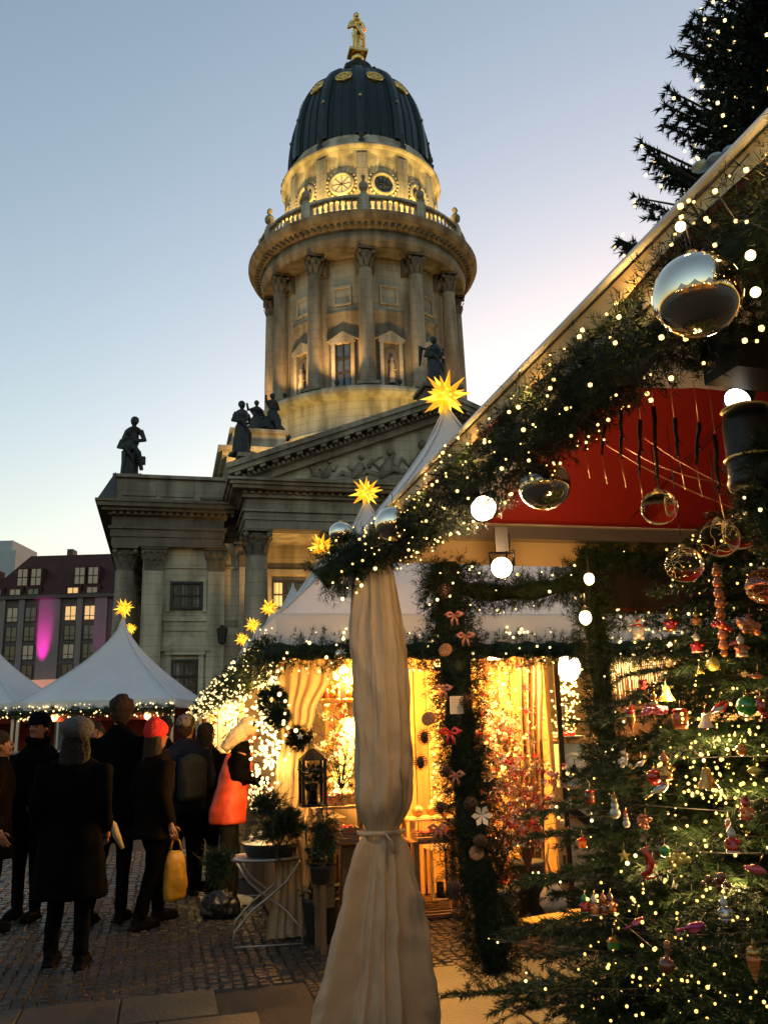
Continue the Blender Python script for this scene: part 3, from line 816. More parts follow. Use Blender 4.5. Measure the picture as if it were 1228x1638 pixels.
b.add([(x0 - 2.2, -.3, zt + .5), (x1, -.3, zt + .5), (x1, 5, zr), (x0 + 2.6, 5, zr), (x0 - 2.2, 16, zt + .5), (x1, 16, zt + .5), (x1, 11, zr), (x0 + 2.6, 11, zr)],
      [(0, 1, 2, 3), (4, 7, 6, 5), (0, 3, 7, 4), (3, 2, 6, 7), (1, 5, 6, 2)])
roof = b.build('mansard_roof', h_roof, hotel)
b = MB(); b.b2(hx(76) - HX0, hx(86) - HX0, 6, 8, zr - .5, zr + 1.2); b.build('chimney', h_wall, roof)
for (px) in (27, 49, 120, 142, 200, 222, -30):
    b = MB(); x = hx(px) - HX0; z = hz(921); b.b2(x - .95, x + .95, .8, 4.5, z - 1.6, z + 1.5)
    d = b.build('dormer', h_roof, hotel)
    g = MB(); g.b2(x - .7, x + .7, .7, .79, z - 1.25, z + 1.25); g.build('pane', wl[1 if px in (49, 120) else 2 if px in (222,) else 1], d)
    g = MB(); g.b2(x - .06, x + .06, .62, .7, z - 1.25, z + 1.25); g.b2(x - .7, x + .7, .64, .7, z - .1, z + .05); g.build('glazing_bar', frame_d, d)
r3 = random.Random(9)
rows = [(948, 15), (982, 24), (1013, 24), (1043, 24), (1075, 24), (1106, 20)]
for ri, (py, hh) in enumerate(rows):
    for px in (-40, -12, 19, 48, 112, 143, 205, 235, 300, 330):
        x = hx(px + (2 if ri == 0 else 0)) - HX0; z = hz(py); h = hh * .094; w = 1.75
        if ri == 0:
            b = MB(); b.b2(x - 1.2, x + 1.2, -.1, 2.6, z - h / 2 - .3, z + h / 2 + .3); dd = b.build('dormer', h_roof, hotel); yy = -.11
        else: dd = None; yy = -.02
        f = MB()
        for xx in (-w / 2, -.05, w / 2 - .1): f.b2(x + xx, x + xx + .1, yy - .14, yy, z - h / 2, z + h / 2)
        for zz in (-h / 2, h / 2 - .1, -h / 2 + h * .28): f.b2(x - w / 2, x + w / 2, yy - .12, yy - .002, z + zz, z + zz + .1)
        o = f.build('window', frame_d, hotel)
        g = MB(); g.b2(x - w / 2, x + w / 2, yy - .06, yy - .01, z - h / 2, z + h / 2)
        mi = 2
        if px in (112, 143) and ri in (0, 1): mi = 0 if ri == 1 or px == 112 else 1
        elif ri == 3 and px == 112: mi = 1
        elif r3.random() < .22: mi = 1
        g.build('pane', wl[mi], o)
for px in (3, 34, 79, 127, 161, 190, 220, 260):     # piers between the window columns
    wd = {79: 34, 161: 20}.get(px, 9)
    b = MB(); x = hx(px) - HX0; w = wd * .094 / 2; z1 = zt - .02
    b.b2(x - w, x + w, -.35, .0, 0, z1); b.build('pier', h_pier, hotel)
b = MB(); b.lathe([(.1, 0), (.5, .2), (.55, .8)], 10, (hx(72) - HX0, -3.2, hz(1112)))
b.build('floodlight', fl_body, hotel)
PINK = (1, .02, .62)
spot('floodlight_beam', (hx(72) - HX0, -2.6, hz(1106)), (hx(72) - HX0, -.2, hz(1010)), 60000, 21, PINK, 1, .3, hotel)
spot('floodlight_beam', (hx(72) - HX0, -5, hz(1120)), (hx(80) - HX0, 0, hz(1000)), 700, 26, PINK, 1, .3, hotel)
spot('floodlight_beam', (hx(161) - HX0, -5, hz(1112)), (hx(161) - HX0, 0, hz(1000)), 1500, 28, PINK, 1, .3, hotel)
b = MB(); b.sph((hx(72) - HX0, -3.2, hz(1103)), .7, 10, 7); b.build('magenta_lamp', mat('magenta_lamp', (.8, .1, .6), .4, emit=(1, .08, .75), es=2.2), hotel)
b = MB(); z = hz(1098); b.b2(hx(48) - HX0, hx(102) - HX0, -1.5, -.4, z - .9, z + .9); b.build('shop_front', mat('warm_shop_front', (.4, .3, .2), .6, emit=(1, .45, .2), es=.35, mis=False), hotel)
# pale block at the far left
pb_ = empty('pale_building', (hx(-20), 150, 0), 0, label='pale white building just showing at the far left behind the red roof', cat='building')
b = MB(); z = at_y(10, 868, 150).z; b.b2(-30, at_y(24, 900, 150).x - hx(-20), 0, 14, 0, z - 1.4); b.b2(-28, at_y(14, 900, 150).x - hx(-20), 1, 12, z - 1.4, z + .6)
b.build('wall', mat('white_facade', (.42, .45, .45), .8, var=.1), pb_)
for i in range(5):
    for j in range(3):
        b = MB(); b.b2(-26 + i * 6, -24 + i * 6, -.1, 0, 20 - j * 4, 22 - j * 4); b.build('window', glass_dark, pb_)

# ================================================================== pagoda tents, star lamps, garlands
canvas = mat('white_tent_canvas', (.62, .62, .62), .6, var=.07, scale=1.2, bump=.15, bscale=5, transl=.04)
canvas_side = mat('cream_tent_canvas', (.42, .34, .23), .5, var=.12, scale=3.5, bump=.5, bscale=9, transl=.2)
alu = mat('tent_leg_metal', (.45, .43, .4), .35, metal=.9)
star_y = mat('star_facet_mid', (1, .6, .05), .6, emit=(1, .46, .02), es=1.25)
star_ys = [star_y, mat('star_facet_shaded', (1, .5, .04), .6, emit=(1, .33, .01), es=1.0), mat('star_facet_lit', (1, .7, .1), .6, emit=(1, .60, .04), es=1.7)]  # shading of the paper facets is put into three glow tones
star_w = mat('star_lamp_core', (1, .8, .2), .6, emit=(1, .74, .10), es=2.6)
fir = mat('fir_needles', (.018, .038, .012), .55, var=.5, scale=14, spec=.3)
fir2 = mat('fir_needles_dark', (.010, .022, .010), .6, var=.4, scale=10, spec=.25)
bark = mat('brown_bark', (.05, .032, .02), .9, var=.4, scale=20, bump=.4, bscale=50)
bulb_m = mat('fairy_bulb', (1, .85, .5), .4, emit=(1, .70, .26), es=3.4, mis=False)
bulb_far = mat('fairy_bulb_far', (1, .85, .5), .4, emit=(1, .72, .28), es=2.4, mis=False)
bulb_y = mat('golden_fairy_bulb', (1, .8, .3), .4, emit=(1, .55, .10), es=4.0, mis=False)
def pagoda_roof(mb, cx, cy, hx_, hy_, z0, z1, p=1.6, n=14, rz=A_ROT, sub=8):
    rows_ = []
    R = Matrix.Rotation(rz, 3, 'Z')
    for j in range(n + 1):
        t = (j / n) ** 1.15; s = (1 - t) ** p * .988 + .012
        row = []
        for (ax, ay, bx, by) in ((-1, -1, 1, -1), (1, -1, 1, 1), (1, 1, -1, 1), (-1, 1, -1, -1)):
            for q in range(sub):
                f = q / sub
                # edges of the canvas pull inwards between the corners
                sag = 1 - .05 * math.sin(PI * f) * math.sin(PI * min(1, t * 1.6)) 
                x = (ax + (bx - ax) * f) * hx_ * s * sag; y = (ay + (by - ay) * f) * hy_ * s * sag
                row.append(R @ Vector((x, y, 0)) + Vector((cx, cy, z0 + (z1 - z0) * t)))
        rows_.append(row)
    m = 4 * sub; vs = [p_ for r_ in rows_ for p_ in r_]
    fs = [(j * m + k, j * m + (k + 1) % m, (j + 1) * m + (k + 1) % m, (j + 1) * m + k) for j in range(n) for k in range(m)]
    mb.add(vs, fs, True)
def tent(c, hx_, hy_, z0, z1, label, group=None, legs=(0, 1, 2, 3), rz=A_ROT, val=.28, p=1.3):
    t = empty('pagoda_tent', (c[0], c[1], 0), 0, label=label, cat='tent', group=group)
    R = Matrix.Rotation(rz, 3, 'Z')
    b = MB(); pagoda_roof(b, 0, 0, hx_, hy_, z0, z1, rz=rz, p=p); b.build('canvas_roof', canvas, t)
    for k in range(4):                               # welded seams down the ridges
        b = MB(); cx_, cy_ = ((-1, -1), (1, -1), (1, 1), (-1, 1))[k]; pts_ = []
        for j in range(9):
            tt = (j / 8) ** 1.15; s_ = (1 - tt) ** p * .988 + .012; pts_.append(R @ Vector((cx_ * hx_ * s_, cy_ * hy_ * s_, 0)) + Vector((0, 0, z0 + (z1 - z0) * tt + .004)))
        b.tube(pts_, .012, 5); b.build('roof_seam', canvas, t)
    b = MB(); cs = [(-1, -1), (1, -1), (1, 1), (-1, 1)]
    for k in range(4):
        a = cs[k]; d = cs[(k + 1) % 4]; n = 16
        vs = []
        for q in range(n + 1):
            f = q / n; x = (a[0] + (d[0] - a[0]) * f) * (hx_ + .01); y = (a[1] + (d[1] - a[1]) * f) * (hy_ + .01)
            w = .012 * math.sin(f * 23)
            P0 = R @ Vector((x, y, 0)); nrm = R @ Vector(((a[1] - d[1]) / 2 * -1, (a[0] - d[0]) / 2, 0))
            vs += [P0 + Vector((0, 0, z0 + .01)), P0 + nrm * w + Vector((0, 0, z0 - val))]
        b.add(vs, [(2 * q, 2 * q + 2, 2 * q + 3, 2 * q + 1) for q in range(n)], True)
    b.build('valance', canvas, t)
    for k in legs:
        b = MB(); p_ = R @ Vector((cs[k][0] * (hx_ - .06), cs[k][1] * (hy_ - .06), 0)); b.box((p_.x, p_.y, z0 / 2), (.07, .07, z0), rz); b.build('leg', alu, t)
    b = MB(); b.tube([(0, 0, z1 - .12), (0, 0, z1 + .12)], .03, 8); b.build('finial', alu, t)
    return t
def star_lamp(p, r, label):
    bs_ = [MB(), MB(), MB()]; n = 30; q = random.Random(int(r * 100) + len(label))
    t = empty('star_lamp', p, q.uniform(0, 1), label=label, cat='star lamp')
    for i in range(n):
        z = 1 - 2 * (i + .5) / n; a = i * 2.39996; s = math.sqrt(1 - z * z)
        d = Vector((s * math.cos(a), s * math.sin(a), z)); L = r * (1.0 if i % 3 else .72)
        u = d.orthogonal().normalized(); w = d.cross(u); rb = r * .15
        base = [d * r * .3 + (u * math.cos(k * PI / 2) + w * math.sin(k * PI / 2)) * rb for k in range(4)]
        for k in range(4): bs_[(k + i) % 3].add([base[k], base[(k + 1) % 4], d * L], [(0, 1, 2)])
    for i in range(3): bs_[i].build('paper_point', star_ys[i], t)
    b = MB(); b.sph((0, 0, 0), r * .3, 12, 8); b.build('glowing_core', star_w, t)
    lamp('star_bulb', (0, 0, r * .2 + r), 6, (1, .6, .15), .05, t)
    return t
PK = Vector((.72, 8.96, 0))
names = ['large white pagoda tent behind the near stall, widest of the row', 'second white pagoda tent of the row, peak above the mirrored ball', 'third white pagoda tent of the row, star above its tall slim peak',
         'fourth pagoda tent of the row, its star hidden', 'fifth pagoda tent along the row toward the church', 'sixth pagoda tent along the row, small peak with star', 'seventh and farthest pagoda tent in the row']
for k in range(7):
    c = PK + EY * 4.02 * k
    tent((c.x, c.y), 2.1, 1.99, 2.42, 4.95, names[k], 'white pagoda tents in a row', legs=(0, 1, 3) if k else (1, 2, 3))
stars = [((717, 617), .30, 0, 'largest yellow star lamp, on the tent peak at the right'), ((574, 780), .275, 1, 'yellow star lamp above the mirrored balls, second from the right'),
         ((496, 868), .30, 2, 'yellow star lamp third from the right, left of the garland'), ((430, 973), .30, 4, 'small yellow star lamp just above the lit garland corner'),
         ((404, 1000), .31, 5, 'small yellow star lamp second from the left of the row'), ((387, 1023), .31, 6, 'leftmost small yellow star lamp of the receding row')]
for (px, py), r, k, lb in stars:
    c = PK + EY * 4.02 * k; p = at_y(px, py, c.y)
    star_lamp((c.x if k < 3 else p.x, c.y, 5.12 if k < 4 else p.z), r, lb)
_lx = at_y(197, 990, 23.3).x
LT = [((_lx, 23.3), 'white pagoda tent at the left with a star on its peak'), ((_lx - 3.95, 23.5), 'white pagoda tent cut by the left edge of the picture'), ((at_y(209, 1010, 33).x, 33.0), 'small white pagoda tent hidden behind the left tent')]
for (c, lb) in LT:
    tent(c, 1.93, 1.9, 2.45, at_y(197, 973, 23.3).z - .30, lb, 'white pagoda tents at the left', rz=0.0, val=.2, p=1.55)
p = at_y(197, 973, 23.3); star_lamp((_lx, 23.3, p.z), .3, 'yellow star lamp on the peak of the left tent')
p = at_y(209, 1006, 33); star_lamp(p, .26, 'small dim star lamp half hidden right of the left tent peak')

def path_pts(pts, step=.02):
    pts = [Vector(p) for p in pts]; out = [pts[0]]
    for a, b_ in zip(pts[:-1], pts[1:]):
        n = max(1, int((b_ - a).length / step))
        for i in range(1, n + 1): out.append(a.lerp(b_, i / n))
    return np.array([tuple(p) for p in out], dtype=np.float32)
def sag_path(a, b_, sag, n=12):
    a, b_ = Vector(a), Vector(b_)
    return [a.lerp(b_, i / n) - Vector((0, 0, sag * 4 * (i / n) * (1 - i / n))) for i in range(n + 1)]
RG = np.random.default_rng(11)
def needles(base, dirs, L, nn, nl, nw, spread=.8, rg=None):
    """sprigs at base (N,3) along dirs (N,3) of length L (N,), nn needles each; returns triangles"""
    rg = rg or RG; N = len(base)
    f = rg.uniform(.0, 1, (N, nn, 1)); P = base[:, None, :] + dirs[:, None, :] * L.reshape(N, 1, 1) * f
    w = rg.normal(size=(N, nn, 3)); w -= (w * dirs[:, None, :]).sum(-1, keepdims=True) * dirs[:, None, :]
    w /= np.linalg.norm(w, axis=-1, keepdims=True) + 1e-9
    D = dirs[:, None, :] * .75 + w * spread; D /= np.linalg.norm(D, axis=-1, keepdims=True)
    ln = nl * rg.uniform(.7, 1.2, (N, nn, 1))
    s = rg.normal(size=(N, nn, 3)); s = np.cross(D, s); s /= np.linalg.norm(s, axis=-1, keepdims=True) + 1e-9
    a = P - s * nw; b_ = P + s * nw; c = P + D * ln
    return np.stack([a, b_, c], axis=2).reshape(-1, 3)
def garland(pts, rad, label, per_m=260, nn=14, nl=.035, nw=.0016, bulbs=22, br=.008, bm=None, group=None, m=None, cat='garland', core=True, seed=1, lump=.25, bulb_out=1.05, name='fir_garland'):
    rg = np.random.default_rng(seed)
    t = empty(name, tuple(pts[0]), 0, label=label, cat=cat, group=group)
    o = np.array(tuple(pts[0]), dtype=np.float32)
    P = path_pts(pts) - o
    seg = np.linalg.norm(np.diff(P, axis=0), axis=1).sum()
    T = np.gradient(P, axis=0); T /= np.linalg.norm(T, axis=1, keepdims=True) + 1e-9
    def sample(n, rlo, rhi):
        i = rg.integers(0, len(P), n); w = rg.normal(size=(n, 3)); w -= (w * T[i]).sum(-1, keepdims=True) * T[i]; w /= np.linalg.norm(w, axis=1, keepdims=True)
        lum = 1 + lump * np.sin(i * .13 + seed) * np.sin(i * .047 + 2 * seed)
        return P[i] + w * (rad * lum * rg.uniform(rlo, rhi, n))[:, None], w, T[i]
    n = int(seg * per_m)
    B, w, tt = sample(n, .15, .72)
    D = w + tt * rg.uniform(-1, 1, (n, 1)) + rg.normal(size=(n, 3)) * .35; D /= np.linalg.norm(D, axis=1, keepdims=True)
    V = needles(B, D, rad * rg.uniform(.3, .6, n), nn, nl, nw, rg=rg)
    np_mesh('needles', V, 3, m or fir, t, kind='stuff')
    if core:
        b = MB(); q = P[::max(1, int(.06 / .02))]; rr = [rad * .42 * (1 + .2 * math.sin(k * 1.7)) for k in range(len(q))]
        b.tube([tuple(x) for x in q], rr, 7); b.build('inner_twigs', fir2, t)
    if bulbs:
        nb = int(seg * bulbs); B, w, tt = sample(nb, bulb_out * .8, bulb_out * 1.08)
        np_mesh('light_bulb', octs(B, rg.uniform(.45, 1.3, nb) ** 1.2 * br), 3, bm or bulb_m, t, kind='stuff')
        b = MB()                                              # the thin cable that carries the bulbs
        o2 = np.argsort(((B - P[0]) @ (P[-1] - P[0])))[::2]
        if len(o2) > 3: b.tube([tuple(B[i]) for i in o2], .0018, 3, caps=False); b.build('cable', frame_d, t)
    return t
# garlands under the eaves of the tents
e1 = PK - EX * 2.1 - EY * 1.99; e2 = PK + EX * 2.1 - EY * 1.99
zz = Vector((0, 0, 2.14))
garland([e1 + zz - EX * .05, e2 + zz + EX * .2], .15, 'long lit fir garland along the front edge of the large tent', per_m=420, nn=12, nl=.05, nw=.0028, bulbs=52, br=.011, seed=2)
for k in range(7):
    a = PK - EX * 2.12 + EY * (4.02 * k - 1.9); d = PK - EX * 2.12 + EY * (4.02 * k + 1.9)
    garland([a + zz, d + zz], .17, ['lit fir garland on the left edge of the large tent', 'lit fir garland on the second tent of the row', 'lit fir garland on the third tent of the row', 'lit fir garland on the fourth tent of the row', 'lit fir garland on the fifth tent of the row', 'lit fir garland on the sixth tent of the row', 'lit fir garland on the farthest tent of the row'][k],
            per_m=200 if k < 2 else 110, nn=10, nl=.07, nw=.005, bulbs=46 if k < 2 else 34, br=.011 + .0028 * k, bm=bulb_m if k < 2 else bulb_far, seed=20 + k, core=True)
for (cx, cy, lb) in ((_lx, 21.35, 'lit garland of short icicle lights under the left tent eave'), (_lx - 3.95, 21.55, 'lit garland under the eave of the tent at the picture edge')):
    garland([Vector((cx - 1.95, cy, 2.2)), Vector((cx + 1.95, cy, 2.2))], .13, lb, per_m=120, nn=9, nl=.09, nw=.006, bulbs=44, br=.02, bm=bulb_far, seed=int(-cx), bulb_out=1.2)
# dark stall fronts under the left tents
red_cloth = mat('dark_red_cloth', (.12, .010, .008), .8, var=.3, scale=4)
wood_d = mat('dark_stained_wood', (.04, .022, .012), .6, var=.4, scale=6, bump=.3, bscale=20, stretch=(1, 1, 8))
for (cx, cy, lb) in ((_lx, 23.3, 'dark wooden stall with red backdrop under the left tent'), (_lx - 3.95, 23.5, 'dark wooden stall under the tent at the picture edge'), ):
    t = empty('market_stall', (cx, cy, 0), 0, label=lb, cat='stall')
    b = MB(); b.b2(-1.8, 1.8, 1.0, 1.05, 0, 2.3); b.build('backdrop', red_cloth, t)
    b = MB(); b.b2(-1.75, 1.75, -1.6, -.9, 1.0, 1.06); b.build('counter', wood_d, t)
    for i in range(9):
        b = MB(); b.b2(-1.75 + i * .39, -1.38 + i * .39, -1.58, -1.55, .05, 1.0); b.build('plank', wood_d, t)
    b = MB(); b.b2(-1.8, 1.8, -1.7, -1.66, 1.98, 2.2); b.build('fascia', red_cloth, t)
    for i in range(12):
        b = MB(); b.lathe([(.05, 1.06), (.07, 1.2), (.02, 1.3)], 8, (-1.6 + i * .29, -1.2 + .1 * (i % 3), 0)); b.build('jar', [mat('red_jar', (.4, .03, .02), .3), mat('ochre_jar', (.4, .2, .05), .4)][i % 2], t)
warm_bulb = mat('warm_round_bulb', (1, .8, .5), .4, emit=(1, .50, .17), es=6)
def bare_bulb(p, r, label, power, col=(1, .5, .18), cord=.25, m=None):
    t = empty('hanging_bulb', p, 0, label=label, cat='lamp')
    b = MB(); b.sph((0, 0, 0), r, 12, 9, sc3=(1, 1, 1.15)); b.build('glass_bulb', m or warm_bulb, t)
    b = MB(); b.lathe([(r * .5, r * 1.0), (r * .55, r * 1.7), (.006, r * 1.9)], 10); b.tube([(0, 0, r * 1.8), (0, 0, cord)], .005, 5); b.build('socket', frame_d, t)
    lamp('bulb_light', (0, 0, -r * 1.3), power, col, r, t)
    return t
for px, py, lb in ((87, 1147, 'left of the two warm bulbs under the left tent'), (236, 1145, 'right of the two warm bulbs under the left tent')):
    p = at_y(px, py, 21.5); bare_bulb(p, .085, lb, 12)
# ================================================================== the near stall
red_lining = mat('red_canopy_lining', (.30, .014, .006), .6, var=.12, scale=1.5, bump=.1, bscale=5)
cream = mat('cream_valance_cloth', (.50, .36, .16), .55, var=.1, scale=3, bump=.15, bscale=9)
NS = 4.0; NZ = 2.50
near = empty('near_stall_canopy', C0, A_ROT, label='near white market canopy with bright red lining overhead at the right', cat='canopy')
def NP(u, v, z): return Vector((u, v, z))            # local: u right, v away (negative towards the camera)
b = MB(); pagoda_roof(b, NS / 2, -NS / 2, NS / 2, NS / 2, NZ, 4.6, p=1.35, rz=0, n=18, sub=12); b.build('canvas_roof', canvas, near)
b = MB(); pagoda_roof(b, NS / 2, -NS / 2, NS / 2 - .05, NS / 2 - .05, NZ - .015, 4.5, p=1.15, rz=0, n=14, sub=8); b.build('red_lining', red_lining, near)
for k in range(5):                                   # sewn seams of the lining on the far slope
    x = .5 + k * .75; b = MB(); f = 1 - abs(x - 2) / 2
    b.tube([(x, -.06, NZ + .0), (x + (2 - x) * .3, -.62, NZ + .36)], .004, 4); b.build('lining_seam', red_cloth, near)
b = MB()                                             # rolled rim of the roof
b.tube([(0, 0, NZ), (0, -NS, NZ)], .009, 8); b.tube([(0, 0, NZ), (NS, 0, NZ)], .012, 8)
b.build('roof_rim', canvas, near)
b = MB()
def valance(mb, a, d, h, amp, z=NZ - .01, n=60, out=(0, -1, 0)):
    vs = []
    for q in range(n + 1):
        f = q / n; p = Vector(a).lerp(Vector(d), f); w = amp * math.sin(f * n * .45) + amp * .6 * math.sin(f * 17)
        vs += [(p.x, p.y, z), (p.x + out[0] * w * .4, p.y + out[1] * w * .4, z - h * .5), (p.x + out[0] * w, p.y + out[1] * w, z - h)]
    mb.add(vs, [x for q in range(n) for x in ((3 * q, 3 * q + 3, 3 * q + 4, 3 * q + 1), (3 * q + 1, 3 * q + 4, 3 * q + 5, 3 * q + 2))], True)
valance(b, (.01, 0, 0), (.01, -NS, 0), .055, .012, out=(1, 0, 0)); b.build('valance', cream, near)
b = MB(); valance(b, (0, -.01, 0), (NS, -.01, 0), .2, .01); b.build('valance', cream, near)
b = MB(); b.b2(.05, NS - .05, -.1, -.04, NZ - .10, NZ - .04); b.b2(.04, .1, -NS + .05, -.05, NZ - .10, NZ - .04); b.build('frame_rail', alu, near)
for (u, v) in ((.0, .06), (NS - .06, -.06), (NS - .06, -NS + .06)):
    b = MB(); b.b2(u - .025, u + .025, v - .025, v + .025, 0, NZ - .02); b.build('leg', alu, near)
# blue tie at the rim
b = MB()
tp = at_z(1165, 268, NZ + .01)
for k in range(5): b.lathe([(.0, 0), (.018, .004), (.014, .012), (0, .015)], 8, tp + Vector((.02 * k - .04, -.02 * k + .02, .012)))
b.build('rim_tie', mat('grey_blue_tie', (.25, .35, .38), .5), None, label='small grey blue knot tied on the canopy rim before the tall spruce', cat='tie')
# garland on the left edge and round the corner
zc = NZ - .15
bulb_g = mat('amber_fairy_bulb', (1, .8, .4), .4, emit=(1, .62, .17), es=4.2, mis=False)
pts = [G(.06, -4.0, zc + .03), G(.05, -3.0, zc), G(.06, -2.4, zc - .01), G(.05, -1.8, zc), G(.06, -1.1, zc - .01), G(.05, -.5, zc), G(.02, -.05, zc), G(-.1, .03, zc - .03), G(-.2, .06, zc - .1)]
garland(pts, .122, 'thick dark fir garland with warm fairy lights along the near canopy edge', per_m=2000, nn=16, nl=.022, nw=.0011, bulbs=105, br=.0046, bm=bulb_g, m=fir2, seed=5, lump=.2)
garland([G(-.02, .03, zc - .0), G(-.14, .03, zc - .05), G(-.25, .05, zc - .13)], .13, 'short bushy end of the lit garland at the canopy corner', per_m=1000, nn=16, nl=.038, nw=.0013, bulbs=70, br=.007, seed=6)
garland(sag_path(G(.25, .03, NZ - .28), G(1.0, .03, NZ - .27), .06), .1, 'lit fir garland sagging along the far edge of the near canopy', per_m=900, nn=14, nl=.035, nw=.0014, bulbs=55, br=.0065, seed=7)
garland(sag_path(G(1.0, -.05, NZ - .17), G(3.0, -.05, NZ - .20), .02), .085, 'dark fir garland on top of the dark board', per_m=900, nn=14, nl=.035, nw=.0014, bulbs=8, br=.006, seed=8)
garland(sag_path(G(1.05, -.08, NZ - .47), G(2.6, -.08, NZ - .46), .02), .05, 'thin fir sprays with few lights below the dark board', per_m=420, nn=14, nl=.035, nw=.0014, bulbs=22, br=.0065, seed=9, core=False)
# vertical garlands, hung with dried slices and cones
vg = garland([G(.33, .02, 2.3), G(.36, .03, 1.9), G(.37, .0, 1.5), G(.40, .02, 1.1), G(.44, 0, .8), G(.47, .0, .55)], .15, 'long hanging fir garland beside the tied curtain, dotted with trinkets', per_m=2000, nn=16, nl=.030, nw=.0014, bulbs=0, seed=12, lump=.35, m=fir2)
garland([G(1.03, -.02, 2.33), G(1.05, -.02, 1.7), G(1.06, -.02, 1.1), G(1.07, -.02, .3)], .1, 'second hanging fir garland, on the post right of the bright booth', per_m=1100, nn=15, nl=.036, nw=.0014, bulbs=5, br=.005, seed=13, lump=.3)
b = MB(); b.b2(1.09 - .03, 1.12, 0.0, .05, 0, 2.35)
o = b.build('garland_post', wood_d, None, label='dark wooden post inside the second hanging garland', cat='post'); o.location = C0; o.rotation_euler = (0, 0, A_ROT)
# dark board
t = empty('dark_board', C0, A_ROT, label='dark brown board with thin red edge hanging behind the glass balls', cat='board')
b = MB(); b.b2(1.0, 3.4, -.045, -.01, NZ - .44, NZ - .2); b.build('panel', mat('almost_black_wood', (.018, .010, .006), .6, var=.4, scale=5), t)
b = MB(); b.b2(1.02, 3.4, -.052, -.046, NZ - .44, NZ - .415); b.build('red_edge', red_cloth, t)

# ---- tied curtain at the corner post
def curtain_mesh():
    NA, NZc = 260, 230
    q = random.Random(4)
    waves = [(3, .22, q.uniform(0, 6)), (5, .20, q.uniform(0, 6)), (8, .14, q.uniform(0, 6)), (13, .07, q.uniform(0, 6))]
    ztop, ztie = 2.30, 1.125
    from mathutils import noise as _n
    vs = []
    for j in range(NZc + 1):
        z = ztop * (1 - j / NZc) + .01
        if z > ztie:
            f = (z - ztie) / (ztop - ztie)            # 0 at tie, 1 at top
            s = min(1, f / .12); s = s * s * (3 - 2 * s)
            rx = .088 + .042 * s - .035 * max(0, (f - .7)) / .3; ry = .065 + .05 * s; amp = .45 + .25 * s
            cx = -.025 + .01 * math.sin(f * 4); tw = .25 * math.sin(f * 2.2)
        else:
            f = (ztie - z) / ztie                     # 0 tie, 1 floor
            rx = .088 + .225 * f ** .8; ry = .065 + .15 * f ** .9; amp = 1.15; cx = -.03 - .075 * f; tw = .25 * math.sin(f * 2.2)
        dz = abs(z - ztie)
        if dz < .05: k = 1 - dz / .05; rx -= .016 * k; ry -= .012 * k
        for i in range(NA):
            a = 2 * PI * i / NA; w = 0
            for (kk, am, ph) in waves:
                w += am * amp * (1 - 2 * abs(math.sin(.5 * (kk * (a + tw * .4) + ph + (1.0 * math.sin(z * 2.1 + kk) if z > ztie else .3 * math.sin(z * 3 + kk))))) ** .75)
            # sharper creases
            w = math.copysign(abs(w) ** .95, w)
            cr = .05 * (1 - 2 * abs(math.sin(z * 11 + 2.5 * math.sin(a * 2 + 1)))) * math.exp(-((z - ztie) / .26) ** 2) + .03 * (1 - 2 * abs(math.sin(z * 5.3 + a * 2 + 1.5 * math.sin(z * 4)))) * (1 if z > ztie else .4)
            if z > ztie: w *= .55; 
            q3 = Vector((math.cos(a) * 1.6, math.sin(a) * 1.6 + z * .8, z * 3.2)); rg_ = 1 - 2 * abs(_n.noise(q3 * 1.3)); rg2 = 1 - 2 * abs(_n.noise(q3 * 3.1 + Vector((5, 1, 2))))
            R = 1 + w * .75 + cr + .065 * (rg_ - .6) + .03 * (rg2 - .6)
            vs.append((cx + rx * R * math.cos(a), ry * R * math.sin(a), z))
    fs = [(j * NA + i, (j + 1) * NA + i, (j + 1) * NA + (i + 1) % NA, j * NA + (i + 1) % NA) for j in range(NZc) for i in range(NA)]
    return vs, fs
t = empty('tied_curtain', G(.03, .07), A_ROT, label='cream canvas curtain gathered and tied at the near canopy corner', cat='curtain')
b = MB(); b.add(*curtain_mesh(), True); b.build('cloth', canvas_side, t)
b = MB(); b.lathe([(.098, 1.115), (.104, 1.12), (.104, 1.13), (.098, 1.135)], 40, (-.028, 0, 0), M=Matrix.Diagonal((1, .72, 1))); 
b.tube([(-.03, -.095, 1.125), (-.01, -.11, 1.10), (.0, -.112, 1.05)], .006, 6)
b.build('tie_band', canvas_side, t)

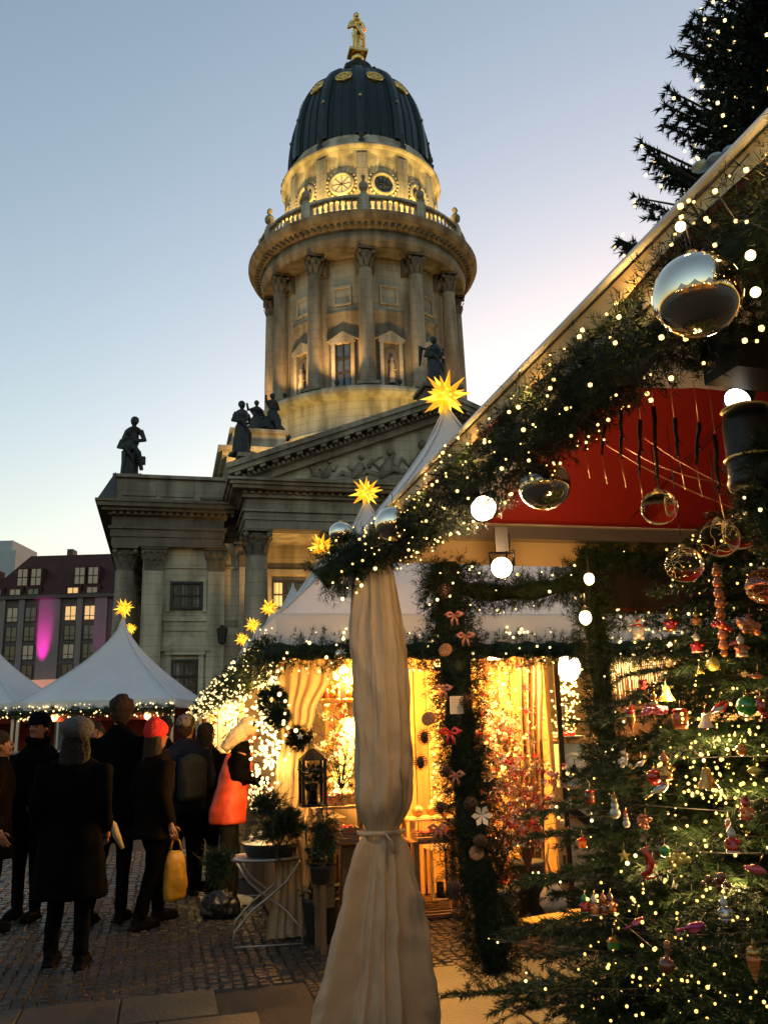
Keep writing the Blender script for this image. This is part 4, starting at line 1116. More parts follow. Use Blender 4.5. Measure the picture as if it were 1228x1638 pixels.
# ---- mirrored balls
mirror = mat('mirror_glass', (.90, .82, .64), .015, metal=1)
cap_m = mat('gold_cap', (.7, .5, .2), .3, metal=1)
def ball(p, r, label, m, name='mirror_ball', cat='bauble', cord=.12, group=None, pattern=None):
    t = empty(name, p, rnd.uniform(0, 3), label=label, cat=cat, group=group)
    b = MB(); b.sph((0, 0, 0), r, 48, 28, sc3=(1, 1, .97)); b.build('glass_ball', m, t)
    b = MB(); b.lathe([(r * .16, r * .93), (r * .17, r * 1.06), (r * .08, r * 1.12)], 12, caps=True)
    for k in range(10): 
        a = 2 * PI * k / 10; b.add([(0.02 * r, 0, r * 1.1)] * 1 + [(r * .1 * math.cos(a), r * .1 * math.sin(a), r * 1.13), (r * .1 * math.cos(a + .5), r * .1 * math.sin(a + .5), r * 1.13)], [(0, 1, 2)])
    b.build('metal_cap', cap_m, t)
    if cord:
        b = MB(); b.tube([(0, 0, r * 1.1), (.004, 0, r * 1.1 + cord)], .0014, 4); b.build('hanging_thread', frame_d, t)
    if pattern:
        b = MB(); q = random.Random(int(r * 1e5) + len(label))
        for k in range(7):
            ax = Vector((q.uniform(-1, 1), q.uniform(-1, 1), q.uniform(-.6, .6))).normalized(); u = ax.orthogonal().normalized(); w = ax.cross(u)
            for pet in range(6):
                a = pet * PI / 3; pts_ = []
                for s in range(7):
                    th = .08 + s * .085; side = .22 * math.sin(s / 6 * PI)
                    aa = a + side
                    pts_.append((ax * math.cos(th) + (u * math.cos(aa) + w * math.sin(aa)) * math.sin(th)) * r * 1.004)
                b.tube(pts_, r * .012, 4)
            if k >= 3: break
        for k in range(5):
            zz_ = -.8 + .4 * k; rr_ = math.sqrt(1 - zz_ * zz_)
        b.build('painted_swirl', pattern, t, kind='stuff')
    return t
for (px, py, D, dia, lb) in ((1115, 472, 1.25, 140, 'largest mirrored ball on the garland under the tall spruce'), (870, 775, 2.45, 84, 'mirrored ball hanging before the red lining'),
                             (628, 838, 3.42, 58, 'mirrored ball at the canopy corner, right of the smaller one'), (545, 853, 3.9, 38, 'smallest mirrored ball, left at the canopy corner')):
    p = at_y(px, py, D); dep = D * math.cos(PITCH) + (p.z - CAM_H) * math.sin(PITCH)
    ball(p, dia / 2 / FPX * dep, lb, mirror, cord=.05 if D < 2 or D > 3 else .14)

# ---- clear glass balls on threads, twigs
clear = mat('clear_glass', (.95, .9, .8), .01, trans=1.0, spec=.6)
clear.node_tree.nodes['Principled BSDF'].inputs['IOR'].default_value = 1.12
swirl = mat('gold_swirl_glow_paint', (.75, .55, .25), .3, metal=.8, emit=(1, .6, .2), es=.04)  # faint emission put into the gold swirls, which are no lamp
for (px, py, D, dia, lb, cd) in ((1054, 812, 2.05, 58, 'clear glass ball with gold swirls hanging from a twig, left upper', .12), (1094, 903, 2.0, 60, 'clear glass ball with star pattern on a long thread, lowest of the group', .3),
                             (1151, 861, 1.9, 62, 'clear glass ball left of the overlapping pair', .16), (1183, 852, 1.95, 56, 'clear glass ball right of the overlapping pair', .05), (1222, 938, 1.8, 58, 'reddish glass ball at the right edge', .2)):
    p = at_y(px, py, D); dep = D * math.cos(PITCH) + (p.z - CAM_H) * math.sin(PITCH)
    ball(p, dia / 2 / FPX * dep, lb, clear if px < 1200 else mat('red_tinted_glass', (.8, .25, .12), .03, trans=.9), name='glass_ball_ornament', cat='glass ball', cord=cd, pattern=swirl)
tw = mat('dark_twig', (.022, .014, .01), .85, var=.4, scale=60, bump=.4, bscale=150)
tws = [((940, 675), (936, 722)), ((967, 672), (963, 730)), ((994, 656), (993, 735)), ((1024, 672), (1022, 762)), ((1045, 650), (1053, 780)), ((1078, 668), (1086, 735)), ((1117, 676), (1113, 745)), ((1143, 695), (1150, 790))]
for i, (a, d) in enumerate(tws):
    D = 2.35 - i * .05; P0, P1 = at_y(a[0], a[1], D), at_y(d[0], d[1], D)
    t = empty('hanging_twig', P0, 0, label=['first twig from the left hanging on the red lining', 'second twig from the left on the red lining', 'third twig from the left on the red lining', 'fourth twig from the left, with a frayed end', 'twig above the upper left glass ball', 'twig above the lowest glass ball', 'forked twig third from the right', 'rightmost twig above the overlapping glass balls'][i], cat='twig', group='twigs hanging under the red lining')
    b = MB(); pts_ = [(P1 - P0) * (k / 6) + Vector((rnd.uniform(-.0025, .0025), rnd.uniform(-.003, .003), 0)) for k in range(7)]
    b.tube(pts_, [.0055, .006, .0052, .0045, .0048, .0036, .002], 6)
    b.tube([pts_[3], pts_[3] + Vector((.012, 0, -.02))], [.004, .001], 5); b.tube([pts_[5], pts_[5] + Vector((-.01, .004, -.015))], [.003, .001], 5)
    b.build('stick', tw, t)
    b = MB(); b.tube([(0, 0, 0), Vector((0, 0, .14))], .0012, 4); b.tube([P1 - P0, P1 - P0 + Vector((.003, 0, -.04)), P1 - P0 + Vector((.006, 0, -.08))], .0013, 4); b.build('wire', cap_m, t, kind='stuff')
for i, (a, d) in enumerate((((970, 712), (1200, 822)), ((1000, 716), (1140, 770)), ((1030, 700), (1215, 800)))):
    b = MB(); P0, P1 = at_y(a[0], a[1], 2.3), at_y(d[0], d[1], 2.0); b.tube([p for p in sag_path(P0, P1, .015, 8)], .0016, 4)
    b.build('gold_wire', mat('dull_copper_wire', (.45, .12, .05), .4, metal=.8), None, label=['long lower copper wire stretched through the hanging twigs', 'short copper wire behind the twigs', 'upper copper wire reaching to the spotlight'][i], cat='wire')

# ---- spotlights on the near stall frame
black = mat('black_metal', (.008, .008, .008), .4, metal=.3)
hot = mat('hot_lamp_face', (1, .9, .7), .3, emit=(1, .80, .50), es=12)
hotw = mat('white_lamp_face', (1, 1, 1), .3, emit=(1, .92, .78), es=12)
def spotlamp(p, aim, r, L, label, power, hang=.2, m=None, ang=100, col=(1, .62, .28)):
    t = empty('spotlight', p, 0, label=label, cat='spotlight')
    d = (Vector(aim) - Vector(p)).normalized(); M = d.to_track_quat('Z', 'Y').to_matrix()
    b = MB(); b.lathe([(0, -L), (r * .55, -L), (r * .7, -L * .6), (r * .8, -L * .3), (r * 1.08, 0), (r * 1.08, .004), (r * .98, .004)], 24, M=M); b.build('housing', black, t)
    b = MB(); b.lathe([(0, .001), (r * .96, .001)], 24, M=M); b.build('lamp_face', m or hot, t)
    b = MB(); up = Vector((0, 0, 1)); s = d.cross(up).normalized()
    b.tube([-d * L * .4 + s * r, s * r * 1.15 + Vector((0, 0, r * 1.3)) - d * L * .4, -s * r * 1.15 + Vector((0, 0, r * 1.3)) - d * L * .4, -d * L * .4 - s * r], .008, 6)
    b.box(-d * L * .4 + Vector((0, 0, r * 1.3 + hang / 2)), (.05, .05, hang)); b.tube([-d * L, -d * L + Vector((.03, .02, .08)), Vector((.04, .02, hang + r))], .004, 5); b.build('bracket', black, t)
    if power:
        o = spot('spotlight_beam', tuple(d * .012), tuple(d * 2), power, ang, col, .5, r * .8, t)
    return t
p = at_y(802, 908, 3.3); spotlamp(p, (-.5, -.5, 1.0), .042, .1, 'lit round spotlight hanging on a bracket under the cream valance', 14, hang=.10)
p = at_y(773, 813, 2.72); spotlamp(p, (.8, .2, .9), .044, .1, 'lit round spotlight half in the garland before the red lining', 14, hang=.05)
lamp('lining_fill', tuple(p + Vector((.10, .2, .0))), 26, (1, .6, .28), .04, None).name = 'lining_fill_light'  # extra point lamp without fixture, added to brighten the red lining
p = at_y(1180, 640, 1.75); spotlamp(p, p + Vector((-.34, -.22, -.34)), .03, .14, 'big black spotlight with white lit face at the upper right', 2.5, hang=.1, m=hotw, col=(1, .8, .55))
p = at_y(1200, 715, 1.7)
t = empty('black_canister_lamp', p, 0, label='black cylindrical lamp body with bright rim below the big spotlight', cat='lamp')
b = MB(); b.lathe([(0, .08), (.045, .08), (.05, .05), (.05, -.06), (.055, -.075), (.05, -.09), (0, -.09)], 24); b.build('housing', black, t)
b = MB(); b.lathe([(.052, -.02), (.056, -.025), (.052, -.03)], 24); b.lathe([(.046, .078), (.051, .082), (.046, .086)], 24); b.build("rim", cap_m, t, kind="stuff")
# dark foliage clump and dark box above the spotlight, right edge
b = MB(); p = at_y(1215, 575, 1.62); b.box(p, (.2, .1, .09), .3)
b.build('ballast_box', black, None, label='black box hanging above the big spotlight at the right edge', cat='box')
garland([at_y(1128, 590, 1.9), at_y(1150, 560, 1.85), at_y(1215, 545, 1.7), at_y(1290, 560, 1.6)], .05, 'dark fir bunch hanging around the big spotlight', per_m=1100, nn=16, nl=.03, nw=.001, bulbs=0, seed=31)
garland([at_y(1195, 775, 1.75), at_y(1230, 760, 1.65), at_y(1250, 700, 1.6)], .05, 'fir sprays with gold lights right of the glass balls', per_m=900, nn=16, nl=.03, nw=.001, bulbs=60, br=.004, seed=32)
garland([at_y(1210, 800, 1.75), at_y(1245, 880, 1.7)], .045, 'fir tip hanging down at the right edge below the lamp', per_m=900, nn=16, nl=.03, nw=.001, bulbs=40, br=.004, seed=33)
# two round bulbs in front of the second hanging garland
bare_bulb(at_y(942, 926, 3.6), .022, 'upper of two round bulbs on the second hanging garland', 3, cord=.1, m=mat('golden_round_bulb', (1, .8, .5), .4, emit=(1, .68, .25), es=10))
bare_bulb(at_y(936, 988, 3.6), .026, 'lower of two round bulbs on the second hanging garland', 4, cord=.1, m=MATS['golden_round_bulb'])
for i, (px, py) in enumerate(((1088, 362), (1200, 408), (1208, 467))):
    b = MB(); b.sph(at_y(px, py, 1.25 + .02 * i), .0085, 10, 8)
    b.build('golf_bulb', MATS['golden_round_bulb'], None, label=['small round bulb on the canopy edge above the largest mirrored ball', 'upper round bulb right of the largest mirrored ball', 'lower round bulb right of the largest mirrored ball'][i], cat='bulb')
# trinkets in the first hanging garland
driedm = mat('dried_orange', (.24, .10, .03), .7, var=.3, scale=40)
conem = mat('pine_cone_brown', (.10, .055, .03), .7, var=.4, scale=60)
pinkm = mat('dusty_pink_ribbon', (.32, .13, .09), .5)
def cone(p, s, label, rz=0, top=True):
    t = empty('pine_cone', p, rz, label=label, cat='pine cone')
    b = MB()
    for k in range(9):
        z = -s * k / 9; r = s * .42 * math.sin(PI * (k + 1.3) / 10.5)
        n = 8
        for i in range(n):
            a = 2 * PI * (i + .5 * (k % 2)) / n; ca, sa = math.cos(a), math.sin(a)
            b.add([(r * .3 * ca, r * .3 * sa, z), (r * ca - r * .3 * sa, r * sa + r * .3 * ca, z - s * .03), (r * 1.15 * ca, r * 1.15 * sa, z + s * .05), (r * ca + r * .3 * sa, r * sa - r * .3 * ca, z - s * .03)], [(0, 1, 2, 3)])
    b.sph((0, 0, -s * .45), s * .3, 8, 6, sc3=(.8, .8, 1.3)); b.build('scales', conem, t)
    return t
def slice_(p, r, label, m=None, face=None):
    t = empty('dried_slice', p, 0, label=label, cat='dried orange')
    d = ((Vector((0, 0, CAM_H)) - p).normalized() + Vector((rnd.uniform(-.5, .5), 0, rnd.uniform(-.3, .5)))).normalized(); M = d.to_track_quat('Z', 'Y').to_matrix()
    b = MB(); b.lathe([(0, .002), (r * .9, .002), (r, .0), (r * .9, -.004), (0, -.004)], 16, M=M); b.build('flesh', m or driedm, t)
    b = MB()
    for k in range(8): b.tube([M @ Vector((r * .15 * math.cos(k * PI / 4), r * .15 * math.sin(k * PI / 4), .004)), M @ Vector((r * .85 * math.cos(k * PI / 4), r * .85 * math.sin(k * PI / 4), .004))], .0012, 3)
    b.build('segment_line', canvas_side, t)
    return t
def bow(p, s, label, m, name='ribbon_bow'):
    t = empty(name, p, rnd.uniform(-.4, .4), label=label, cat='bow'); b = MB()
    for sx in (-1, 1):
        pts_ = [Vector((0, 0, 0)), Vector((sx * s * .5, -.01, s * .4)), Vector((sx * s, -.015, s * .1)), Vector((sx * s * .6, -.02, -s * .15)), Vector((0, -.01, 0))]
        b.tube(pts_, [s * .12, s * .2, s * .26, s * .2, s * .12], 6)
        b.tube([(0, -.01, 0), (sx * s * .3, -.015, -s * .6), (sx * s * .35, -.01, -s * 1.2)], [s * .10, s * .17, s * .14], 5)
    b.sph((0, -.015, 0), s * .14, 8, 6); b.build('ribbon', m, t)
    return t
tr = [(710, 935, 'c', 'small pale pine cone near the top of the hanging garland'), (727, 985, 'b', 'dusty pink bow high on the hanging garland'), (745, 1018, 'b', 'pink and white bow at the right of the hanging garland'), (712, 1040, 's', 'dried slice in the upper hanging garland'),
      (707, 1102, 'b', 'small pink bow above the price card'), (685, 1150, 's', 'bright dried slice left of the price card'), (678, 1168, 'c', 'pine cone below the bright slice at the left side'), (745, 1110, 'c', 'pine cone just above the price card'),
      (720, 1172, 'r', 'small red ribbon below the price card'), (672, 1208, 'c', 'pine cone at the left edge midway down the garland'), (712, 1222, 'c', 'dark pine cone midway down the garland'), (730, 1240, 'b', 'pink bow midway down the garland'), (704, 1280, 'c', 'pine cone left, below the middle of the garland'),
      (752, 1275, 'c', 'pine cone right, below the middle of the garland'), (700, 1325, 'b', 'small pale bow low on the left of the garland'), (770, 1305, 'w', 'white flower at the right of the garland'), (768, 1335, 'c', 'large pine cone at the right of the garland'), (762, 1365, 's', 'lowest dried slice at the right of the garland'), (725, 1408, 'c', 'lowest pine cone on the hanging garland')]
whitem = mat('white_petal', (.75, .68, .55), .6)
redm = mat('glossy_red', (.50, .02, .015), .25, coat=.5)
for px, py, kd, lb in tr:
    p = at_y(px, py, 3.62)
    if kd == 'c': cone(p, .065, lb, rnd.uniform(0, 3))
    elif kd == 's': slice_(p, .030, lb)
    elif kd == 'b': bow(p, .035, lb, pinkm)
    elif kd == 'r': bow(p, .04, lb, redm)
    else:
        t = empty('white_flower', p, 0, label=lb, cat='flower'); b = MB()
        for k in range(6):
            a = k * PI / 3; b.add([(0, 0, 0), (.03 * math.cos(a - .4), -.01, .03 * math.sin(a - .4)), (.042 * math.cos(a), -.016, .042 * math.sin(a)), (.03 * math.cos(a + .4), -.01, .03 * math.sin(a + .4))], [(0, 1, 2, 3)])
        b.build('petal', whitem, t)
# price card
p = at_y(730, 1128, 3.66)
t = empty('price_card', p, R_(3), label='small white handwritten card pinned on the hanging garland', cat='card')
b = MB(); b.b2(-.028, .028, -.001, .001, -.036, .036); b.build('paper', mat('card_paper', (.66, .56, .44), .7), t)
b = MB()
for k in range(5):
    z = .024 - k * .012; x = -.02
    while x < .018:
        w = rnd.uniform(.003, .008); b.tube([(x, -.0016, z), (x + w * .5, -.0016, z + rnd.uniform(-.002, .002)), (x + w, -.0016, z)], .0005, 3); x += w + .002
b.build('handwriting', black, t)
# ================================================================== inside and around the large tent
def V(px, py, v):
    """point of the plane v = const of the first tent's grid that shows at this pixel"""
    d = ray(px, py); t = ((Q0 - Vector((0, 0, 0))).dot(EY) + v) / d.dot(EY)
    return Vector((0, 0, CAM_H)) + d * t
def U(px, py, u):
    d = ray(px, py); t = (Q0.dot(EX) + u) / d.dot(EX)
    return Vector((0, 0, CAM_H)) + d * t
def ground_v(px, py): return at_z(px, py, 0.012)
boards = [mat('yellow_pine_board_%d' % i, c, .6, var=.25, scale=3, bump=.2, bscale=12, stretch=(6, 6, .7)) for i, c in enumerate(((.50, .27, .07), (.40, .20, .045), (.56, .33, .10)))]
wood = mat('brown_wood', (.16, .085, .035), .6, var=.3, scale=5, bump=.25, bscale=20, stretch=(6, 6, 1))
lightwood = mat('light_wood', (.42, .27, .12), .6, var=.25, scale=6, bump=.2, bscale=20, stretch=(6, 6, 1))
dgrey = mat('dark_grey_pot', (.04, .04, .042), .6, var=.3, scale=6)
zinc = mat('zinc_bucket', (.22, .22, .19), .45, metal=.6, var=.3, scale=8)
leafm = mat('dark_leaf', (.02, .045, .015), .5, var=.5, scale=20)
gold_o = mat('gold_ornament', (.6, .38, .12), .3, metal=.7)
twigm = mat('thin_brown_twig', (.09, .045, .022), .8)
def frame_at(p): return p
# back wall of upright boards (each board a part)
bw = empty('board_wall', V(560, 1300, 2.0).xy.to_3d(), A_ROT, label='wall of upright yellow pine boards glowing behind the goods of the large tent', cat='wall')
ub0 = (V(520, 1200, 2.0) - Q0).dot(EX); ub1 = (V(870, 1200, 2.0) - Q0).dot(EX); o0 = (bw.location - Q0).dot(EX)
k = 0; u = ub0
while u < ub1:
    w = .13; b = MB(); dz = rnd.uniform(0, .05)
    b.b2(u - o0 + .004, u - o0 + w - .004, rnd.uniform(0, .012), .04, .02, 2.32 + dz); b.build('board', boards[k % 3], bw); u += w; k += 1
# white side wall of the tent behind and right
b = MB(); b.b2(-2.05, 2.05, 1.93, 1.96, 0, 2.42); o = b.build('tent_back_wall', canvas_side, None, label='cream canvas back wall of the large tent', cat='tent wall'); o.location = PK; o.rotation_euler = (0, 0, A_ROT)
b = MB(); b.b2(2.03, 2.05, -1.9, 1.9, 0, 2.42); o = b.build('tent_side_wall', canvas_side, None, label='cream canvas right side wall of the large tent', cat='tent wall'); o.location = PK; o.rotation_euler = (0, 0, A_ROT)

# hanging curtains of the large tent
def drape(p0, pts, label, m, amp=.03, k=9, seed=0, n=60, nz=50, cat='curtain'):
    """pts: rows (z, u_left, u_right, depth) measured in the tent grid"""
    q = random.Random(seed); ph = [q.uniform(0, 6) for _ in range(3)]
    rows_ = []
    for j in range(nz + 1):
        f = j / nz * (len(pts) - 1); i = min(int(f), len(pts) - 2); g = f - i; g = g * g * (3 - 2 * g)
        a, d = pts[i], pts[i + 1]; z, ul, ur, vv = [a[x] + (d[x] - a[x]) * (f - i if x == 0 else g) for x in range(4)]
        w = ur - ul; row = []
        for s in range(n + 1):
            t = s / n
            off = amp * (math.sin(k * 2 * PI * t + ph[0]) + .5 * math.sin(k * 3.7 * t + ph[1] + z * 1.5) + .3 * math.sin(k * 9 * t + ph[2] + z * 3)) * (.5 + .5 * min(1, .3 / max(w, .05)))
            row.append(Q0 + EX * (ul + w * t) + EY * (vv + off) + Vector((0, 0, z)))
        rows_.append(row)
    b = MB(); b.add([p for r_ in rows_ for p in r_], [(j * (n + 1) + s, j * (n + 1) + s + 1, (j + 1) * (n + 1) + s + 1, (j + 1) * (n + 1) + s) for j in range(nz) for s in range(n)], True)
    return b.build('gathered_curtain', m, None, label=label, cat=cat)
def uv(px, py, v): p = V(px, py, v); return (p - Q0).dot(EX), p.z
def drow(py, xl, xr, v): 
    a = uv(xl, py, v); d = uv(xr, py, v); return ((a[1] + d[1]) / 2, a[0], d[0], v)
sheer = mat('sheer_cream_curtain', (.44, .34, .20), .6, var=.1, scale=4, bump=.2, bscale=12, transl=.28)
drape(None, [drow(1030, 440, 556, .08), drow(1080, 440, 532, .15), drow(1140, 444, 504, .25), drow(1185, 450, 492, .32), drow(1240, 440, 492, .4), drow(1310, 432, 486, .48), drow(1400, 440, 492, .56), drow(1500, 425, 500, .62)],
      'sheer cream curtain gathered at the left post of the large tent, held by a wreath', sheer, amp=.012, k=5, seed=2)
drape(None, [drow(1040, 828, 868, 1.2), drow(1200, 834, 868, 1.2), drow(1400, 850, 872, 1.2)], 'narrow brown patterned curtain beside the booth post', mat('brown_striped_cloth', (.22, .13, .06), .8, var=.6, scale=30, stretch=(4, 4, .3)), amp=.02, k=4, seed=5)
# posts
def post(px0, px1, y0, y1, v, w, label, m, d=None):
    a, c = V(px0, y0, v), V(px1, y1, v)
    b = MB(); b.tube([a, c], w / 2 * 1.2, 4, smooth=False); return b.build('post', m, None, label=label, cat='post')
post(868, 902, 1030, 1450, .75, .045, 'pale wooden post between curtain and booth', lightwood)
post(886, 915, 1035, 1440, .72, .05, 'dark post of the half timbered booth', black)

# ---- booth at the right of the tent: window, kitchen scale, half timber panel
bo = empty('timber_booth', V(900, 1440, .8).xy.to_3d(), A_ROT, label='dark half timbered booth with pale panels behind the near tree', cat='booth')
def loc(p, o=bo): q = p - Vector((o.location.x, o.location.y, 0)); return Vector((q.dot(EX), q.dot(EY), q.z))
pl = mat('pale_plaster', (.42, .35, .24), .8, var=.15, scale=4)
a = loc(V(902, 1275, .85)); c = loc(V(1240, 1450, .85)); b = MB(); b.b2(a.x, c.x, a.y, a.y + .03, .02, a.z); b.build('panel', pl, bo)
def beam(p, q, w=.06, dd=.05): 
    b = MB(); b.tube([loc(V(*p, .82)), loc(V(*q, .82))], w / 2 * 1.3, 4, smooth=False); b.build('beam', black, bo)
beam((895, 1268), (1240, 1262), .07); beam((905, 1290), (985, 1345), .07); beam((990, 1275), (1000, 1450), .06); beam((895, 1446), (1240, 1470), .06); beam((1120, 1275), (1130, 1460), .06)
b = MB(); a = loc(V(962, 1030, 1.4)); c = loc(V(1240, 1300, 1.4)); b.b2(a.x, c.x, a.y, a.y + .03, 0.3, 2.35); b.build('inner_wall', mat('brown_felt', (.10, .05, .035), .9, var=.3, scale=4), bo)
b = MB(); a = loc(V(888, 1180, .9)); c = loc(V(960, 1262, .9)); b.b2(a.x, c.x, a.y - .02, a.y + .35, a.z - .03, a.z); b.build('counter', lightwood, bo)
# kitchen scale
p = V(918, 1258, .78)
t = empty('kitchen_scale', p, A_ROT, label='pale green kitchen scale with round white dial on the booth sill', cat='scale')
b = MB(); b.prism([(-.145, 0), (.145, 0), (.13, .36), (-.13, .36)], -.02, .14); b.build('body', mat('pale_green_enamel', (.42, .50, .40), .35), t)
b = MB(); Mx = Matrix.Rotation(PI / 2, 3, 'X'); b.lathe([(0, .03), (.105, .03), (.115, .028), (.115, .0)], 32, (0, -.0, .17), M=Mx); b.build('dial', mat('dial_white', (.66, .66, .56), .4), t)
b = MB()
for k in range(40):
    a = 2 * PI * k / 40; r0 = .085 if k % 5 else .075
    b.tube([(r0 * math.cos(a), -.031, .17 + r0 * math.sin(a)), (.098 * math.cos(a), -.031, .17 + .098 * math.sin(a))], .0015, 3)
b.tube([(0, -.034, .17), (.01, -.034, .235)], .003, 4); b.b2(-.018, .018, -.034, -.031, .14, .185); b.build('marking', black, t)
b = MB(); b.lathe([(.02, .36), (.02, .4), (.14, .41), (.15, .43), (.145, .43), (.13, .415), (0, .412)], 24, (0, .06, 0)); b.build('pan', zinc, t)
b = MB(); b.sph((-.06, .05, .44), .035, 8, 6); b.sph((0, .03, .44), .035, 8, 6); b.sph((.05, .06, .44), .03, 8, 6); b.build('pan_ornament', redm, t)
# lamps of the tent and booth
tube_m = mat('white_tube_lamp', (1, 1, 1), .4, emit=(1, .86, .62), es=9)
p = V(910, 1068, .9); t = bare_bulb(p, .11, 'very bright white lamp inside the booth', 260, (1, .58, .18), cord=.3, m=mat('glaring_bulb', (1, 1, 1), .4, emit=(1, .82, .5), es=14))
p = V(792, 1053, 1.0); t = empty('tube_lamp', p, A_ROT, label='small white tube lamp above the yellow boards', cat='lamp')
b = MB(); b.tube([(-.07, 0, 0), (.07, 0, .01)], .016, 10); b.build('tube', tube_m, t); b = MB(); b.b2(-.09, .09, -.02, .02, .018, .04); b.build('housing', black, t)
lamp('tube_light', (0, -.05, -.05), 60, (1, .46, .10), .05, t)
for px, py, v, pw, lb in ((700, 1060, 1.1, 260, 'bare bulb hanging high behind the hanging garland'), (548, 1070, 1.0, 260, 'bare bulb over the shelf at the left of the large tent'), (620, 1070, .7, 240, 'bare bulb hidden behind the tied curtain'), (860, 1290, 1.3, 70, 'low bulb behind the ornament branches')):
    bare_bulb(V(px, py, v), .035, lb, pw, (1, .44, .08), cord=.2)
bare_bulb(U(408, 1080, .45), .035, 'bare bulb just inside the left side of the large tent', 220, (1, .55, .16))
for k in range(1, 4):
    p = PK + EY * (4.02 * k) - EX * 1.1 + Vector((0, 0, 2.1)); bare_bulb(p, .04, ['', 'bulb inside the second tent of the row', 'bulb inside the third tent of the row', 'bulb inside the fourth tent of the row'][k], 130, (1, .52, .16))

# ---- light-bulb cascades (the dazzling strings)
def cascade(P, label, br, m, name='light_cascade', n_lamps=3, power=18, cat='string lights', col=(1, .62, .2)):
    P = np.array([tuple(p) for p in P], dtype=np.float32); o = P.mean(0)
    t = empty(name, tuple(o), 0, label=label, cat=cat)
    np_mesh('light_bulb', octs(P - o, RG.uniform(.7, 1.2, len(P)) * br), 3, m, t, kind='stuff')
    b = MB(); q = P[np.argsort(-P[:, 2])][::3] - o
    if len(q) > 3: b.tube([tuple(x) for x in q], .002, 3, caps=False); b.build('cable', frame_d, t)
    for k in range(n_lamps):
        i = int((k + .5) * len(P) / n_lamps); i2 = np.argsort(P[:, 2])[i]
        lamp('bulb_light', tuple(P[i2] - o), power, col, .05, t)
    return t
# left side of the tent: dense vertical strings between y 1040 and 1290
Pc = []
for k in range(520):
    f = r2.random(); py = 1040 + f * 255; cx = 412 + 14 * math.sin(f * 5) + f * 14; sp = 7 + 20 * f * (1 - f) + (10 if f > .5 else 0)
    Pc.append(U(r2.gauss(cx, sp), py, r2.uniform(-.02, .12)))
cascade(Pc, 'dazzling column of warm fairy lights at the left side of the large tent', .014, bulb_m, n_lamps=5, power=14)
Pc = []
for k in range(330):
    f = r2.random(); a = r2.uniform(0, 2 * PI); Pc.append(V(552 + 16 * math.cos(a) * r2.random() + 8 * math.sin(f * 6), 1150 + 130 * f, r2.uniform(.7, .95)))
cascade(Pc, 'glaring heap of fairy lights behind the tied curtain at its left', .016, bulb_y, n_lamps=3, power=16)
Pc = []
for k in range(110):
    Pc.append(V(r2.uniform(690, 740), r2.uniform(1090, 1300), r2.uniform(.9, 1.3)))
cascade(Pc, 'fairy lights glinting behind the hanging garland', .012, bulb_y, n_lamps=2, power=10)
Pc = [V(r2.gauss(905, 13), 1045 + 130 * r2.random(), r2.uniform(1.0, 1.25)) for k in range(160)]
cascade(Pc, 'glittering strings hanging under the bright booth lamp', .010, bulb_y, n_lamps=1, power=10)
Pc = [U(372 + r2.gauss(0, 12) , 1095 + 70 * r2.random(), r2.uniform(-.05, .3)) for k in range(170)]
cascade(Pc, 'string lights of the second tent seen above the person in the orange vest', .020, bulb_m, n_lamps=2, power=14)

# tinsel walls of goods: hanging ornaments behind (each a thing)
def hang_star(p, r, label, m, n=6, thick=.008, group=None, cat='star ornament', name='hanging_star', cord=.1, rz=None):
    t = empty(name, p, A_ROT if rz is None else rz, label=label, cat=cat, group=group)
    b = MB(); pts_ = []
    for k in range(2 * n):
        a = PI / 2 + k * PI / n; rr_ = r if k % 2 == 0 else r * .45; pts_.append((rr_ * math.cos(a), rr_ * math.sin(a)))
    c1 = [(x, -0.0, z) for x, z in pts_] + [(0, -thick, 0), (0, thick, 0)]
    L = 2 * n; b.add(c1, [(k, (k + 1) % L, L) for k in range(L)] + [((k + 1) % L, k, L + 1) for k in range(L)])
    b.build('star_body', m, t)
    if cord: b = MB(); b.tube([(0, 0, r), (0, 0, r + cord)], .0012, 4); b.build('thread', frame_d, t)
    return t
red_s = mat('red_felt', (.42, .015, .012), .7)
for px, py, r, lb in ((840, 1100, .055, 'uppermost of three red stars before the boards'), (842, 1137, .05, 'middle red star before the boards'), (812, 1172, .055, 'lowest red star, left of the others before the boards'), (828, 1065, .04, 'small red star just under the garland right of the boards'), (784, 1050, .045, 'dark red star close under the garland left')):
    hang_star(V(px, py, 1.0), r, lb, red_s)
# snowflake at the corner
hang_star(V(545, 1045, -.1), .05, 'white snowflake hanging at the garland left of the tied curtain', whitem, n=8)
ball(V(541, 1047, -.12), .036, 'small mirrored ball hanging from the tent garland left of the tied curtain', mirror, cord=.05)

# shelves with clutter
def shelf(px0, px1, py, v, label, dep=.28, m=wood, legs=False):
    a, c = V(px0, py, v), V(px1, py, v); ctr = (a + c) / 2; w = (c - a).dot(EX)
    t = empty('wooden_shelf' if not legs else 'wooden_table', (ctr.x, ctr.y, 0), A_ROT, label=label, cat='shelf' if not legs else 'table')
    z = ctr.z
    b = MB(); b.b2(-w / 2, w / 2, 0, dep, z - .02, z); b.build('board', m, t)
    if legs:
        for sx in (-1, 1):
            for yy in (.03, dep - .03): b = MB(); b.b2(sx * (w / 2 - .03) - .02, sx * (w / 2 - .03) + .02, yy - .02, yy + .02, 0, z - .021); b.build('leg', m, t)
    else:
        for sx in (-1, 1): b = MB(); b.prism([(-.01, z - .02), (.01, z - .02), (.01, z - .12)], .02, dep, c=(sx * w * .4, 0, 0)); b.build('bracket', m, t)
    return z
post(452, 462, 1040, 1495, .64, .05, 'white tent leg wrapped by the gathered curtain', alu)
shelf(508, 572, 1120, .9, 'dark shelf with a row of small ornaments high at the left in the large tent')
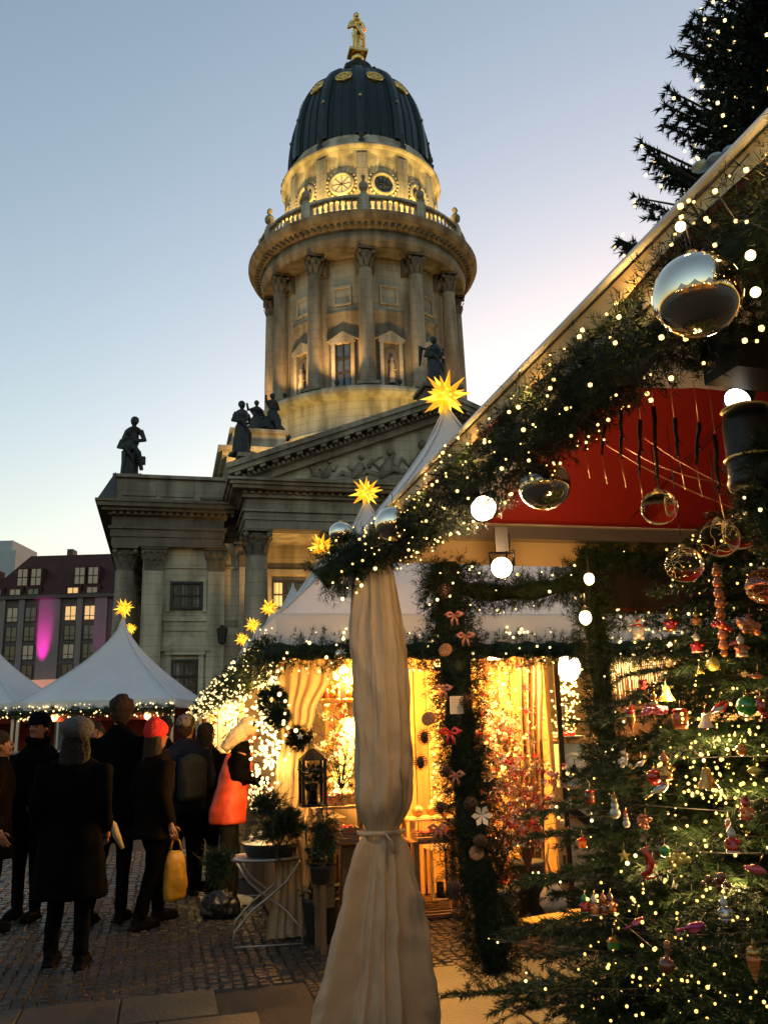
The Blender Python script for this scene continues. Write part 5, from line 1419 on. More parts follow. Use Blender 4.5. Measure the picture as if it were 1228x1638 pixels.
for k in range(7):
    p = V(513 + k * 9, 1117, 1.0); b = MB(); kk = k % 3
    lb = ['first ornament from the left on the dark high shelf', 'second ornament from the left on the dark high shelf', 'third ornament on the dark high shelf', 'middle ornament on the dark high shelf', 'third ornament from the right on the dark high shelf', 'second ornament from the right on the dark high shelf', 'rightmost ornament on the dark high shelf'][k]
    if kk == 0: b.lathe([(.03, 0), (.028, .03), (.012, .05), (.022, .075), (.016, .1), (0, .115)], 10)
    elif kk == 1: b.lathe([(.04, 0), (.028, .04), (0, .12)], 10)
    else: b.sph((0, 0, .035), .035, 10, 7); b.lathe([(.01, .065), (.01, .085)], 8)
    o = b.build('shelf_ornament', [conem, redm, gold_o][kk], None, label=lb, cat='ornament', group='ornaments on the dark shelf'); o.location = p
shelf(505, 600, 1290, .35, 'lit wooden table with boxes left of the tied curtain', .5, lightwood, True)
def crate(p, w, d, h, label, m=lightwood, rz=A_ROT, fill=None):
    t = empty('wooden_crate', p, rz, label=label, cat='crate')
    b = MB(); b.b2(-w / 2, w / 2, -d / 2, d / 2, 0, .01); b.build('base', m, t)
    for k in range(3):
        z0 = .012 + k * h / 3
        for (x0, x1, y0, y1) in ((-w / 2, w / 2, -d / 2, -d / 2 + .008), (-w / 2, w / 2, d / 2 - .008, d / 2), (-w / 2, -w / 2 + .008, -d / 2 + .009, d / 2 - .009), (w / 2 - .008, w / 2, -d / 2 + .009, d / 2 - .009)):
            b = MB(); b.b2(x0, x1, y0, y1, z0, z0 + h / 3 - .008); b.build('slat', m, t)
    if fill:
        b = MB()
        for k in range(14): b.sph((r2.uniform(-w / 2.5, w / 2.5), r2.uniform(-d / 2.5, d / 2.5), h * .8 + r2.uniform(0, .02)), .022, 7, 5)
        b.build('filling', fill, t, kind='stuff')
    return t
crate(V(532, 1288, .5), .2, .16, .07, 'open crate of red baubles on the lit table', fill=redm)
crate(V(566, 1288, .55), .16, .16, .09, 'pale crate at the right of the lit table', fill=gold_o)
shelf(510, 600, 1345, .1, 'lower shelf with dark and red goods left of the tied curtain', .3, wood, True)
crate(V(540, 1343, .2), .3, .16, .08, 'low crate with dark pots and red apples under the lit table', wood, fill=redm)
for px, lb in ((518, 'left slatted lantern leg crate under the low shelf'), (560, 'right upright slatted crate behind the flowers')):
    crate(V(px, 1450, .3), .14, .14, .42, lb, wood)

# pots with flowers
def pot(p, r, h, label, m=dgrey, flower=None, nf=14, fr=.035, leaf=60, lh=.12, cat='plant pot', name='flower_pot', spread=1.0, taper=.8):
    t = empty(name, p, rnd.uniform(0, 3), label=label, cat=cat)
    b = MB(); b.lathe([(0, 0), (r * taper, 0), (r * .97, h * .9), (r * 1.04, h * .92), (r * 1.04, h), (r * .95, h), (r * .93, h * .93), (0, h * .9)], 24); b.build('pot', m, t)
    if m is zinc:
        b = MB()
        for zz_ in (.3, .66): b.lathe([(r * (taper + (.97 - taper) * zz_) + .001, h * zz_ - .006), (r * (taper + (.97 - taper) * zz_) + .007, h * zz_), (r * (taper + (.97 - taper) * zz_) + .001, h * zz_ + .006)], 24)
        b.build('rim_band', m, t)
    q = r2; Vv = []
    for k in range(leaf * 4):
        a = q.uniform(0, 2 * PI); rr_ = r * spread * math.sqrt(q.random()); z = h + q.uniform(0, lh); c = Vector((rr_ * math.cos(a), rr_ * math.sin(a), z))
        d = Vector((math.cos(a) + q.gauss(0, .5), math.sin(a) + q.gauss(0, .5), q.uniform(-.2, 1))).normalized(); s = d.cross(Vector((q.gauss(0, 1), q.gauss(0, 1), q.gauss(0, 1)))).normalized(); L = q.uniform(.03, .06); w = L * .22
        Vv += [tuple(c), tuple(c + d * L * .5 + s * w), tuple(c + d * L), tuple(c + d * L * .5 - s * w)]
    np_mesh('leaves', Vv, 4, leafm, t, kind='stuff')
    if flower:
        for k in range(nf):
            a = q.uniform(0, 2 * PI); rr_ = r * spread * .95 * math.sqrt(q.random()); c = Vector((rr_ * math.cos(a), rr_ * math.sin(a), h + lh * q.uniform(.75, 1.15)))
            up = Vector((q.gauss(0, .4), q.gauss(0, .4) - .5, 1)).normalized(); u = up.orthogonal().normalized(); w = up.cross(u); b = MB()
            for j in range(6):
                an = j * PI / 3 + k
                d = u * math.cos(an) + w * math.sin(an); s = up.cross(d)
                b.add([c, c + d * fr * .5 + s * fr * .2 + up * .004, c + d * fr + up * .008, c + d * fr * .5 - s * fr * .2 + up * .004], [(0, 1, 2, 3)])
            b.sph(c + up * .004, fr * .16, 6, 4); b.build('flower', flower, t)
    return t
pot(ground_v(515, 1502), .15, .30, 'dark grey pot of white star flowers left of the tied curtain', flower=whitem, nf=24, fr=.05, spread=1.1, lh=.08)
p = V(512, 1385, .15); pot(p - Vector((0, 0, .12)), .08, .12, 'small pot of white blossoms behind the grey pot', flower=whitem, nf=14, fr=.035)
pot(ground_v(803, 1478), .155, .27, 'zinc bucket planted with red and white flowers beside the garland end', zinc, flower=redm, nf=3, fr=.07, lh=.1, name='zinc_bucket', cat='bucket')
p = at_y(820, 1410, ground_v(803, 1478).y - .06)
hang_star(p, .045, 'white star flower standing up in the zinc bucket at its right', whitem, n=5, cord=0); hang_star(p - EX * .19 + Vector((0, 0, -.0)), .035, 'white star flower at the left of the zinc bucket', whitem, n=5, cord=0)
pot(ground_v(848, 1462), .15, .42, 'tall dark pot holding the decorated bare branches', dgrey, leaf=10, name='branch_pot')
# bare branches full of small ornaments
def branch_bundle(p, h, n, label, spread=.5, orn=(), seed=0, balls=60, lean=(0, 0)):
    q = random.Random(seed); t = empty('decorated_branches', p, 0, label=label, cat='branches'); b = MB(); tips = []
    for k in range(n):
        a = q.uniform(0, 2 * PI); s = q.uniform(.2, 1) * spread; d = Vector((math.cos(a) * s + lean[0], math.sin(a) * s * .6 + lean[1], q.uniform(.6, 1) * h))
        pts_ = [Vector((0, 0, 0)), d * .35 + Vector((0, 0, .1 * h)), d * .7, d + Vector((q.gauss(0, .04), q.gauss(0, .04), 0))]
        b.tube(pts_, [.008, .006, .004, .002], 4, caps=False); tips += [pts_[1], pts_[2], pts_[3]]
        for j in range(7):
            f = q.uniform(.3, 1); c = d * f; e = c + Vector((q.gauss(0, .12), q.gauss(0, .08), q.uniform(.0, .16))); b.tube([c, (c + e) / 2 + Vector((0, 0, -.01)), e], [.003, .0025, .001], 3, caps=False); tips.append(e); tips.append((c + e) / 2)
    b.build('twigs', twigm, t, kind='stuff')
    cols = orn or (redm, gold_o, whitem)
    bs = [MB() for _ in cols]
    for k in range(balls):
        c = q.choice(tips) + Vector((q.gauss(0, .015), q.gauss(0, .015), -q.uniform(.01, .04))); i = q.randrange(len(cols))
        if q.random() < .5: bs[i].sph(c, q.uniform(.010, .02), 8, 6)
        else:
            for j in range(5):
                an = j * 1.2566; bs[i].add([c, c + Vector((.02 * math.cos(an - .4), -.005, .02 * math.sin(an - .4))), c + Vector((.032 * math.cos(an), -.01, .032 * math.sin(an))), c + Vector((.02 * math.cos(an + .4), -.005, .02 * math.sin(an + .4)))], [(0, 1, 2, 3)])
    for i, bb in enumerate(bs): bb.build(['red_berries', 'gold_berries', 'pale_blossoms', 'pink_blossoms'][i], cols[i], t, kind='stuff')
    return t
pkm = mat('pale_pink_glass', (.6, .28, .2), .3)
branch_bundle(V(845, 1395, .55), 1.1, 26, 'tall bundle of bare branches hung with red and gold ornaments', .45, (redm, gold_o, whitem, pkm), 3, 330)
branch_bundle(V(775, 1330, .7), .8, 18, 'bundle of blossom branches glowing beside the hanging garland', .3, (whitem, gold_o, pkm), 4, 240)
branch_bundle(V(800, 1400, .35), .7, 16, 'low tangle of twigs with small red fruits above the bucket', .35, (redm, pkm, whitem), 5, 170)
for px, py, v, h, lb, sd in ((765, 1200, 1.2, .9, 'glowing blossom branches close behind the hanging garland', 11), (830, 1240, 1.4, .9, 'blossom branches in front of the boards at the right', 12), (795, 1180, 1.5, .7, 'upper spray of golden blossoms before the boards', 13), (545, 1200, 1.1, .8, 'golden blossom branches left of the tied curtain', 14), (560, 1120, 1.3, .6, 'high golden spray left of the tied curtain', 15)):
    branch_bundle(V(px, py + 60, v), h, 16, lb, .32, (gold_o, whitem, redm), sd, 200)
for k in range(9):
    px = 757 + k * 13; p0 = V(px, 1040, 1.1 + .1 * (k % 3)); b = MB(); L = r2.uniform(.3, .9); b.tube([p0, p0 - Vector((0, 0, L))], .002, 3)
    for j in range(int(L / .06)): b.sph(p0 - Vector((0, 0, .05 + j * .06)), r2.uniform(.008, .018), 7, 5)
    b.build('bead_string', [gold_o, redm, pkm][k % 3], None, label=['leftmost bead string before the boards', 'second bead string from the left before the boards', 'third bead string from the left before the boards', 'fourth bead string from the left before the boards', 'middle bead string before the boards', 'fourth bead string from the right before the boards', 'third bead string from the right before the boards', 'second bead string from the right before the boards', 'rightmost bead string before the boards'][k], cat='bead string', group='bead strings before the boards')
Pc = [V(r2.uniform(755, 850), 1060 + 230 * r2.random() ** .8, r2.uniform(1.0, 1.6)) for k in range(150)]
cascade(Pc, 'golden fairy lights scattered through the blossom branches right of the hanging garland', .013, bulb_y, n_lamps=2, power=10)
# wooden lantern between curtain and garland
def lantern(p, w, h, label, m=lightwood, glow=0):
    t = empty('wooden_lantern', p, A_ROT, label=label, cat='lantern')
    for sx in (-1, 1):
        for sy in (-1, 1): b = MB(); b.b2(sx * w / 2 - .012, sx * w / 2 + .012, sy * w / 2 - .012, sy * w / 2 + .012, .02, h * .78); b.build('corner_post', m, t)
    b = MB(); b.b2(-w * .6, w * .6, -w * .6, w * .6, 0, .02); b.build('base', m, t)
    b = MB(); b.lathe([(w * .85, h * .78), (w * .8, h * .8), (w * .15, h * .98), (0, h)], 4, a0=PI / 4, a1=PI / 4 + 2 * PI, smooth=False); b.build('roof', m, t)
    b = MB(); b.lathe([(.0, .02), (.035, .02), (.035, .14), (0, .145)], 12); b.build('candle', whitem, t)
    for k in range(4):
        b = MB(); b.b2(-w / 2 + .012, w / 2 - .012, -w / 2 - .002, -w / 2 + .002, .02, h * .77); g = b.build('pane', clear, t); g.rotation_euler = (0, 0, k * PI / 2)
    return t
lantern(ground_v(705, 1450) + Vector((0, 0, .06)), .2, .55, 'wooden lantern standing between the tied curtain and the hanging garland')
crate(ground_v(700, 1462), .45, .35, .07, 'dark low platform under the wooden lantern', wood)
lantern(V(500, 1290, .1), .16, .42, 'dark house shaped lantern with white blossoms left of the lit table', black)
pot(V(498, 1265, .05), .05, .05, 'little pot of white blossoms in front of the dark lantern', flower=whitem, nf=12, fr=.03, spread=1.5)
shelf(660, 745, 1345, .6, 'shelf of red goods between curtain and garland', .3, wood, True)
crate(V(700, 1342, .7), .4, .2, .06, 'tray of glossy red goods on the shelf behind the garland', wood, fill=mat('glossy_red_goods', (.6, .05, .02), .3))  # goods in plain glossy red, without emission
shelf(655, 740, 1310, .9, 'bright yellow counter between curtain and garland', .35, lightwood, True)
for k, (px, py) in enumerate(((668, 1308), (690, 1306), (712, 1307))):
    ball(V(px, py, 1.0) + Vector((0, 0, .05)), .05, ['left gold bauble on the bright counter', 'middle gold bauble on the bright counter', 'right gold bauble on the bright counter'][k], gold_o, name='gold_bauble', cord=0)
# straw baskets, bells and other goods on the board wall
gz = [(588, 1100), (700, 1120), (765, 1090), (780, 1130), (800, 1090), (765, 1160), (790, 1195), (770, 1215), (812, 1130), (822, 1205), (560, 1125), (580, 1160), (756, 1060), (815, 1230)]
for k, (px, py) in enumerate(gz):
    p = V(px, py, 1.75 - .3 * (k % 3)); nm = k % 4
    lbs = 'straw decoration hanging before the yellow boards, %s' % ['far left', 'behind the garland', 'top left beside the garland', 'upper middle', 'just below the tube lamp', 'left in the second row', 'centre low', 'low beside the garland', 'right of the middle', 'low at the right', 'at the left edge of the boards', 'left behind the tied curtain', 'topmost beside the garland', 'lowest at the right'][k]
    if nm == 0: hang_star(p, .07, lbs, mat('straw_yellow', (.6, .42, .15), .6), n=8, name='straw_star')
    elif nm == 1:
        t = empty('straw_wreath', p, A_ROT, label=lbs, cat='wreath'); b = MB(); b.tube([(.07 * math.cos(a * PI / 10), 0, .07 * math.sin(a * PI / 10)) for a in range(21)], .016, 8); b.build('ring', MATS['straw_yellow'], t); b = MB(); b.sph((0, -.02, -.07), .02, 8, 6); b.sph((.02, -.02, -.065), .015, 8, 6); b.build('berries', redm, t)
    elif nm == 2:
        t = empty('hanging_bell', p, 0, label=lbs, cat='bell'); b = MB(); b.lathe([(0, .05), (.02, .045), (.03, .01), (.045, -.04), (.05, -.045)], 14); b.build('bell_body', gold_o, t); b = MB(); b.sph((0, 0, -.05), .012, 8, 6); b.build('clapper', gold_o, t)
    else: cone(p, .1, lbs)
# icicles and glass rods in the booth
icm = mat('glowing_icicle', (.9, .85, .7), .05, spec=.9, metal=.3, emit=(1, .8, .4), es=.25, mis=False)  # glitter of the glass is put in as emission
icl = empty('icicle_row', V(1000, 1050, .95), A_ROT, label='row of glittering glass icicles hanging in the booth', cat='icicles')
for k in range(34):
    p = V(968 + k * 2.9, 1048 + r2.uniform(-4, 4), .9 + r2.uniform(0, .3)); L = r2.uniform(.12, .5); q = p - icl.location
    q = Vector((q.dot(EX), q.dot(EY), q.z)); b = MB(); b.tube([q, q - Vector((0, 0, L * .4)), q - Vector((0, 0, L))], [.003, .007, .001], 5); b.build('icicle', icm, icl)
lamp('booth_light', tuple(V(1010, 1040, .7)), 45, (1, .62, .22), .06)
bpy.data.objects['booth_light'].parent = None
garland([V(965, 1052, .75), V(1130, 1040, .75)], .05, 'short golden lit fir spray above the icicles', per_m=600, nn=12, nl=.04, nw=.0022, bulbs=40, br=.006, bm=bulb_y, seed=41)
garland(sag_path(V(1060, 1085, .4), V(1220, 1070, .4), .05), .05, 'fir spray with golden lights right of the icicles', per_m=600, nn=12, nl=.04, nw=.0022, bulbs=40, br=.006, bm=bulb_y, seed=42)

# wreath and greens on the gathered curtain
def wreath(p, R0, r, label, m=fir, seed=0, star=False):
    pts_ = [Vector(p) + EX * R0 * math.cos(a * PI / 8) + Vector((0, 0, R0 * math.sin(a * PI / 8))) for a in range(17)]
    t = garland(pts_, r, label, per_m=900, nn=14, nl=.04, nw=.002, bulbs=0, seed=seed, cat='wreath', name='fir_wreath', m=m)
    return t
wreath(V(478, 1182, .2), .055, .045, 'dark fir wreath with a white star on the gathered curtain', fir2, 51)
hang_star(V(480, 1178, .1), .03, 'white star pinned on the dark wreath', whitem, n=5, cord=0)
wreath(U(436, 1120, -.03), .07, .045, 'upper green wreath beside the dazzling lights', seed=52); wreath(U(445, 1145, -.03), .05, .04, 'lower green wreath beside the dazzling lights', seed=53)
def bush(p, rx, rz_, n, label, seed=0, m=fir, nl=.05, cat='greenery', name='fir_branches', down=0.):
    rg = np.random.default_rng(seed); t = empty(name, p, 0, label=label, cat=cat)
    B = rg.normal(size=(n, 3)) * np.array([rx, rx * .6, rz_]) * .35; D = B + rg.normal(size=(n, 3)) * .05 + np.array([0, 0, .03 - down]); D /= np.linalg.norm(D, axis=1, keepdims=True)
    np_mesh('needles', needles(B, D, rg.uniform(.08, .2, n) * (rx + rz_) * 1.2, 18, nl, .0022, rg=rg), 3, m, t, kind='stuff')
    b = MB()
    for k in range(0, n, 6): b.tube([(0, 0, -rz_ * .4), tuple(B[k]), tuple(B[k] + D[k] * .12)], [.006, .004, .002], 4, caps=False)
    b.build('twigs', bark, t, kind='stuff')
    return t
bush(V(455, 1322, .1), .17, .12, 420, 'dark fir branches spread behind the folding table', 61)
bush(V(520, 1330, -.15), .10, .16, 200, 'dark hanging greens beside the dark lantern', 62, down=.1)
bush(V(350, 1385, -.2), .10, .10, 160, 'low green plant at the left end of the folding table', 63)
bush(U(425, 1290, -.1), .12, .1, 160, 'greens with white berries under the dazzling lights', 64)
bush(V(545, 1240, .3), .2, .25, 120, 'sparse green sprays on the lit table', 65)
0 and garland([U(372, 1120, .0), U(385, 1125, -.3)], .1, 'straw broom bundle hanging in the second tent opening', per_m=500, nn=14, nl=.09, nw=.003, bulbs=0, seed=55, m=mat('straw_bundle', (.45, .28, .1), .7, var=.3, scale=10), name='straw_bundle', cat='straw bundle')
# trellis goods at the left side: brightly lit shelves in the tents of the row
for k in range(1, 5):
    base = PK + EY * 4.02 * k
    t = empty('market_stall', base, A_ROT, label=['', 'lit wooden stall under the second tent of the row', 'lit wooden stall under the third tent of the row', 'lit wooden stall under the fourth tent', 'lit wooden stall under the fifth tent'][k], cat='stall')
    b = MB(); b.b2(-1.95, 1.9, 1.85, 1.9, 0, 2.3); b.build('back_wall', boards[1], t)
    b = MB(); b.b2(.6, .65, -1.9, 1.85, 0, 2.3); b.build('side_wall', boards[0], t)
    b = MB(); b.b2(-1.95, -1.2, -1.8, 1.8, .82, .87); b.build('counter', lightwood, t)
    for i in range(11): b = MB(); b.b2(-1.9, -1.88, -1.8 + i * .33, -1.49 + i * .33, .05, .82); b.build('plank', wood, t)
    q = random.Random(k)
    for i in range(12):
        b = MB(); x, y = -1.8 + q.uniform(0, .5), -1.7 + i * .29
        if i % 2: b.lathe([(.05, .87), (.08, 1.0), (.02, 1.15), (0, 1.2)], 8, (x, y, 0))
        else: b.sph((x, y, .96), .08, 8, 6)
        b.build('ware', [redm, gold_o, whitem, conem][i % 4], t)
    if k <= 2:
        Pc = [base - EX * (1.95 + q.uniform(0, .1)) + EY * q.uniform(-1.9, 1.5) + Vector((0, 0, q.uniform(1.3, 2.1))) for _ in range(240)]
        cascade(Pc, ['', 'golden fairy lights hanging in the opening of the second tent', 'golden fairy lights hanging in the opening of the third tent'][k], .014, bulb_y, n_lamps=2, power=14)
# goods along the open left side of the large tent
t = empty('side_counter', PK, A_ROT, label='wooden side counter with goods at the left of the large tent', cat='counter')
b = MB(); b.b2(-2.0, -1.4, -1.0, 1.9, .8, .85); b.build('board', lightwood, t)
for i in range(9): b = MB(); b.b2(-1.98, -1.96, -1.0 + i * .32, -.7 + i * .32, .05, .8); b.build('plank', wood, t)
b = MB(); b.b2(-1.3, -1.27, -1.2, 1.9, 0, 2.3); b.build('backing', boards[2], t)

# folding table with tray
pA, pB = ground_v(372, 1512), ground_v(478, 1505)
tp_ = at_y(420, 1408, (pA.y + pB.y) / 2 + .1); TZ = .62
cc = (pA + pB) / 2
t = empty('folding_table', (cc.x, cc.y + .1, 0), A_ROT * .6, label='small round folding table with curved crossed metal legs', cat='table')
metal_g = mat('worn_grey_metal', (.34, .32, .29), .45, metal=.5, var=.3, scale=20)
b = MB(); b.lathe([(0, TZ - .012), (.30, TZ - .012), (.31, TZ - .02), (.31, TZ), (.30, TZ + .004), (0, TZ + .004)], 32, M=Matrix.Diagonal((1, .8, 1))); b.build('table_top', metal_g, t)
for sy in (-1, 1):
    for sx in (-1, 1):
        b = MB(); pts_ = [(sx * .26, sy * .2, 0.01), (sx * .25, sy * .2, .12), (sx * .12, sy * .18, .26), (0, sy * .17 + sx * .006, .34), (-sx * .14, sy * .18, .45), (-sx * .24, sy * .2, TZ - .02)]
        b.tube(pts_, .009, 6); b.build('leg', metal_g, t)
    b = MB(); b.tube([(-.26, sy * .2, .012), (.26, sy * .2, .012)], .008, 6) if sy < 0 else b.tube([(-.2, sy * .2, .3), (.2, sy * .2, .3)], .004, 6); b.build('crossbar', metal_g, t)
b = MB(); b.lathe([(0, 0), (.2, 0), (.24, .09), (.25, .1), (.225, .095), (.19, .03), (0, .03)], 28)
o = empty('snow_tray', (t.location.x + .04, t.location.y - .02, TZ + .006), 0, label='dark round bowl filled with white artificial snow on the folding table', cat='bowl'); b.build('bowl', dgrey, o)
b = MB(); b.lathe([(0, .115), (.1, .11), (.18, .095), (.222, .085)], 24); b.build('snow', mat('white_snow', (.8, .76, .68), .8, bump=.6, bscale=60), o)
bush(Vector((t.location.x - .02, t.location.y + .05, TZ + .17)), .2, .12, 150, 'green sprigs with white berries stuck in the snow bowl', 66, nl=.035)
for k in range(5):
    hang_star(Vector((t.location.x - .12 + .07 * k, t.location.y - .1, TZ + .15 + .03 * (k % 2))), .025, ['first small white star', 'second small white star', 'third small white star', 'fourth small white star', 'fifth small white star'][k] + ' from the left above the snow bowl', whitem, n=5, cord=0)
# black bag left of the table
b = MB(); p = ground_v(352, 1468)
b.lathe([(.16, 0), (.2, .05), (.19, .2), (.12, .32), (.05, .36)], 14, M=Matrix.Diagonal((1.1, .7, 1)), caps=True); b.tube([(-.08, 0, .33), (-.06, 0, .46), (.06, 0, .46), (.08, 0, .33)], .01, 6)
o = b.build('black_bag', mat('black_plastic', (.008, .008, .009), .3, bump=.6, bscale=12), None, label='black bag standing on the setts left of the folding table', cat='bag'); o.location = p; o.scale = (.62, .62, .7)
# pale gourd shaped bag and yellow tray near the tree
p = V(884, 1440, .35); t = empty('hanging_gourd', p, 0, label='pale grey rounded bag hanging between bucket and tree', cat='bag')
b = MB(); b.lathe([(0, -.09), (.07, -.085), (.11, -.03), (.1, .04), (.05, .11), (.02, .16), (.015, .2)], 18); b.build('sack', mat('pale_grey_cloth', (.34, .31, .26), .7, var=.2, scale=8), t)
b = MB(); b.tube([(0, 0, .19), (-.03, 0, .3), (.0, 0, .42)], .01, 6); b.build('strap', lightwood, t)
p = V(905, 1468, -.2); b = MB()
t = empty('yellow_mat', p, A_ROT + .3, label='yellow woven mat lying in front of the booth beside the tree', cat='mat')
for k in range(12): b = MB(); b.b2(-.3 + k * .05, -.255 + k * .05, -.18, .18, -.012, .0); b.build('slat', mat('yellow_straw_mat', (.65, .36, .05), .6, var=.2, scale=12), t)
b = MB(); b.b2(-.3, .3, -.17, -.14, -.03, -.013); b.b2(-.3, .3, .14, .17, -.03, -.013); b.build('frame', wood, t)
b = MB(); b.b2(-.32, .32, -.2, .2, -p.z + .01, -.031); b.build('support_block', wood, t)
# ================================================================== trees
def conifer(base, H, label, L_of, z0, levels, per, seed, nl, nw, dens, droop, m, side_len=.45, side_gap=.07, trunk_r=.03, name='fir_tree', clip=None, upturn=0.0, sub_cap=.22, wf=None):
    rg = np.random.default_rng(seed); q = random.Random(seed); t = empty(name, base, 0, label=label, cat='tree')
    b = MB(); b.tube([(0, 0, 0), (0, 0, H * .5), (0, 0, H)], [trunk_r, trunk_r * .6, trunk_r * .1], 10); b.build('trunk', bark, t)
    S, E_, br = [], [], MB()
    for li in range(levels):
        f = li / (levels - 1); z = z0 + (H * .97 - z0) * f; n = max(5, int(per * (1 - .4 * f)))
        for k in range(n):
            a = 2 * PI * (k + q.random() * .8) / n + li * 1.3; L = L_of(z) * q.uniform(.78, 1.12)
            if clip and not clip(a, z): continue
            d = Vector((math.cos(a), math.sin(a), 0)); zz_ = z + q.uniform(-.5, .5) * (H - z0) / levels
            pts_ = []; ns = max(4, int(L / (side_gap * 2)))
            for s in range(ns + 1):
                u = s / ns; pts_.append(d * L * u + Vector((0, 0, zz_ + L * (.12 * u - droop * u * u + upturn * u ** 3))))
            br.tube([pts_[0], pts_[ns // 2], pts_[-1]], [trunk_r * .25 * L / L_of(z0), trunk_r * .15 * L / L_of(z0), trunk_r * .05], 4, caps=False)
            for s in range(ns): S.append(pts_[s]); E_.append(pts_[s + 1])
            side = Vector((-d.y, d.x, 0)); ng = int(L / side_gap)
            for g in range(max(1, int(ng * .12)), ng + 1):
                u = g / ng; c = d * L * u + Vector((0, 0, zz_ + L * (.12 * u - droop * u * u + upturn * u ** 3)))
                for sx in (-1, 1):
                    ll = min((1.05 - u) * L * side_len + side_gap * .6, sub_cap) * q.uniform(.7, 1.1)
                    e = c + (side * sx * .8 + d * .6 + Vector((0, 0, q.uniform(-.45, .12)))).normalized() * ll
                    S.append(c); E_.append(e)
    S = np.array([tuple(x) for x in S], dtype=np.float32); E_ = np.array([tuple(x) for x in E_], dtype=np.float32)
    Lg = np.linalg.norm(E_ - S, axis=1); n = np.maximum(1, (Lg * dens)).astype(int); idx = np.repeat(np.arange(len(S)), n)
    D0 = (E_ - S) / (Lg[:, None] + 1e-9); f = rg.uniform(0, 1, (len(idx), 1)); P = S[idx] + (E_ - S)[idx] * f; dd = D0[idx]
    w = rg.normal(size=P.shape); w -= (w * dd).sum(1, keepdims=True) * dd; w /= np.linalg.norm(w, axis=1, keepdims=True) + 1e-9
    D = dd * .8 + w * .75; D /= np.linalg.norm(D, axis=1, keepdims=True); s = np.cross(D, rg.normal(size=P.shape)); s /= np.linalg.norm(s, axis=1, keepdims=True) + 1e-9
    ln = nl * rg.uniform(.7, 1.2, (len(P), 1)); V_ = np.stack([P - s * nw, P + s * nw, P + D * ln], axis=1).reshape(-1, 3)
    np_mesh('needles', V_, 3, m, t, kind='stuff'); br.build('limbs', bark, t, kind='stuff')
    return t, S, E_
# the decorated tree in front, right
TB = at_y(1262, 1400, 2.38); TB.z = 0
def Ln(z): return .66 * max(.02, (2.24 - z)) ** .85
def clipn(a, z): return True
xt, S, E_ = conifer(TB, 2.16, 'decorated christmas tree with many small lights and glass ornaments at the right', Ln, .28, 27, 14, 8, .022, .0013, 1150, .16, fir, side_gap=.046, trunk_r=.035, sub_cap=.2)
b = MB(); b.lathe([(0, 0), (.2, 0), (.22, .03), (.06, .08), (.05, .16)], 20); b.build('tree_stand', black, xt)
rgt = np.random.default_rng(77)
i = rgt.integers(0, len(E_), 3000); P = E_[i]; P = P[np.argsort(rgt.random(len(P)) - .25 * P[:, 2])]; rad = np.hypot(P[:, 0], P[:, 1]); Lz = np.array([Ln(z) for z in P[:, 2]])
keep = (rad > .5 * Lz) & (P[:, 1] < .25); P = P[keep][:950]; P = P + rgt.normal(size=P.shape) * .01
np_mesh('light_bulb', octs(P[::3], rgt.uniform(.4, 1.4, len(P[::3])) * .0038), 3, bulb_m, xt, kind='stuff')
ex = np.array([tuple(at_y(rgt.normal(1150, 45), rgt.normal(1225, 60), rgt.uniform(1.75, 2.0)) - TB) for _ in range(150)] + [tuple(at_y(rgt.uniform(930, 1235), rgt.uniform(1400, 1640), rgt.uniform(1.8, 2.05)) - TB) for _ in range(90)], dtype=np.float32); Pg = np.concatenate([np.delete(P, np.s_[::3], axis=0), ex]); np_mesh('golden_bulb', octs(Pg, rgt.uniform(.35, 1.2, len(Pg)) * .0033), 3, bulb_y, xt, kind='stuff')
b = MB(); q = P[np.argsort(P[:, 2])]
for k in range(0, len(q) - 6, 6):
    b.tube([tuple(x) for x in q[k:k + 3]], .0012, 3, caps=False)
b.build('cable', frame_d, xt, kind='stuff')
for k, (px, py) in enumerate(((1150, 1180), (1100, 1290), (1190, 1250), (1050, 1400), (1180, 1420), (1080, 1100))):
    p = at_y(px, py, 2.0); lamp('bulb_light', tuple(p - TB), 2.4, (1, .6, .22), .02, xt)

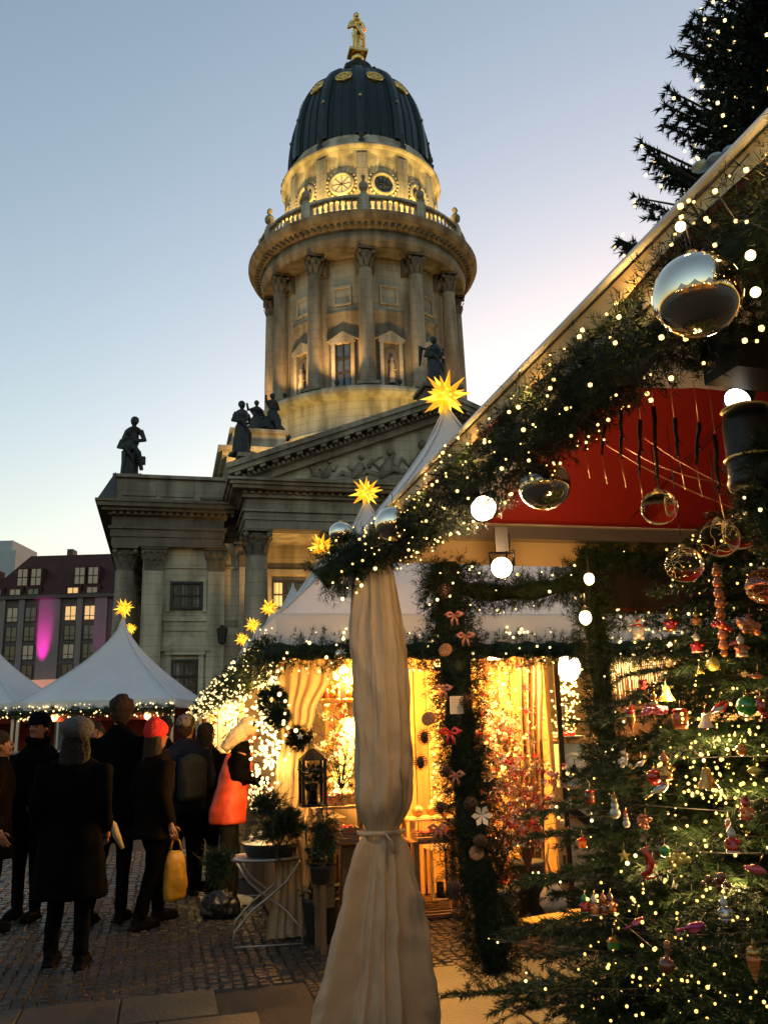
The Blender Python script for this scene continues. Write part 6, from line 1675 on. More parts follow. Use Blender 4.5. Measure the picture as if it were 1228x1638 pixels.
# ornaments
G_ = {}
def gm(nm, c, met=.15, rough=.22): return mat('glass_paint_' + nm, tuple(x * .6 for x in c), rough, metal=met, coat=.4, var=.25, scale=60)
cR, cG, cGd, cW, cP, cO, cY, cS, cB, cM = gm('red', (.5, .02, .015)), gm('green', (.04, .30, .06)), gm('gold', (.65, .40, .10), .7), gm('white', (.7, .66, .55)), gm('pink', (.8, .14, .20)), gm('orange', (.65, .20, .04)), gm('yellow', (.75, .60, .10)), gm('silver', (.6, .62, .6), .8), gm('brown', (.2, .07, .03)), gm('magenta', (.5, .04, .2))
def orn(px, py, D, kind, s, c1, c2, label, rz=0, tilt=0):
    s *= .84; p = at_y(px, py, D); t = empty('tree_ornament', p, rz, label=label, cat='ornament'); t.rotation_euler = (tilt, tilt * .5, rz)
    b, d = MB(), MB(); n1, n2 = 'body', 'trim'
    if kind == 'ball': b.sph((0, 0, 0), s, 20, 14); d.lathe([(s * .2, s * .95), (s * .2, s * 1.15), (0, s * 1.2)], 10)
    elif kind == 'figure':
        b.lathe([(s * .55, -s), (s * .6, -s * .6), (s * .45, 0), (s * .3, s * .25)], 16, caps=True); b.tube([(-s * .35, 0, s * .1), (-s * .7, -s * .2, -s * .15), (-s * .3, -s * .5, -s * .2)], s * .16, 6); b.tube([(s * .35, 0, s * .1), (s * .7, -s * .2, -s * .15), (s * .3, -s * .5, -s * .2)], s * .16, 6)
        d.sph((0, -s * .05, s * .55), s * .36, 12, 9); d.lathe([(s * .42, s * .68), (s * .4, s * .8), (0, s * 1.35)], 12); d.sph((0, -s * .38, s * .5), s * .08, 6, 5); d.lathe([(s * .58, -s * .98), (s * .66, -s * .9), (s * .58, -s * .82)], 14); n1, n2 = 'robe', 'head'
    elif kind == 'snowman':
        b.sph((0, 0, -s * .55), s * .55, 14, 10); b.sph((0, 0, s * .15), s * .4, 12, 9); b.sph((0, 0, s * .7), s * .28, 12, 8); d.lathe([(s * .4, s * .88), (s * .4, s * .93), (s * .24, s * .95), (s * .24, s * 1.3), (0, s * 1.3)], 12); d.tube([(0, -s * .25, s * .7), (0, -s * .5, s * .68)], [s * .06, .001], 6); d.lathe([(s * .36, s * .42), (s * .38, s * .48), (s * .34, s * .52)], 12); n1, n2 = 'snow_body', 'hat'
    elif kind == 'bear':
        b.sph((0, 0, -s * .4), s * .6, 14, 10, sc3=(1, .8, 1.1)); b.sph((0, -s * .05, s * .55), s * .42, 12, 9)
        for sx in (-1, 1): b.sph((sx * s * .33, 0, s * .9), s * .15, 8, 6); b.tube([(sx * s * .45, 0, 0), (sx * s * .8, -s * .2, -s * .3)], s * .18, 7); b.tube([(sx * s * .25, 0, -s * .8), (sx * s * .35, -s * .25, -s * 1.05)], s * .2, 7)
        d.sph((0, -s * .42, s * .47), s * .17, 8, 6); d.lathe([(s * .45, s * .2), (s * .5, s * .12), (s * .45, s * .05)], 12); d.sph((-s * .15, -s * .42, s * .65), s * .05, 6, 4); d.sph((s * .15, -s * .42, s * .65), s * .05, 6, 4); n1, n2 = 'body', 'scarf'
    elif kind == 'bird':
        b.tube([(-s * 1.1, 0, -s * .5), (-s * .5, 0, -s * .1), (0, 0, 0), (s * .45, 0, s * .35), (s * .7, 0, s * .5)], [s * .05, s * .28, s * .42, s * .28, s * .1], 10); d.tube([(s * .65, 0, s * .48), (s * .95, 0, s * .42)], [s * .09, .001], 6)
        d.add([(-s * .6, -s * .3, 0), (s * .2, -s * .42, s * .1), (-s * .2, -s * .5, -s * .3), (-s * .9, -s * .35, -s * .4)], [(0, 1, 2, 3)]); d.tube([(-s * 1.0, 0, -s * .45), (-s * 1.7, 0, -s * .8)], [s * .12, s * .16], 6); n1, n2 = 'body', 'wing'
    elif kind == 'house':
        b.b2(-s * .6, s * .6, -s * .45, s * .45, -s * .7, s * .2); d.prism([(-s * .75, s * .21), (s * .75, s * .21), (0, s * .85)], -s * .5, s * .5); d.b2(s * .25, s * .42, -s * .1, s * .1, s * .5, s * .95); d.b2(-s * .15, s * .15, -s * .47, -s * .451, -s * .7, -s * .25); n1, n2 = 'walls', 'roof'
    elif kind == 'barrel':
        b.lathe([(s * .5, -s * .8), (s * .62, 0), (s * .5, s * .6)], 16, caps=True); d.lathe([(s * .56, s * .5), (s * .6, s * .62), (s * .5, s * .75), (0, s * .8)], 16); d.lathe([(s * .6, -s * .5), (s * .63, -s * .45), (s * .6, -s * .4)], 16); n1, n2 = 'barrel', 'hoop'
    elif kind == 'cone':
        b.lathe([(0, -s * 1.2), (s * .2, -s * .7), (s * .45, s * .1), (s * .42, s * .4)], 12, caps=True); d.sph((0, 0, s * .55), s * .42, 12, 8); d.tube([(0, 0, s * .9), (s * .15, 0, s * 1.2), (s * .3, 0, s * 1.05)], s * .06, 5)
        for k in range(5): d.lathe([(s * (.1 + .07 * k), -s * (1.0 - .25 * k)), (s * (.17 + .07 * k), -s * (.95 - .25 * k)), (s * (.13 + .075 * k), -s * (.9 - .25 * k))], 10)
        n1, n2 = 'cone', 'top'
    elif kind == 'seahorse':
        b.tube([(s * .1, 0, s * 1.0), (-s * .2, 0, s * .8), (s * .1, 0, s * .3), (s * .25, 0, -s * .2), (0, 0, -s * .7), (-s * .4, 0, -s * .95), (-s * .1, 0, -s * 1.15), (s * .5, 0, -s * 1.05)], [s * .06, s * .2, s * .26, s * .34, s * .26, s * .18, s * .12, s * .08], 9); d.tube([(-s * .2, 0, s * .85), (-s * .6, 0, s * .7)], [s * .12, s * .06], 6)
        for k in range(6): d.sph((s * (.4 - .06 * k), 0, s * (.5 - .25 * k)), s * .09, 6, 4)
    elif kind == 'star':
        for sy in (-1, 1):
            pts_ = [((s if k % 2 == 0 else s * .45) * math.cos(PI / 2 + k * PI / 5), 0, (s if k % 2 == 0 else s * .45) * math.sin(PI / 2 + k * PI / 5)) for k in range(10)]; b.add(pts_ + [(0, sy * s * .3, 0)], [((k, (k + 1) % 10, 10) if sy < 0 else ((k + 1) % 10, k, 10)) for k in range(10)])
        d.lathe([(s * .1, s * .95), (s * .1, s * 1.15)], 8)
    elif kind == 'puff':
        for k in range(46):
            a = k * 2.4; r = s * (.35 + .6 * math.sqrt(k / 46)); b.sph((r * math.cos(a), r * .7 * math.sin(a), -s * .3 * (r / s) ** 2 + rnd.uniform(-.15, .15) * s), s * .24, 7, 5)
        d.lathe([(s * .4, 0), (s * .25, s * .5), (s * .1, s * .7)], 10, caps=True); d.sph((0, 0, s * .95), s * .24, 9, 7); d.tube([(-s * .2, 0, s * .6), (-s * .8, 0, s * 1.1)], s * .07, 5); d.tube([(s * .2, 0, s * .6), (s * .8, 0, s * 1.1)], s * .07, 5); d.tube([(-.1 * s, 0, -s * .3), (-.1 * s, 0, -s * 1.1)], s * .07, 5); n1, n2 = 'feather_skirt', 'dancer'
    elif kind == 'fish':
        b.tube([(-s, 0, 0), (-s * .5, 0, 0), (0, 0, s * .05), (s * .5, 0, 0), (s * .8, 0, 0)], [s * .12, s * .32, s * .42, s * .25, s * .08], 10); d.add([(-s * .9, 0, 0), (-s * 1.5, 0, s * .4), (-s * 1.3, 0, 0), (-s * 1.5, 0, -s * .4)], [(0, 1, 2, 3)]); d.add([(-s * .3, 0, s * .35), (s * .2, 0, s * .35), (-s * .2, 0, s * .7)], [(0, 1, 2)]); n1, n2 = 'body', 'fin'
    elif kind == 'boot':
        b.tube([(0, 0, s), (0, 0, 0), (0, 0, -s * .5)], [s * .38, s * .32, s * .36], 10); b.tube([(0, 0, -s * .6), (s * .4, 0, -s * .7), (s * .8, 0, -s * .72)], [s * .35, s * .32, s * .2], 9); d.lathe([(s * .4, s * .8), (s * .5, s * .95), (s * .4, s * 1.1)], 12); n1, n2 = 'boot', 'cuff'
    elif kind == 'bell': b.lathe([(0, s * .8), (s * .3, s * .7), (s * .45, 0), (s * .8, -s * .6), (s * .85, -s * .7)], 16); d.sph((0, 0, -s * .7), s * .2, 8, 6); d.lathe([(s * .1, s * .78), (s * .1, s)], 8)
    elif kind == 'lemon': b.tube([(-s, 0, 0), (-s * .8, 0, 0), (-s * .4, 0, 0), (.0, 0, 0), (s * .4, 0, 0), (s * .8, 0, 0), (s, 0, 0)], [s * .08, s * .2, s * .55, s * .65, s * .55, s * .2, s * .08], 14); d.add([(0, 0, s * .6), (s * .5, 0, s * .9), (s * .2, 0, s * .55)], [(0, 1, 2)]); n2 = 'leaf'
    elif kind == 'cluster':
        for k in range(16): b.sph((rnd.gauss(0, .4) * s, rnd.gauss(0, .3) * s, rnd.gauss(0, .4) * s), s * .3, 8, 6)
        d.lathe([(0, s * .6), (s * .3, s * .7), (0, s)], 8)
    b.build(n1, c1, t); d.build(n2, c2, t)
    b = MB(); b.tube([(0, 0, s * .9), (.002, 0, s * .9 + .014)], .0007, 4); b.build('thread', cap_m, t)
    return t
O = [(1018, 1003, 2.15, 'bear', .034, cW, cR, 'white and gold bear ornament on top of the lit garland'), (1072, 995, 2.1, 'figure', .026, cR, cGd, 'red figure ornament with crown against the pale tent roof'),
 (1113, 990, 2.1, 'figure', .018, cO, cGd, 'small golden angel beside the ornament chain'), (1114, 1030, 2.08, 'figure', .026, cR, cW, 'red and white figure hanging below the golden angel'), (1155, 1000, 2.0, 'cluster', .026, cR, cO, 'red glass cluster in the middle of the ornament chain'),
 (1155, 960, 2.0, 'cluster', .016, cO, cR, 'orange glass cluster at the top of the ornament chain'), (1200, 1000, 1.95, 'cluster', .034, cO, cR, 'big orange red glass bunch at the upper right edge'), (1185, 1035, 1.95, 'figure', .026, cO, cW, 'orange angel below the big glass bunch'),
 (1175, 1028, 2.0, 'bird', .016, cM, cGd, 'small magenta bird near the top right'), (1140, 1063, 2.0, 'ball', .018, cY, cGd, 'cream yellow glass ball below the ornament chain'), (1212, 1082, 1.9, 'fish', .017, cO, cP, 'orange fish ornament at the right edge'),
 (1047, 1133, 2.0, 'puff', .033, cP, cGd, 'pink feather skirt dancer, the brightest pink ornament'), (1009, 1150, 2.05, 'cone', .032, cGd, cR, 'golden ice cone with red top left of the pink dancer'), (1088, 1150, 1.98, 'barrel', .034, cO, cR, 'orange basket ornament right of the pink dancer'),
 (1065, 1110, 2.03, 'bell', .028, cY, cG, 'yellow bell in the green sprays above the pink dancer'), (1028, 1098, 2.05, 'cluster', .016, cR, cGd, 'red berry cluster left above the pink dancer'), (1128, 1153, 1.95, 'bell', .026, cW, cR, 'white and silver bell with red rim'), (1153, 1132, 1.93, 'bird', .028, cR, cW, 'red bird with a white head right of the white bell'),
 (1194, 1130, 1.88, 'ball', .026, cG, cGd, 'glossy green ball near the right edge'), (1217, 1132, 1.85, 'boot', .026, cR, cGd, 'red boot with gold cuff beside the green ball'), (1206, 1233, 1.85, 'lemon', .018, cY, cG, 'yellow lemon ornament at the right'), (1130, 1245, 1.92, 'bell', .034, cGd, cB, 'golden bowl ornament with dark hollow in the middle of the tree'),
 (1046, 1243, 2.0, 'ball', .02, cR, cGd, 'red ball left of the golden drummer'), (1063, 1228, 1.98, 'figure', .03, cGd, cO, 'golden drummer figure on the upper left branches'), (1058, 1262, 1.97, 'bird', .028, cS, cGd, 'silver bird hanging below the golden drummer'), (1000, 1218, 2.03, 'cluster', .02, cW, cGd, 'white and gold sheep cluster on the upper left branch'), (1025, 1222, 2.02, 'bird', .016, cW, cGd, 'small white lamb beside the sheep cluster'),
 (943, 1275, 2.1, 'barrel', .024, cB, cR, 'brown red barrel ornament on the leftmost upper branch'), (983, 1292, 2.0, 'snowman', .026, cW, cGd, 'white snowman ornament at the left of the tree'), (1001, 1312, 2.0, 'snowman', .018, cW, cR, 'smaller snowman right of the white one'), (1032, 1316, 1.95, 'cluster', .02, cO, cR, 'orange red cluster right of the snowmen'),
 (930, 1348, 2.1, 'house', .018, cO, cR, 'little gingerbread house against the pale booth panel'), (998, 1370, 1.95, 'star', .018, cY, cGd, 'bright yellow star on the left branches'), (1035, 1378, 1.9, 'seahorse', .034, cR, cGd, 'large red seahorse ornament in the lower left middle'), (1063, 1362, 1.9, 'ball', .014, cG, cGd, 'small green ball right of the red seahorse'), (1083, 1376, 1.88, 'cluster', .026, cY, cGd, 'golden yellow grape cluster right of the seahorse'),
 (1170, 1345, 1.8, 'figure', .026, cR, cW, 'red and white santa at the right of the tree'), (1192, 1295, 1.83, 'figure', .024, cO, cR, 'orange figure above the santa'), (1165, 1322, 1.85, 'cone', .018, cP, cW, 'small pink cone left above the santa'), (1112, 1483, 1.75, 'bird', .026, cM, cP, 'magenta bird low in the middle of the tree', .5, .6), (1158, 1455, 1.75, 'figure', .022, cS, cW, 'silver figure right above the magenta bird'),
 (1205, 1540, 1.7, 'cone', .034, cO, cGd, 'orange gold cone at the lower right'), (1066, 1545, 1.78, 'ball', .018, cB, cO, 'brown acorn ball low on the tree'), (1067, 1518, 1.78, 'cone', .018, cB, cO, 'brown cone above the acorn ball'), (1020, 1475, 1.85, 'bird', .018, cR, cM, 'small dark red bird at the lower left'), (980, 1510, 1.87, 'house', .018, cG, cGd, 'green gift box ornament at the lower left'),
 (935, 1447, 2.0, 'figure', .02, cR, cG, 'left figure of the brown row on the lower left branch'), (950, 1450, 2.0, 'figure', .022, cO, cW, 'second figure of the brown row on the lower left branch'), (965, 1448, 2.0, 'figure', .022, cB, cO, 'third figure of the brown row on the lower left branch'), (976, 1446, 2.0, 'figure', .022, cO, cB, 'right figure of the brown row on the lower left branch'),
 (1150, 1412, 1.82, 'cluster', .026, cB, cO, 'dark brown cone cluster right of the middle'), (1210, 1392, 1.78, 'fish', .028, cP, cGd, 'long pink and gold fish at the right edge', 0, .5), (1185, 1200, 1.88, 'ball', .014, cO, cGd, 'small orange ball above the lemon'), (1118, 1075, 2.0, 'cluster', .012, cGd, cO, 'tiny golden nuts left of the cream ball')]
for o_ in O: orn(*o_)
b = MB(); b.tube([at_y(1144, 900, 2.0), at_y(1150, 940, 2.0), at_y(1156, 1000, 2.0), at_y(1160, 1050, 2.0)], .004, 6)
for k in range(26):
    f = k / 25; b.sph(at_y(1145 + 13 * f, 905 + 140 * f, 2.0), .006 + .003 * (k % 3), 7, 5)
b.build('bead_chain', cO, None, label='orange red bead chain hanging down to the decorated tree', cat='bead chain')

# the big lit spruce behind
SB = at_y(1450, 300, 12.5); SB.z = 0
def Lb(z): return min(4.4, .27 * (23.5 - z) + .1)
sp, S, E_ = conifer(SB, 22.0, 'tall dark spruce covered with fairy lights rising behind the near canopy', Lb, 2.6, 54, 19, 21, .14, .019, 105, .30, fir2, side_gap=.13, trunk_r=.28, sub_cap=.75, name='spruce_tree', upturn=.52, side_len=.3)
i = np.random.default_rng(5).integers(0, len(E_), 5200)
np_mesh('light_bulb', octs(E_[i] * np.array([1.02, 1.02, 1], dtype=np.float32) + RG.normal(size=(5200, 3)).astype(np.float32) * .07, .030), 3, bulb_m, sp, kind='stuff')

# ================================================================== people
from mathutils import noise as mnoise
skin = mat('skin', (.17, .075, .045), .5, var=.1, scale=20)
hairb = mat('brown_hair', (.022, .011, .006), .7, spec=.2, bump=.8, bscale=60, stretch=(3, 3, .6)); haird = mat('dark_hair', (.006, .004, .003), .7, spec=.2, bump=.8, bscale=60)
coatk = mat('black_wool', (.0022, .0021, .0022), 1.0, bump=.3, bscale=120, spec=.03); navy = mat('navy_jacket', (.003, .0035, .006), .9, spec=.04, bump=.2, bscale=80); brownc = mat('dark_brown_coat', (.005, .0032, .0023), .95, spec=.04, bump=.2, bscale=80)
bluej = mat('blue_jacket', (.005, .008, .02), .8, spec=.08); jeans = mat('dark_jeans', (.0025, .003, .005), .95, spec=.04); olive = mat('olive_trousers', (.016, .016, .010), .9, spec=.1)
leather = mat('dark_leather', (.003, .0022, .002), .7, spec=.08); eye_m = mat('eye_dark', (.01, .008, .006), .2); lipm = mat('lips', (.3, .09, .07), .5)
def loft(mb, rings, n=28):
    vs = []
    for (cx, cy, z, rx, ry) in rings:
        for i in range(n):
            a = 2 * PI * i / n; vs.append((cx + rx * math.cos(a), cy + ry * math.sin(a), z))
    fs = [(j * n + i, j * n + (i + 1) % n, (j + 1) * n + (i + 1) % n, (j + 1) * n + i) for j in range(len(rings) - 1) for i in range(n)]
    fs += [tuple(range(n))[::-1], tuple((len(rings) - 1) * n + i for i in range(n))]
    mb.add(vs, fs, True)
def wrinkle(o, amp, sc_, seed=0):
    me = o.data; n = len(me.vertices); co = np.empty(n * 3, dtype=np.float32); no = np.empty(n * 3, dtype=np.float32)
    me.vertices.foreach_get('co', co); me.vertices.foreach_get('normal', no); co = co.reshape(-1, 3); no = no.reshape(-1, 3)
    d = np.array([mnoise.noise(Vector((c[0] * sc_ + seed, c[1] * sc_, c[2] * sc_ * .55))) + .5 * mnoise.noise(Vector((c[0] * sc_ * 2.3, c[1] * sc_ * 2.3 + seed, c[2] * sc_ * 1.6))) for c in co], dtype=np.float32)
    co += no * d[:, None] * amp; me.vertices.foreach_set('co', co.ravel()); me.update()
def person(pos, yaw, H, label, coat=coatk, hem=.42, trouser=jeans, hat=None, hair=hairb, hairlen=0, head_turn=0.0, legs=(.09, 0, .09, 0), hands=((-.30, -.05, .50), (.30, -.05, .50)), shoe=leather, vest=None, scarf=None, girth=1.0, elbows=None, head_tilt=0.0, bend=0.0):
    """local frame: facing -y. legs = (left x, left y, right x, right y); hands and elbows as fractions of height"""
    t = empty('person', pos, yaw, label=label, cat='person'); g = girth
    hip, sh, hc = .50 * H, .815 * H, .925 * H
    lean = bend * .18
    def sp_(z): return -lean * max(0, (z - hip) / (H - hip)) * 1.0
    b = MB()
    loft(b, [(0, 0, hip - .06, .13 * g, .095 * g), (0, sp_(.55 * H), .56 * H, .15 * g, .10 * g), (0, sp_(.66 * H), .66 * H, .135 * g, .095 * g), (0, sp_(.76 * H), .76 * H, .165 * g, .10 * g), (0, sp_(sh), sh, .13, .07), (0, sp_(.86 * H), .86 * H, .055, .055)])
    nx = Vector((0, sp_(.86 * H), .84 * H)); hcv = Vector((0, sp_(hc) - .01 - .04 * bend, hc - .03 * bend))
    b.tube([nx, hcv - Vector((0, -.01, .06))], [.056, .05], 12)
    HM = Matrix.Rotation(head_turn, 3, 'Z') @ Matrix.Rotation(head_tilt + bend * .5, 3, 'X')
    def hd(x, y, z): return hcv + HM @ Vector((x, y, z)) * (H / 1.72)
    k = H / 1.72
    b.sph(hd(0, .015, .03), .088 * k, 16, 12, sc3=(.88, 1.08, 1.05), M=HM); b.sph(hd(0, -.02, -.035), .066 * k, 14, 10, sc3=(.88, 1, 1.1), M=HM)
    b.tube([hd(0, -.085, .025), hd(0, -.108, -.012), hd(0, -.088, -.02)], [.010 * k, .016 * k, .012 * k], 8); b.sph(hd(0, -.068, -.072), .026 * k, 8, 6)
    for sx in (-1, 1): b.sph(hd(sx * .080, .012, -.002), .02 * k, 8, 6, sc3=(.45, .8, 1.4), M=HM); b.sph(hd(sx * .03, -.075, -.01), .02 * k, 8, 6)
    lx, ly, rx_, ry_ = legs; LG = []
    for sx, fx, fy in ((-1, lx, ly), (1, rx_, ry_)):
        h_ = Vector((sx * .075 * g, 0, hip)); ank = Vector((sx * fx, fy, .05 * H)); kn = (h_ + ank) / 2 + Vector((0, -.02 - abs(fy) * .15, .01)); LG.append((h_, kn, ank))
        b.tube([h_, (h_ + kn) / 2, kn, (kn + ank) / 2 + Vector((0, .012, .02)), ank], [.07 * g, .055 * g, .038, .036, .03], 12); b.tube([ank, ank + Vector((0, -.03, -.04 * H)), ank + Vector((0, -.15, -.042 * H))], [.038, .036, .028], 8)
    AR = []
    for i, sx in enumerate((-1, 1)):
        s_ = Vector((sx * .175 * g, sp_(sh), sh - .015)); hx0, hy0, hz0 = hands[i]; w_ = Vector((hx0 * H / 1.72, hy0 * H / 1.72 + sp_(hz0 * H) , hz0 * H))
        if elbows and elbows[i]: e_ = Vector((elbows[i][0], elbows[i][1] + sp_(elbows[i][2] * H), elbows[i][2] * H))
        else:
            mid = (s_ + w_) / 2; L = .33 * H; dd = (w_ - s_).length; off = math.sqrt(max(0, (L / 2) ** 2 - (dd / 2) ** 2)); e_ = mid + Vector((sx * .12, .95, -.2)).normalized() * off * 1.0
        AR.append((s_, e_, w_)); b.tube([s_, (s_ + e_) / 2, e_, (e_ + w_) / 2, w_], [.052, .046, .038, .034, .026], 10)
        d = (w_ - e_).normalized(); b.sph(w_ + d * .045, .04, 10, 8, sc3=(.6, .95, 1.05), M=d.to_track_quat('Z', 'Y').to_matrix())
    body = b.build('body', skin, t); remesh(body, .016, 2)
    me = body.data; vs = [tuple(v.co) for v in me.vertices]; fs = [tuple(p.vertices) for p in me.polygons]
    fb = MB(); fb.add(vs, fs, True)
    for i, (s_, e_, w_) in enumerate(AR):          # five fingers, rooted in the palm, slightly curled
        d = (w_ - e_).normalized(); sx = (-1, 1)[i]; M = d.to_track_quat('Z', 'Y').to_matrix(); A_ = M @ Vector((0, 1, 0)); C_ = M @ Vector((-sx, 0, 0))
        root = w_ + d * .075
        for f in range(4):
            L = (.068, .078, .073, .058)[f]; r0 = root + A_ * (.024 - f * .016)
            fb.tube([r0 - d * .02, r0 + d * L * .4 + C_ * .004, r0 + d * L * .75 + C_ * .018, r0 + d * L * .85 + C_ * .036], [.009, .0085, .0078, .006], 7)
        r0 = w_ + d * .03 + A_ * .028; fb.tube([r0, r0 + A_ * .022 + d * .02, r0 + A_ * .028 + d * .045 + C_ * .012], [.011, .0095, .007], 7)
    nb = bpy.data.meshes.new('body'); nb.from_pydata(fb.v, [], fb.f); nb.polygons.foreach_set('use_smooth', [True] * len(fb.f)); nb.materials.append(skin); body.data = nb
    for sx in (-1, 1): b = MB(); b.sph(hd(sx * .031, -.083, .012), .0095 * k, 8, 6); b.build('eye', eye_m, t)
    b = MB(); b.tube([hd(-.022, -.086, -.048), hd(0, -.096, -.047), hd(.022, -.086, -.048)], [.003, .006, .003], 6); b.build('mouth', lipm, t)
    for sx in (-1, 1): b = MB(); b.tube([hd(sx * .015, -.09, .03), hd(sx * .03, -.092, .036), hd(sx * .048, -.082, .031)], [.003, .004, .002], 5); b.build('eyebrow', hair, t)
    # hair
    b = MB(); b.sph(hd(0, .028, .05), .096 * k, 16, 12, sc3=(.95, 1.05, .98), M=HM); b.sph(hd(0, .05, 0), .085 * k, 12, 10, sc3=(.98, .8, 1.1), M=HM)
    if hairlen:
        for q_ in range(7): a_ = -.9 + q_ * .3; b.tube([hd(.075 * math.sin(a_), .05 * math.cos(a_) + .02, .0), hd(.10 * math.sin(a_), .08 * math.cos(a_), -.12), hd(.12 * math.sin(a_), .10 * math.cos(a_) + .02, -.12 - hairlen)], [.04, .036, .012], 8)
    else:
        for q_ in range(26): 
            a_, e2_ = rnd.uniform(-1.9, 1.9), rnd.uniform(-.3, 1.4); b.sph(hd(.088 * math.sin(a_) * math.cos(e2_), .088 * math.cos(a_) * math.cos(e2_) + .03, .09 * math.sin(e2_) + .05), .022 * k, 6, 5)
    hm = b.build('hair', hair, t); remesh(hm, .012, 1); wrinkle(hm, .006, 60)
    # trousers and shoes
    b = MB(); loft(b, [(0, 0, hip - .09, .135 * g, .11 * g), (0, 0, hip + .02, .155 * g, .115 * g), (0, sp_(.58 * H), .58 * H, .15 * g, .105 * g)])
    for (h_, kn, ank) in LG: b.tube([h_, (h_ + kn) / 2, kn, (kn + ank) / 2, ank + Vector((0, .005, -.01))], [.10 * g, .086 * g, .066, .06, .055], 14)
    tr_ = b.build('trousers', trouser, t); remesh(tr_, .02, 2); wrinkle(tr_, .010, 9, 3)
    for (h_, kn, ank) in LG:
        b = MB(); a0 = Vector((ank.x, ank.y, 0)); b.tube([a0 + Vector((0, .055, .04)), a0 + Vector((0, -.03, .05)), a0 + Vector((0, -.12, .038)), a0 + Vector((0, -.19, .03))], [.04, .046, .044, .026], 10); b.tube([a0 + Vector((0, .01, .04)), ank + Vector((0, .005, .05))], [.045, .052], 10); b.b2(a0.x - .045, a0.x + .045, a0.y - .19, a0.y + .09, .0, .022)
        s_o = b.build('shoe', shoe, t); remesh(s_o, .012, 1)
    # coat
    hz_ = hem * H; b = MB()
    fl = .0 if hem > .45 else .05
    rings = [(0, (ly + ry_) * .3 * (1 if hem < .4 else 0), hz_, (.20 + fl) * g, (.15 + fl) * g), (0, 0, hip, .195 * g, .145 * g), (0, sp_(.6 * H), .60 * H, .18 * g, .135 * g), (0, sp_(.7 * H), .70 * H, .195 * g, .14 * g), (0, sp_(.78 * H), .78 * H, .20 * g, .13 * g), (0, sp_(sh) + .0, sh + .015, .165, .095), (0, sp_(.85 * H), .853 * H, .09, .085), (0, sp_(.87 * H), .872 * H, .08, .08)]
    loft(b, rings)
    for (s_, e_, w_) in AR: b.tube([s_ + Vector((0, 0, -.005)), (s_ + e_) / 2, e_, (e_ + w_) / 2, w_ - (w_ - e_).normalized() * .01], [.076, .068, .06, .054, .048], 14)
    ct = b.build('coat', coat, t); remesh(ct, .02, 2); wrinkle(ct, .016, 7, H * 10)
    if vest:
        b = MB(); loft(b, [(0, 0, .43 * H, .225 * g, .18 * g), (0, 0, hip, .222 * g, .175 * g), (0, sp_(.6 * H), .60 * H, .2 * g, .152 * g), (0, sp_(.7 * H), .70 * H, .205 * g, .152 * g), (0, sp_(.76 * H), .75 * H, .15 * g, .145 * g), (0, sp_(.80 * H), .80 * H, .12, .125)])
        v_ = b.build('vest', vest, t); remesh(v_, .02, 2); wrinkle(v_, .014, 8, 5)
    if hat:
        kind, hm_ = hat; b = MB()
        if kind == 'beanie':
            b.sph(hd(0, .02, .055), .112 * k, 18, 12, sc3=(.95, 1.05, 1.0), M=HM); b.sph(hd(0, .045, .10), .085 * k, 14, 10, M=HM)
        elif kind == 'beret': b.sph(hd(0, .03, .075), .125 * k, 18, 12, sc3=(1.02, 1.12, .72), M=HM); b.sph(hd(0, .01, .045), .108 * k, 16, 10, sc3=(.95, 1.05, .6), M=HM)
        elif kind == 'cap': b.sph(hd(0, .02, .06), .108 * k, 18, 12, sc3=(.95, 1.05, .9), M=HM); b.tube([hd(-.04, -.08, .05), hd(0, -.15, .045), hd(.04, -.08, .05)], .02, 8)
        elif kind == 'scarf':
            b.sph(hd(0, .042, .045), .108 * k, 18, 12, sc3=(.96, 1.0, 1.02), M=HM); b.tube([hd(0, .07, .0), hd(.0, .11, -.11), hd(.0, .16, -.25)], [.088, .09, .04], 12)
        ht = b.build('headscarf' if kind == 'scarf' else 'hat', hm_, t); remesh(ht, .012, 1); wrinkle(ht, .005, 25, 2)
        # cut the face side free: pull the front lower part back
        me = ht.data
        for v in me.vertices:
            l = HM.transposed() @ (v.co - hcv) / k
            lim = .035
            if kind == 'scarf': break
            if l.y < -.03 and l.z < lim: 
                v.co = hcv + HM @ Vector((l.x, l.y, lim + (l.z - lim) * .05)) * k
                if kind == 'scarf' and abs(l.x) > .06: v.co = hcv + HM @ Vector((l.x, -.03, l.z)) * k
        me.update()
    if scarf:
        b = MB(); b.tube([(.085 * math.cos(a), sp_(.86 * H) + .085 * math.sin(a), .862 * H + .012 * math.sin(2 * a)) for a in [q_ * PI / 8 for q_ in range(17)]], .036, 10); s_o = b.build('scarf', scarf, t); remesh(s_o, .014, 1)
    return t, AR
def GP(px, py): return at_z(px, py, .014)
PI2 = PI
hatg = mat('grey_knit', (.05, .05, .052), .95, bump=.9, bscale=90); hatr = mat('red_knit', (.42, .010, .008), .9, bump=.8, bscale=90); cloth_c = mat('cream_headscarf', (.42, .34, .22), .8, bump=.4, bscale=25); orange = mat('orange_safety_vest', (.62, .06, .012), .55, var=.08, scale=4)
person(GP(103, 1548), PI + .1, 1.67, 'person in long black coat and grey knitted hat seen from behind, nearest at the left', coat=coatk, hem=.27, hat=('beret', hatg), hair=haird, hairlen=.08, legs=(.11, .02, .12, -.08), girth=1.12, hands=((-.235, -.08, .53), (.24, -.06, .53)))
person(GP(178, 1474), PI - .12, 1.90, 'tallest person with brown hair in a black jacket seen from behind', coat=coatk, hem=.45, hair=hairb, head_turn=.5, legs=(.08, 0, .16, .14), girth=1.12, hands=((-.24, -.10, .52), (.25, -.08, .52)))
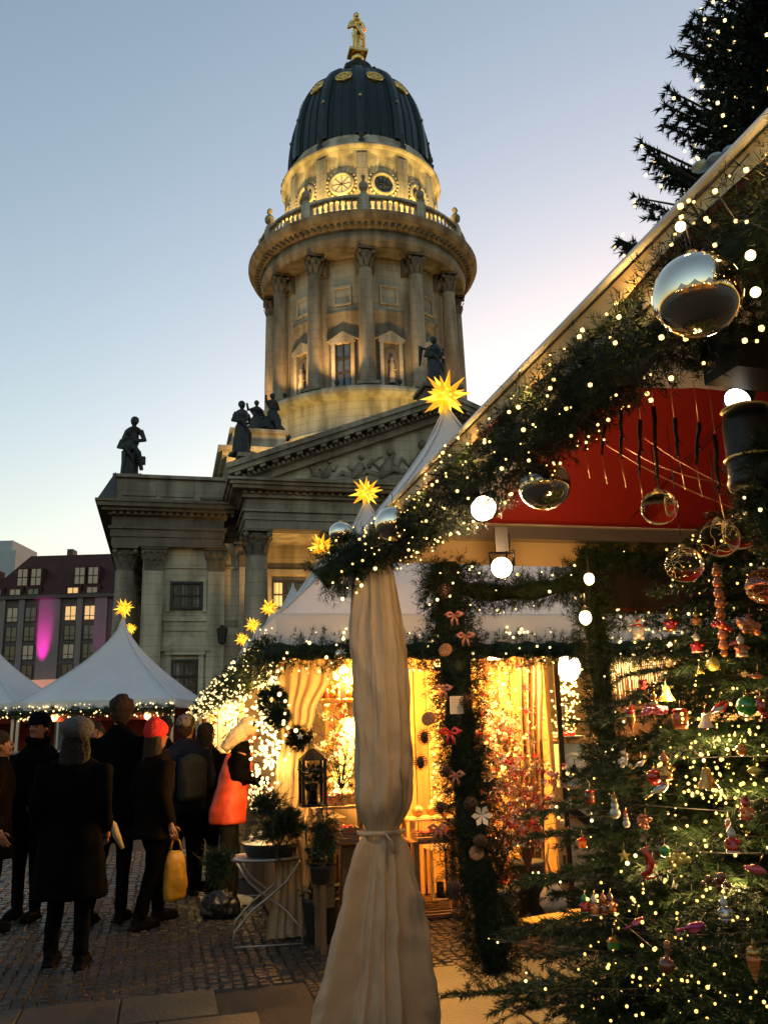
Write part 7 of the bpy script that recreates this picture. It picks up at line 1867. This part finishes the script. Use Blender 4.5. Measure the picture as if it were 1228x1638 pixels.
_, AR = person(GP(240, 1480), PI - .75, 1.66, 'person in red knitted hat and dark coat carrying the yellow bag', coat=brownc, hem=.42, hat=('beanie', hatr), hair=hairb, hairlen=.16, head_turn=-.35 + .75 - .3, legs=(.08, .16, .10, -.14), girth=1.05, hands=((-.28, .0, .49), (.25, -.02, .49)), trouser=coatk)
person(GP(42, 1468), -.15, 1.78, 'person in dark cap and jacket facing the camera at the left', coat=coatk, hem=.42, hat=('cap', navy), hair=haird, legs=(.1, 0, .12, -.08), girth=1.2, hands=((-.16, -.22, .58), (.17, -.2, .57)), scarf=coatk)
person(GP(-22, 1490), PI / 2 + .4, 1.62, 'person in dark coat cut by the left edge of the picture', coat=brownc, hem=.35, hair=hairb, hairlen=.08, legs=(.08, 0, .1, .05))
person(at_z(292, 1432, .014), PI + .5, 1.74, 'person in blue jacket and cap behind the red hat', coat=bluej, hem=.46, hat=('cap', mat('grey_cap', (.10, .09, .08), .9)), hair=hairb, head_turn=-.7, girth=1.1)
person(at_z(325, 1425, .014), PI - .4, 1.66, 'dark haired person in black between blue jacket and orange vest', coat=coatk, hem=.45, hair=haird, hairlen=.06, girth=1.1)
_, ARv = person(GP(362, 1452), PI / 2 + .25, 1.70, 'person in orange vest and cream headscarf bending over the goods', coat=coatk, hem=.47, hat=('scarf', cloth_c), hair=haird, vest=orange, trouser=olive, shoe=mat('pale_shoes', (.5, .48, .42), .6), legs=(.07, .05, .08, -.06), hands=((-.12, -.34, .63), (.12, -.36, .62)), bend=1.0, girth=.98)
person(at_z(255, 1405, .014), PI + .2, 1.75, 'dim figure in dark clothes deep in the crowd before the left tent', coat=navy, hem=.45, hair=haird, girth=1.1)
person(at_z(140, 1418, .014), .3, 1.70, 'dim person facing the camera between grey hat and tall person', coat=brownc, hem=.42, hair=hairb, girth=1.1)
# backpack of the person in blue
p = at_z(292, 1432, .014)
t = empty('backpack', (p.x + .12, p.y - .24, 1.12), .5, label='grey green backpack on the person in the blue jacket', cat='backpack')
b = MB(); b.box((0, 0, 0), (.27, .15, .40)); b.sph((0, 0, .18), .13, 12, 8, sc3=(1, .6, .6)); b.box((0, -.09, -.07), (.2, .08, .2)); o = b.build('main_bag', mat('grey_green_nylon', (.02, .022, .018), .8, spec=.1), t); remesh(o, .02, 5)
for sx in (-1, 1): b = MB(); b.tube([(sx * .08, .06, .2), (sx * .1, .2, .22), (sx * .11, .24, .0), (sx * .09, .1, -.18)], .014, 6); b.build('strap', black, t)
# yellow carrier bag
p = at_y(281, 1350, GP(240, 1480).y - .05); zt_ = p.z; zb = at_y(281, 1440, p.y).z
t = empty('carrier_bag', (p.x, p.y, zb), .5, label='tall yellow carrier bag held by the person in the red hat', cat='bag')
bagm = mat('yellow_plastic_bag', (.42, .21, .015), .45, var=.12, scale=9, bump=.6, bscale=14, transl=.25)
b = MB(); loft(b, [(0, 0, 0, .095, .04), (.005, 0, .12, .105, .055), (0, 0, .3, .09, .045), (0, 0, zt_ - zb - .09, .07, .03), (0, 0, zt_ - zb - .05, .055, .02)], 26)
o = b.build('bag_body', bagm, t); remesh(o, .014, 1); wrinkle(o, .012, 12, 4)
for sy in (-1, 1): b = MB(); h = zt_ - zb; b.tube([(-.05, sy * .012, h - .06), (-.03, sy * .01, h + .02), (0, 0, h + .05), (.03, sy * .01, h + .02), (.05, sy * .012, h - .06)], .008, 6); b.build('handle', bagm, t)
# pale strap at the lit edge of the tall person's bag
p0, p1, p2 = [at_y(x, y, 7.6) for x, y in ((166, 1310), (186, 1335), (196, 1358))]
b = MB(); b.tube([p0, (p0 + p1) / 2 + Vector((.03, 0, .01)), p1, p2], [.022, .03, .032, .018], 9); b.build('curved_strap', mat('cream_strap', (.30, .22, .12), .6), None, label='pale curved strap sticking out beside the tall person', cat='bag strap')
# stalls behind the camera, seen mirrored in the glass balls and lighting the square from that side
for k, (x, y) in enumerate(((-6.8, -3.6), (-2.6, -6.0), (2.0, -6.6))):
    tent((x, y), 2.0, 2.0, 2.45, 4.6, ['tent behind the camera, left, seen only in the mirrored balls', 'tent behind the camera, middle, seen only in the mirrored balls', 'tent behind the camera, right, seen only in the mirrored balls'][k], 'tents behind the camera', rz=0.)
    t = empty('market_stall', (x, y, 0), PI, label=['stall of the left tent behind the camera', 'stall of the middle tent behind the camera', 'stall of the right tent behind the camera'][k], cat='stall')
    b = MB(); b.b2(-1.9, 1.9, 1.3, 1.35, 0, 2.3); b.build('back_wall', boards[k], t)
    b = MB(); b.b2(-1.9, 1.9, -1.6, -1.0, .8, .86); b.build('counter', lightwood, t)
    for i in range(9):
        b = MB(); b.lathe([(.1, .87), (.13, 1.0), (.04, 1.2)], 8, (-1.6 + i * .4, -1.3, 0)); b.build('jar', [redm, gold_o, conem][i % 3], t)
    q = random.Random(k + 40); Pc = [Vector((x + q.uniform(-2, 2), y + 2.0 + q.uniform(-.1, .1), 2.2 + q.gauss(0, .1))) for _ in range(160)]
    cascade(Pc, ['lights on the left tent behind the camera', 'lights on the middle tent behind the camera', 'lights on the right tent behind the camera'][k], .02, bulb_y, n_lamps=2, power=12)
    bare_bulb(Vector((x, y + .2, 2.0)), .06, ['bulb of the left stall behind the camera', 'bulb of the middle stall behind the camera', 'bulb of the right stall behind the camera'][k], 60, (1, .52, .16))
# lamps that belong to the thick garland's warm bulbs
for k in range(7):
    p = G(-.02, -.3 - .5 * k, NZ - .1); lamp('garland_bulb_light', tuple(p), 1.1, (1, .58, .16), .015)

# litter on the paving: fallen needles, crumbs of leaves
lv = []
for k in range(900):
    u, v = r2.uniform(-6, 3.5), r2.uniform(-2.5, 5)
    p = G(u, v, .024); a = r2.uniform(0, 6.28); L = r2.uniform(.006, .022); d = Vector((math.cos(a), math.sin(a), r2.uniform(-.1, .3))) * L; w = Vector((-d.y, d.x, 0)) * r2.uniform(.15, .5)
    lv += [tuple(p - d), tuple(p + w), tuple(p + d), tuple(p - w)]
np_mesh('fallen_leaves', lv, 4, mat('dry_leaf_litter', (.12, .075, .03), .9, var=.6, scale=5), None, kind='stuff')

o = bpy.data.objects['black_bag']; remesh(o, .014, 1); wrinkle(o, .03, 9, 7); o.scale = (.8, .6, .62)
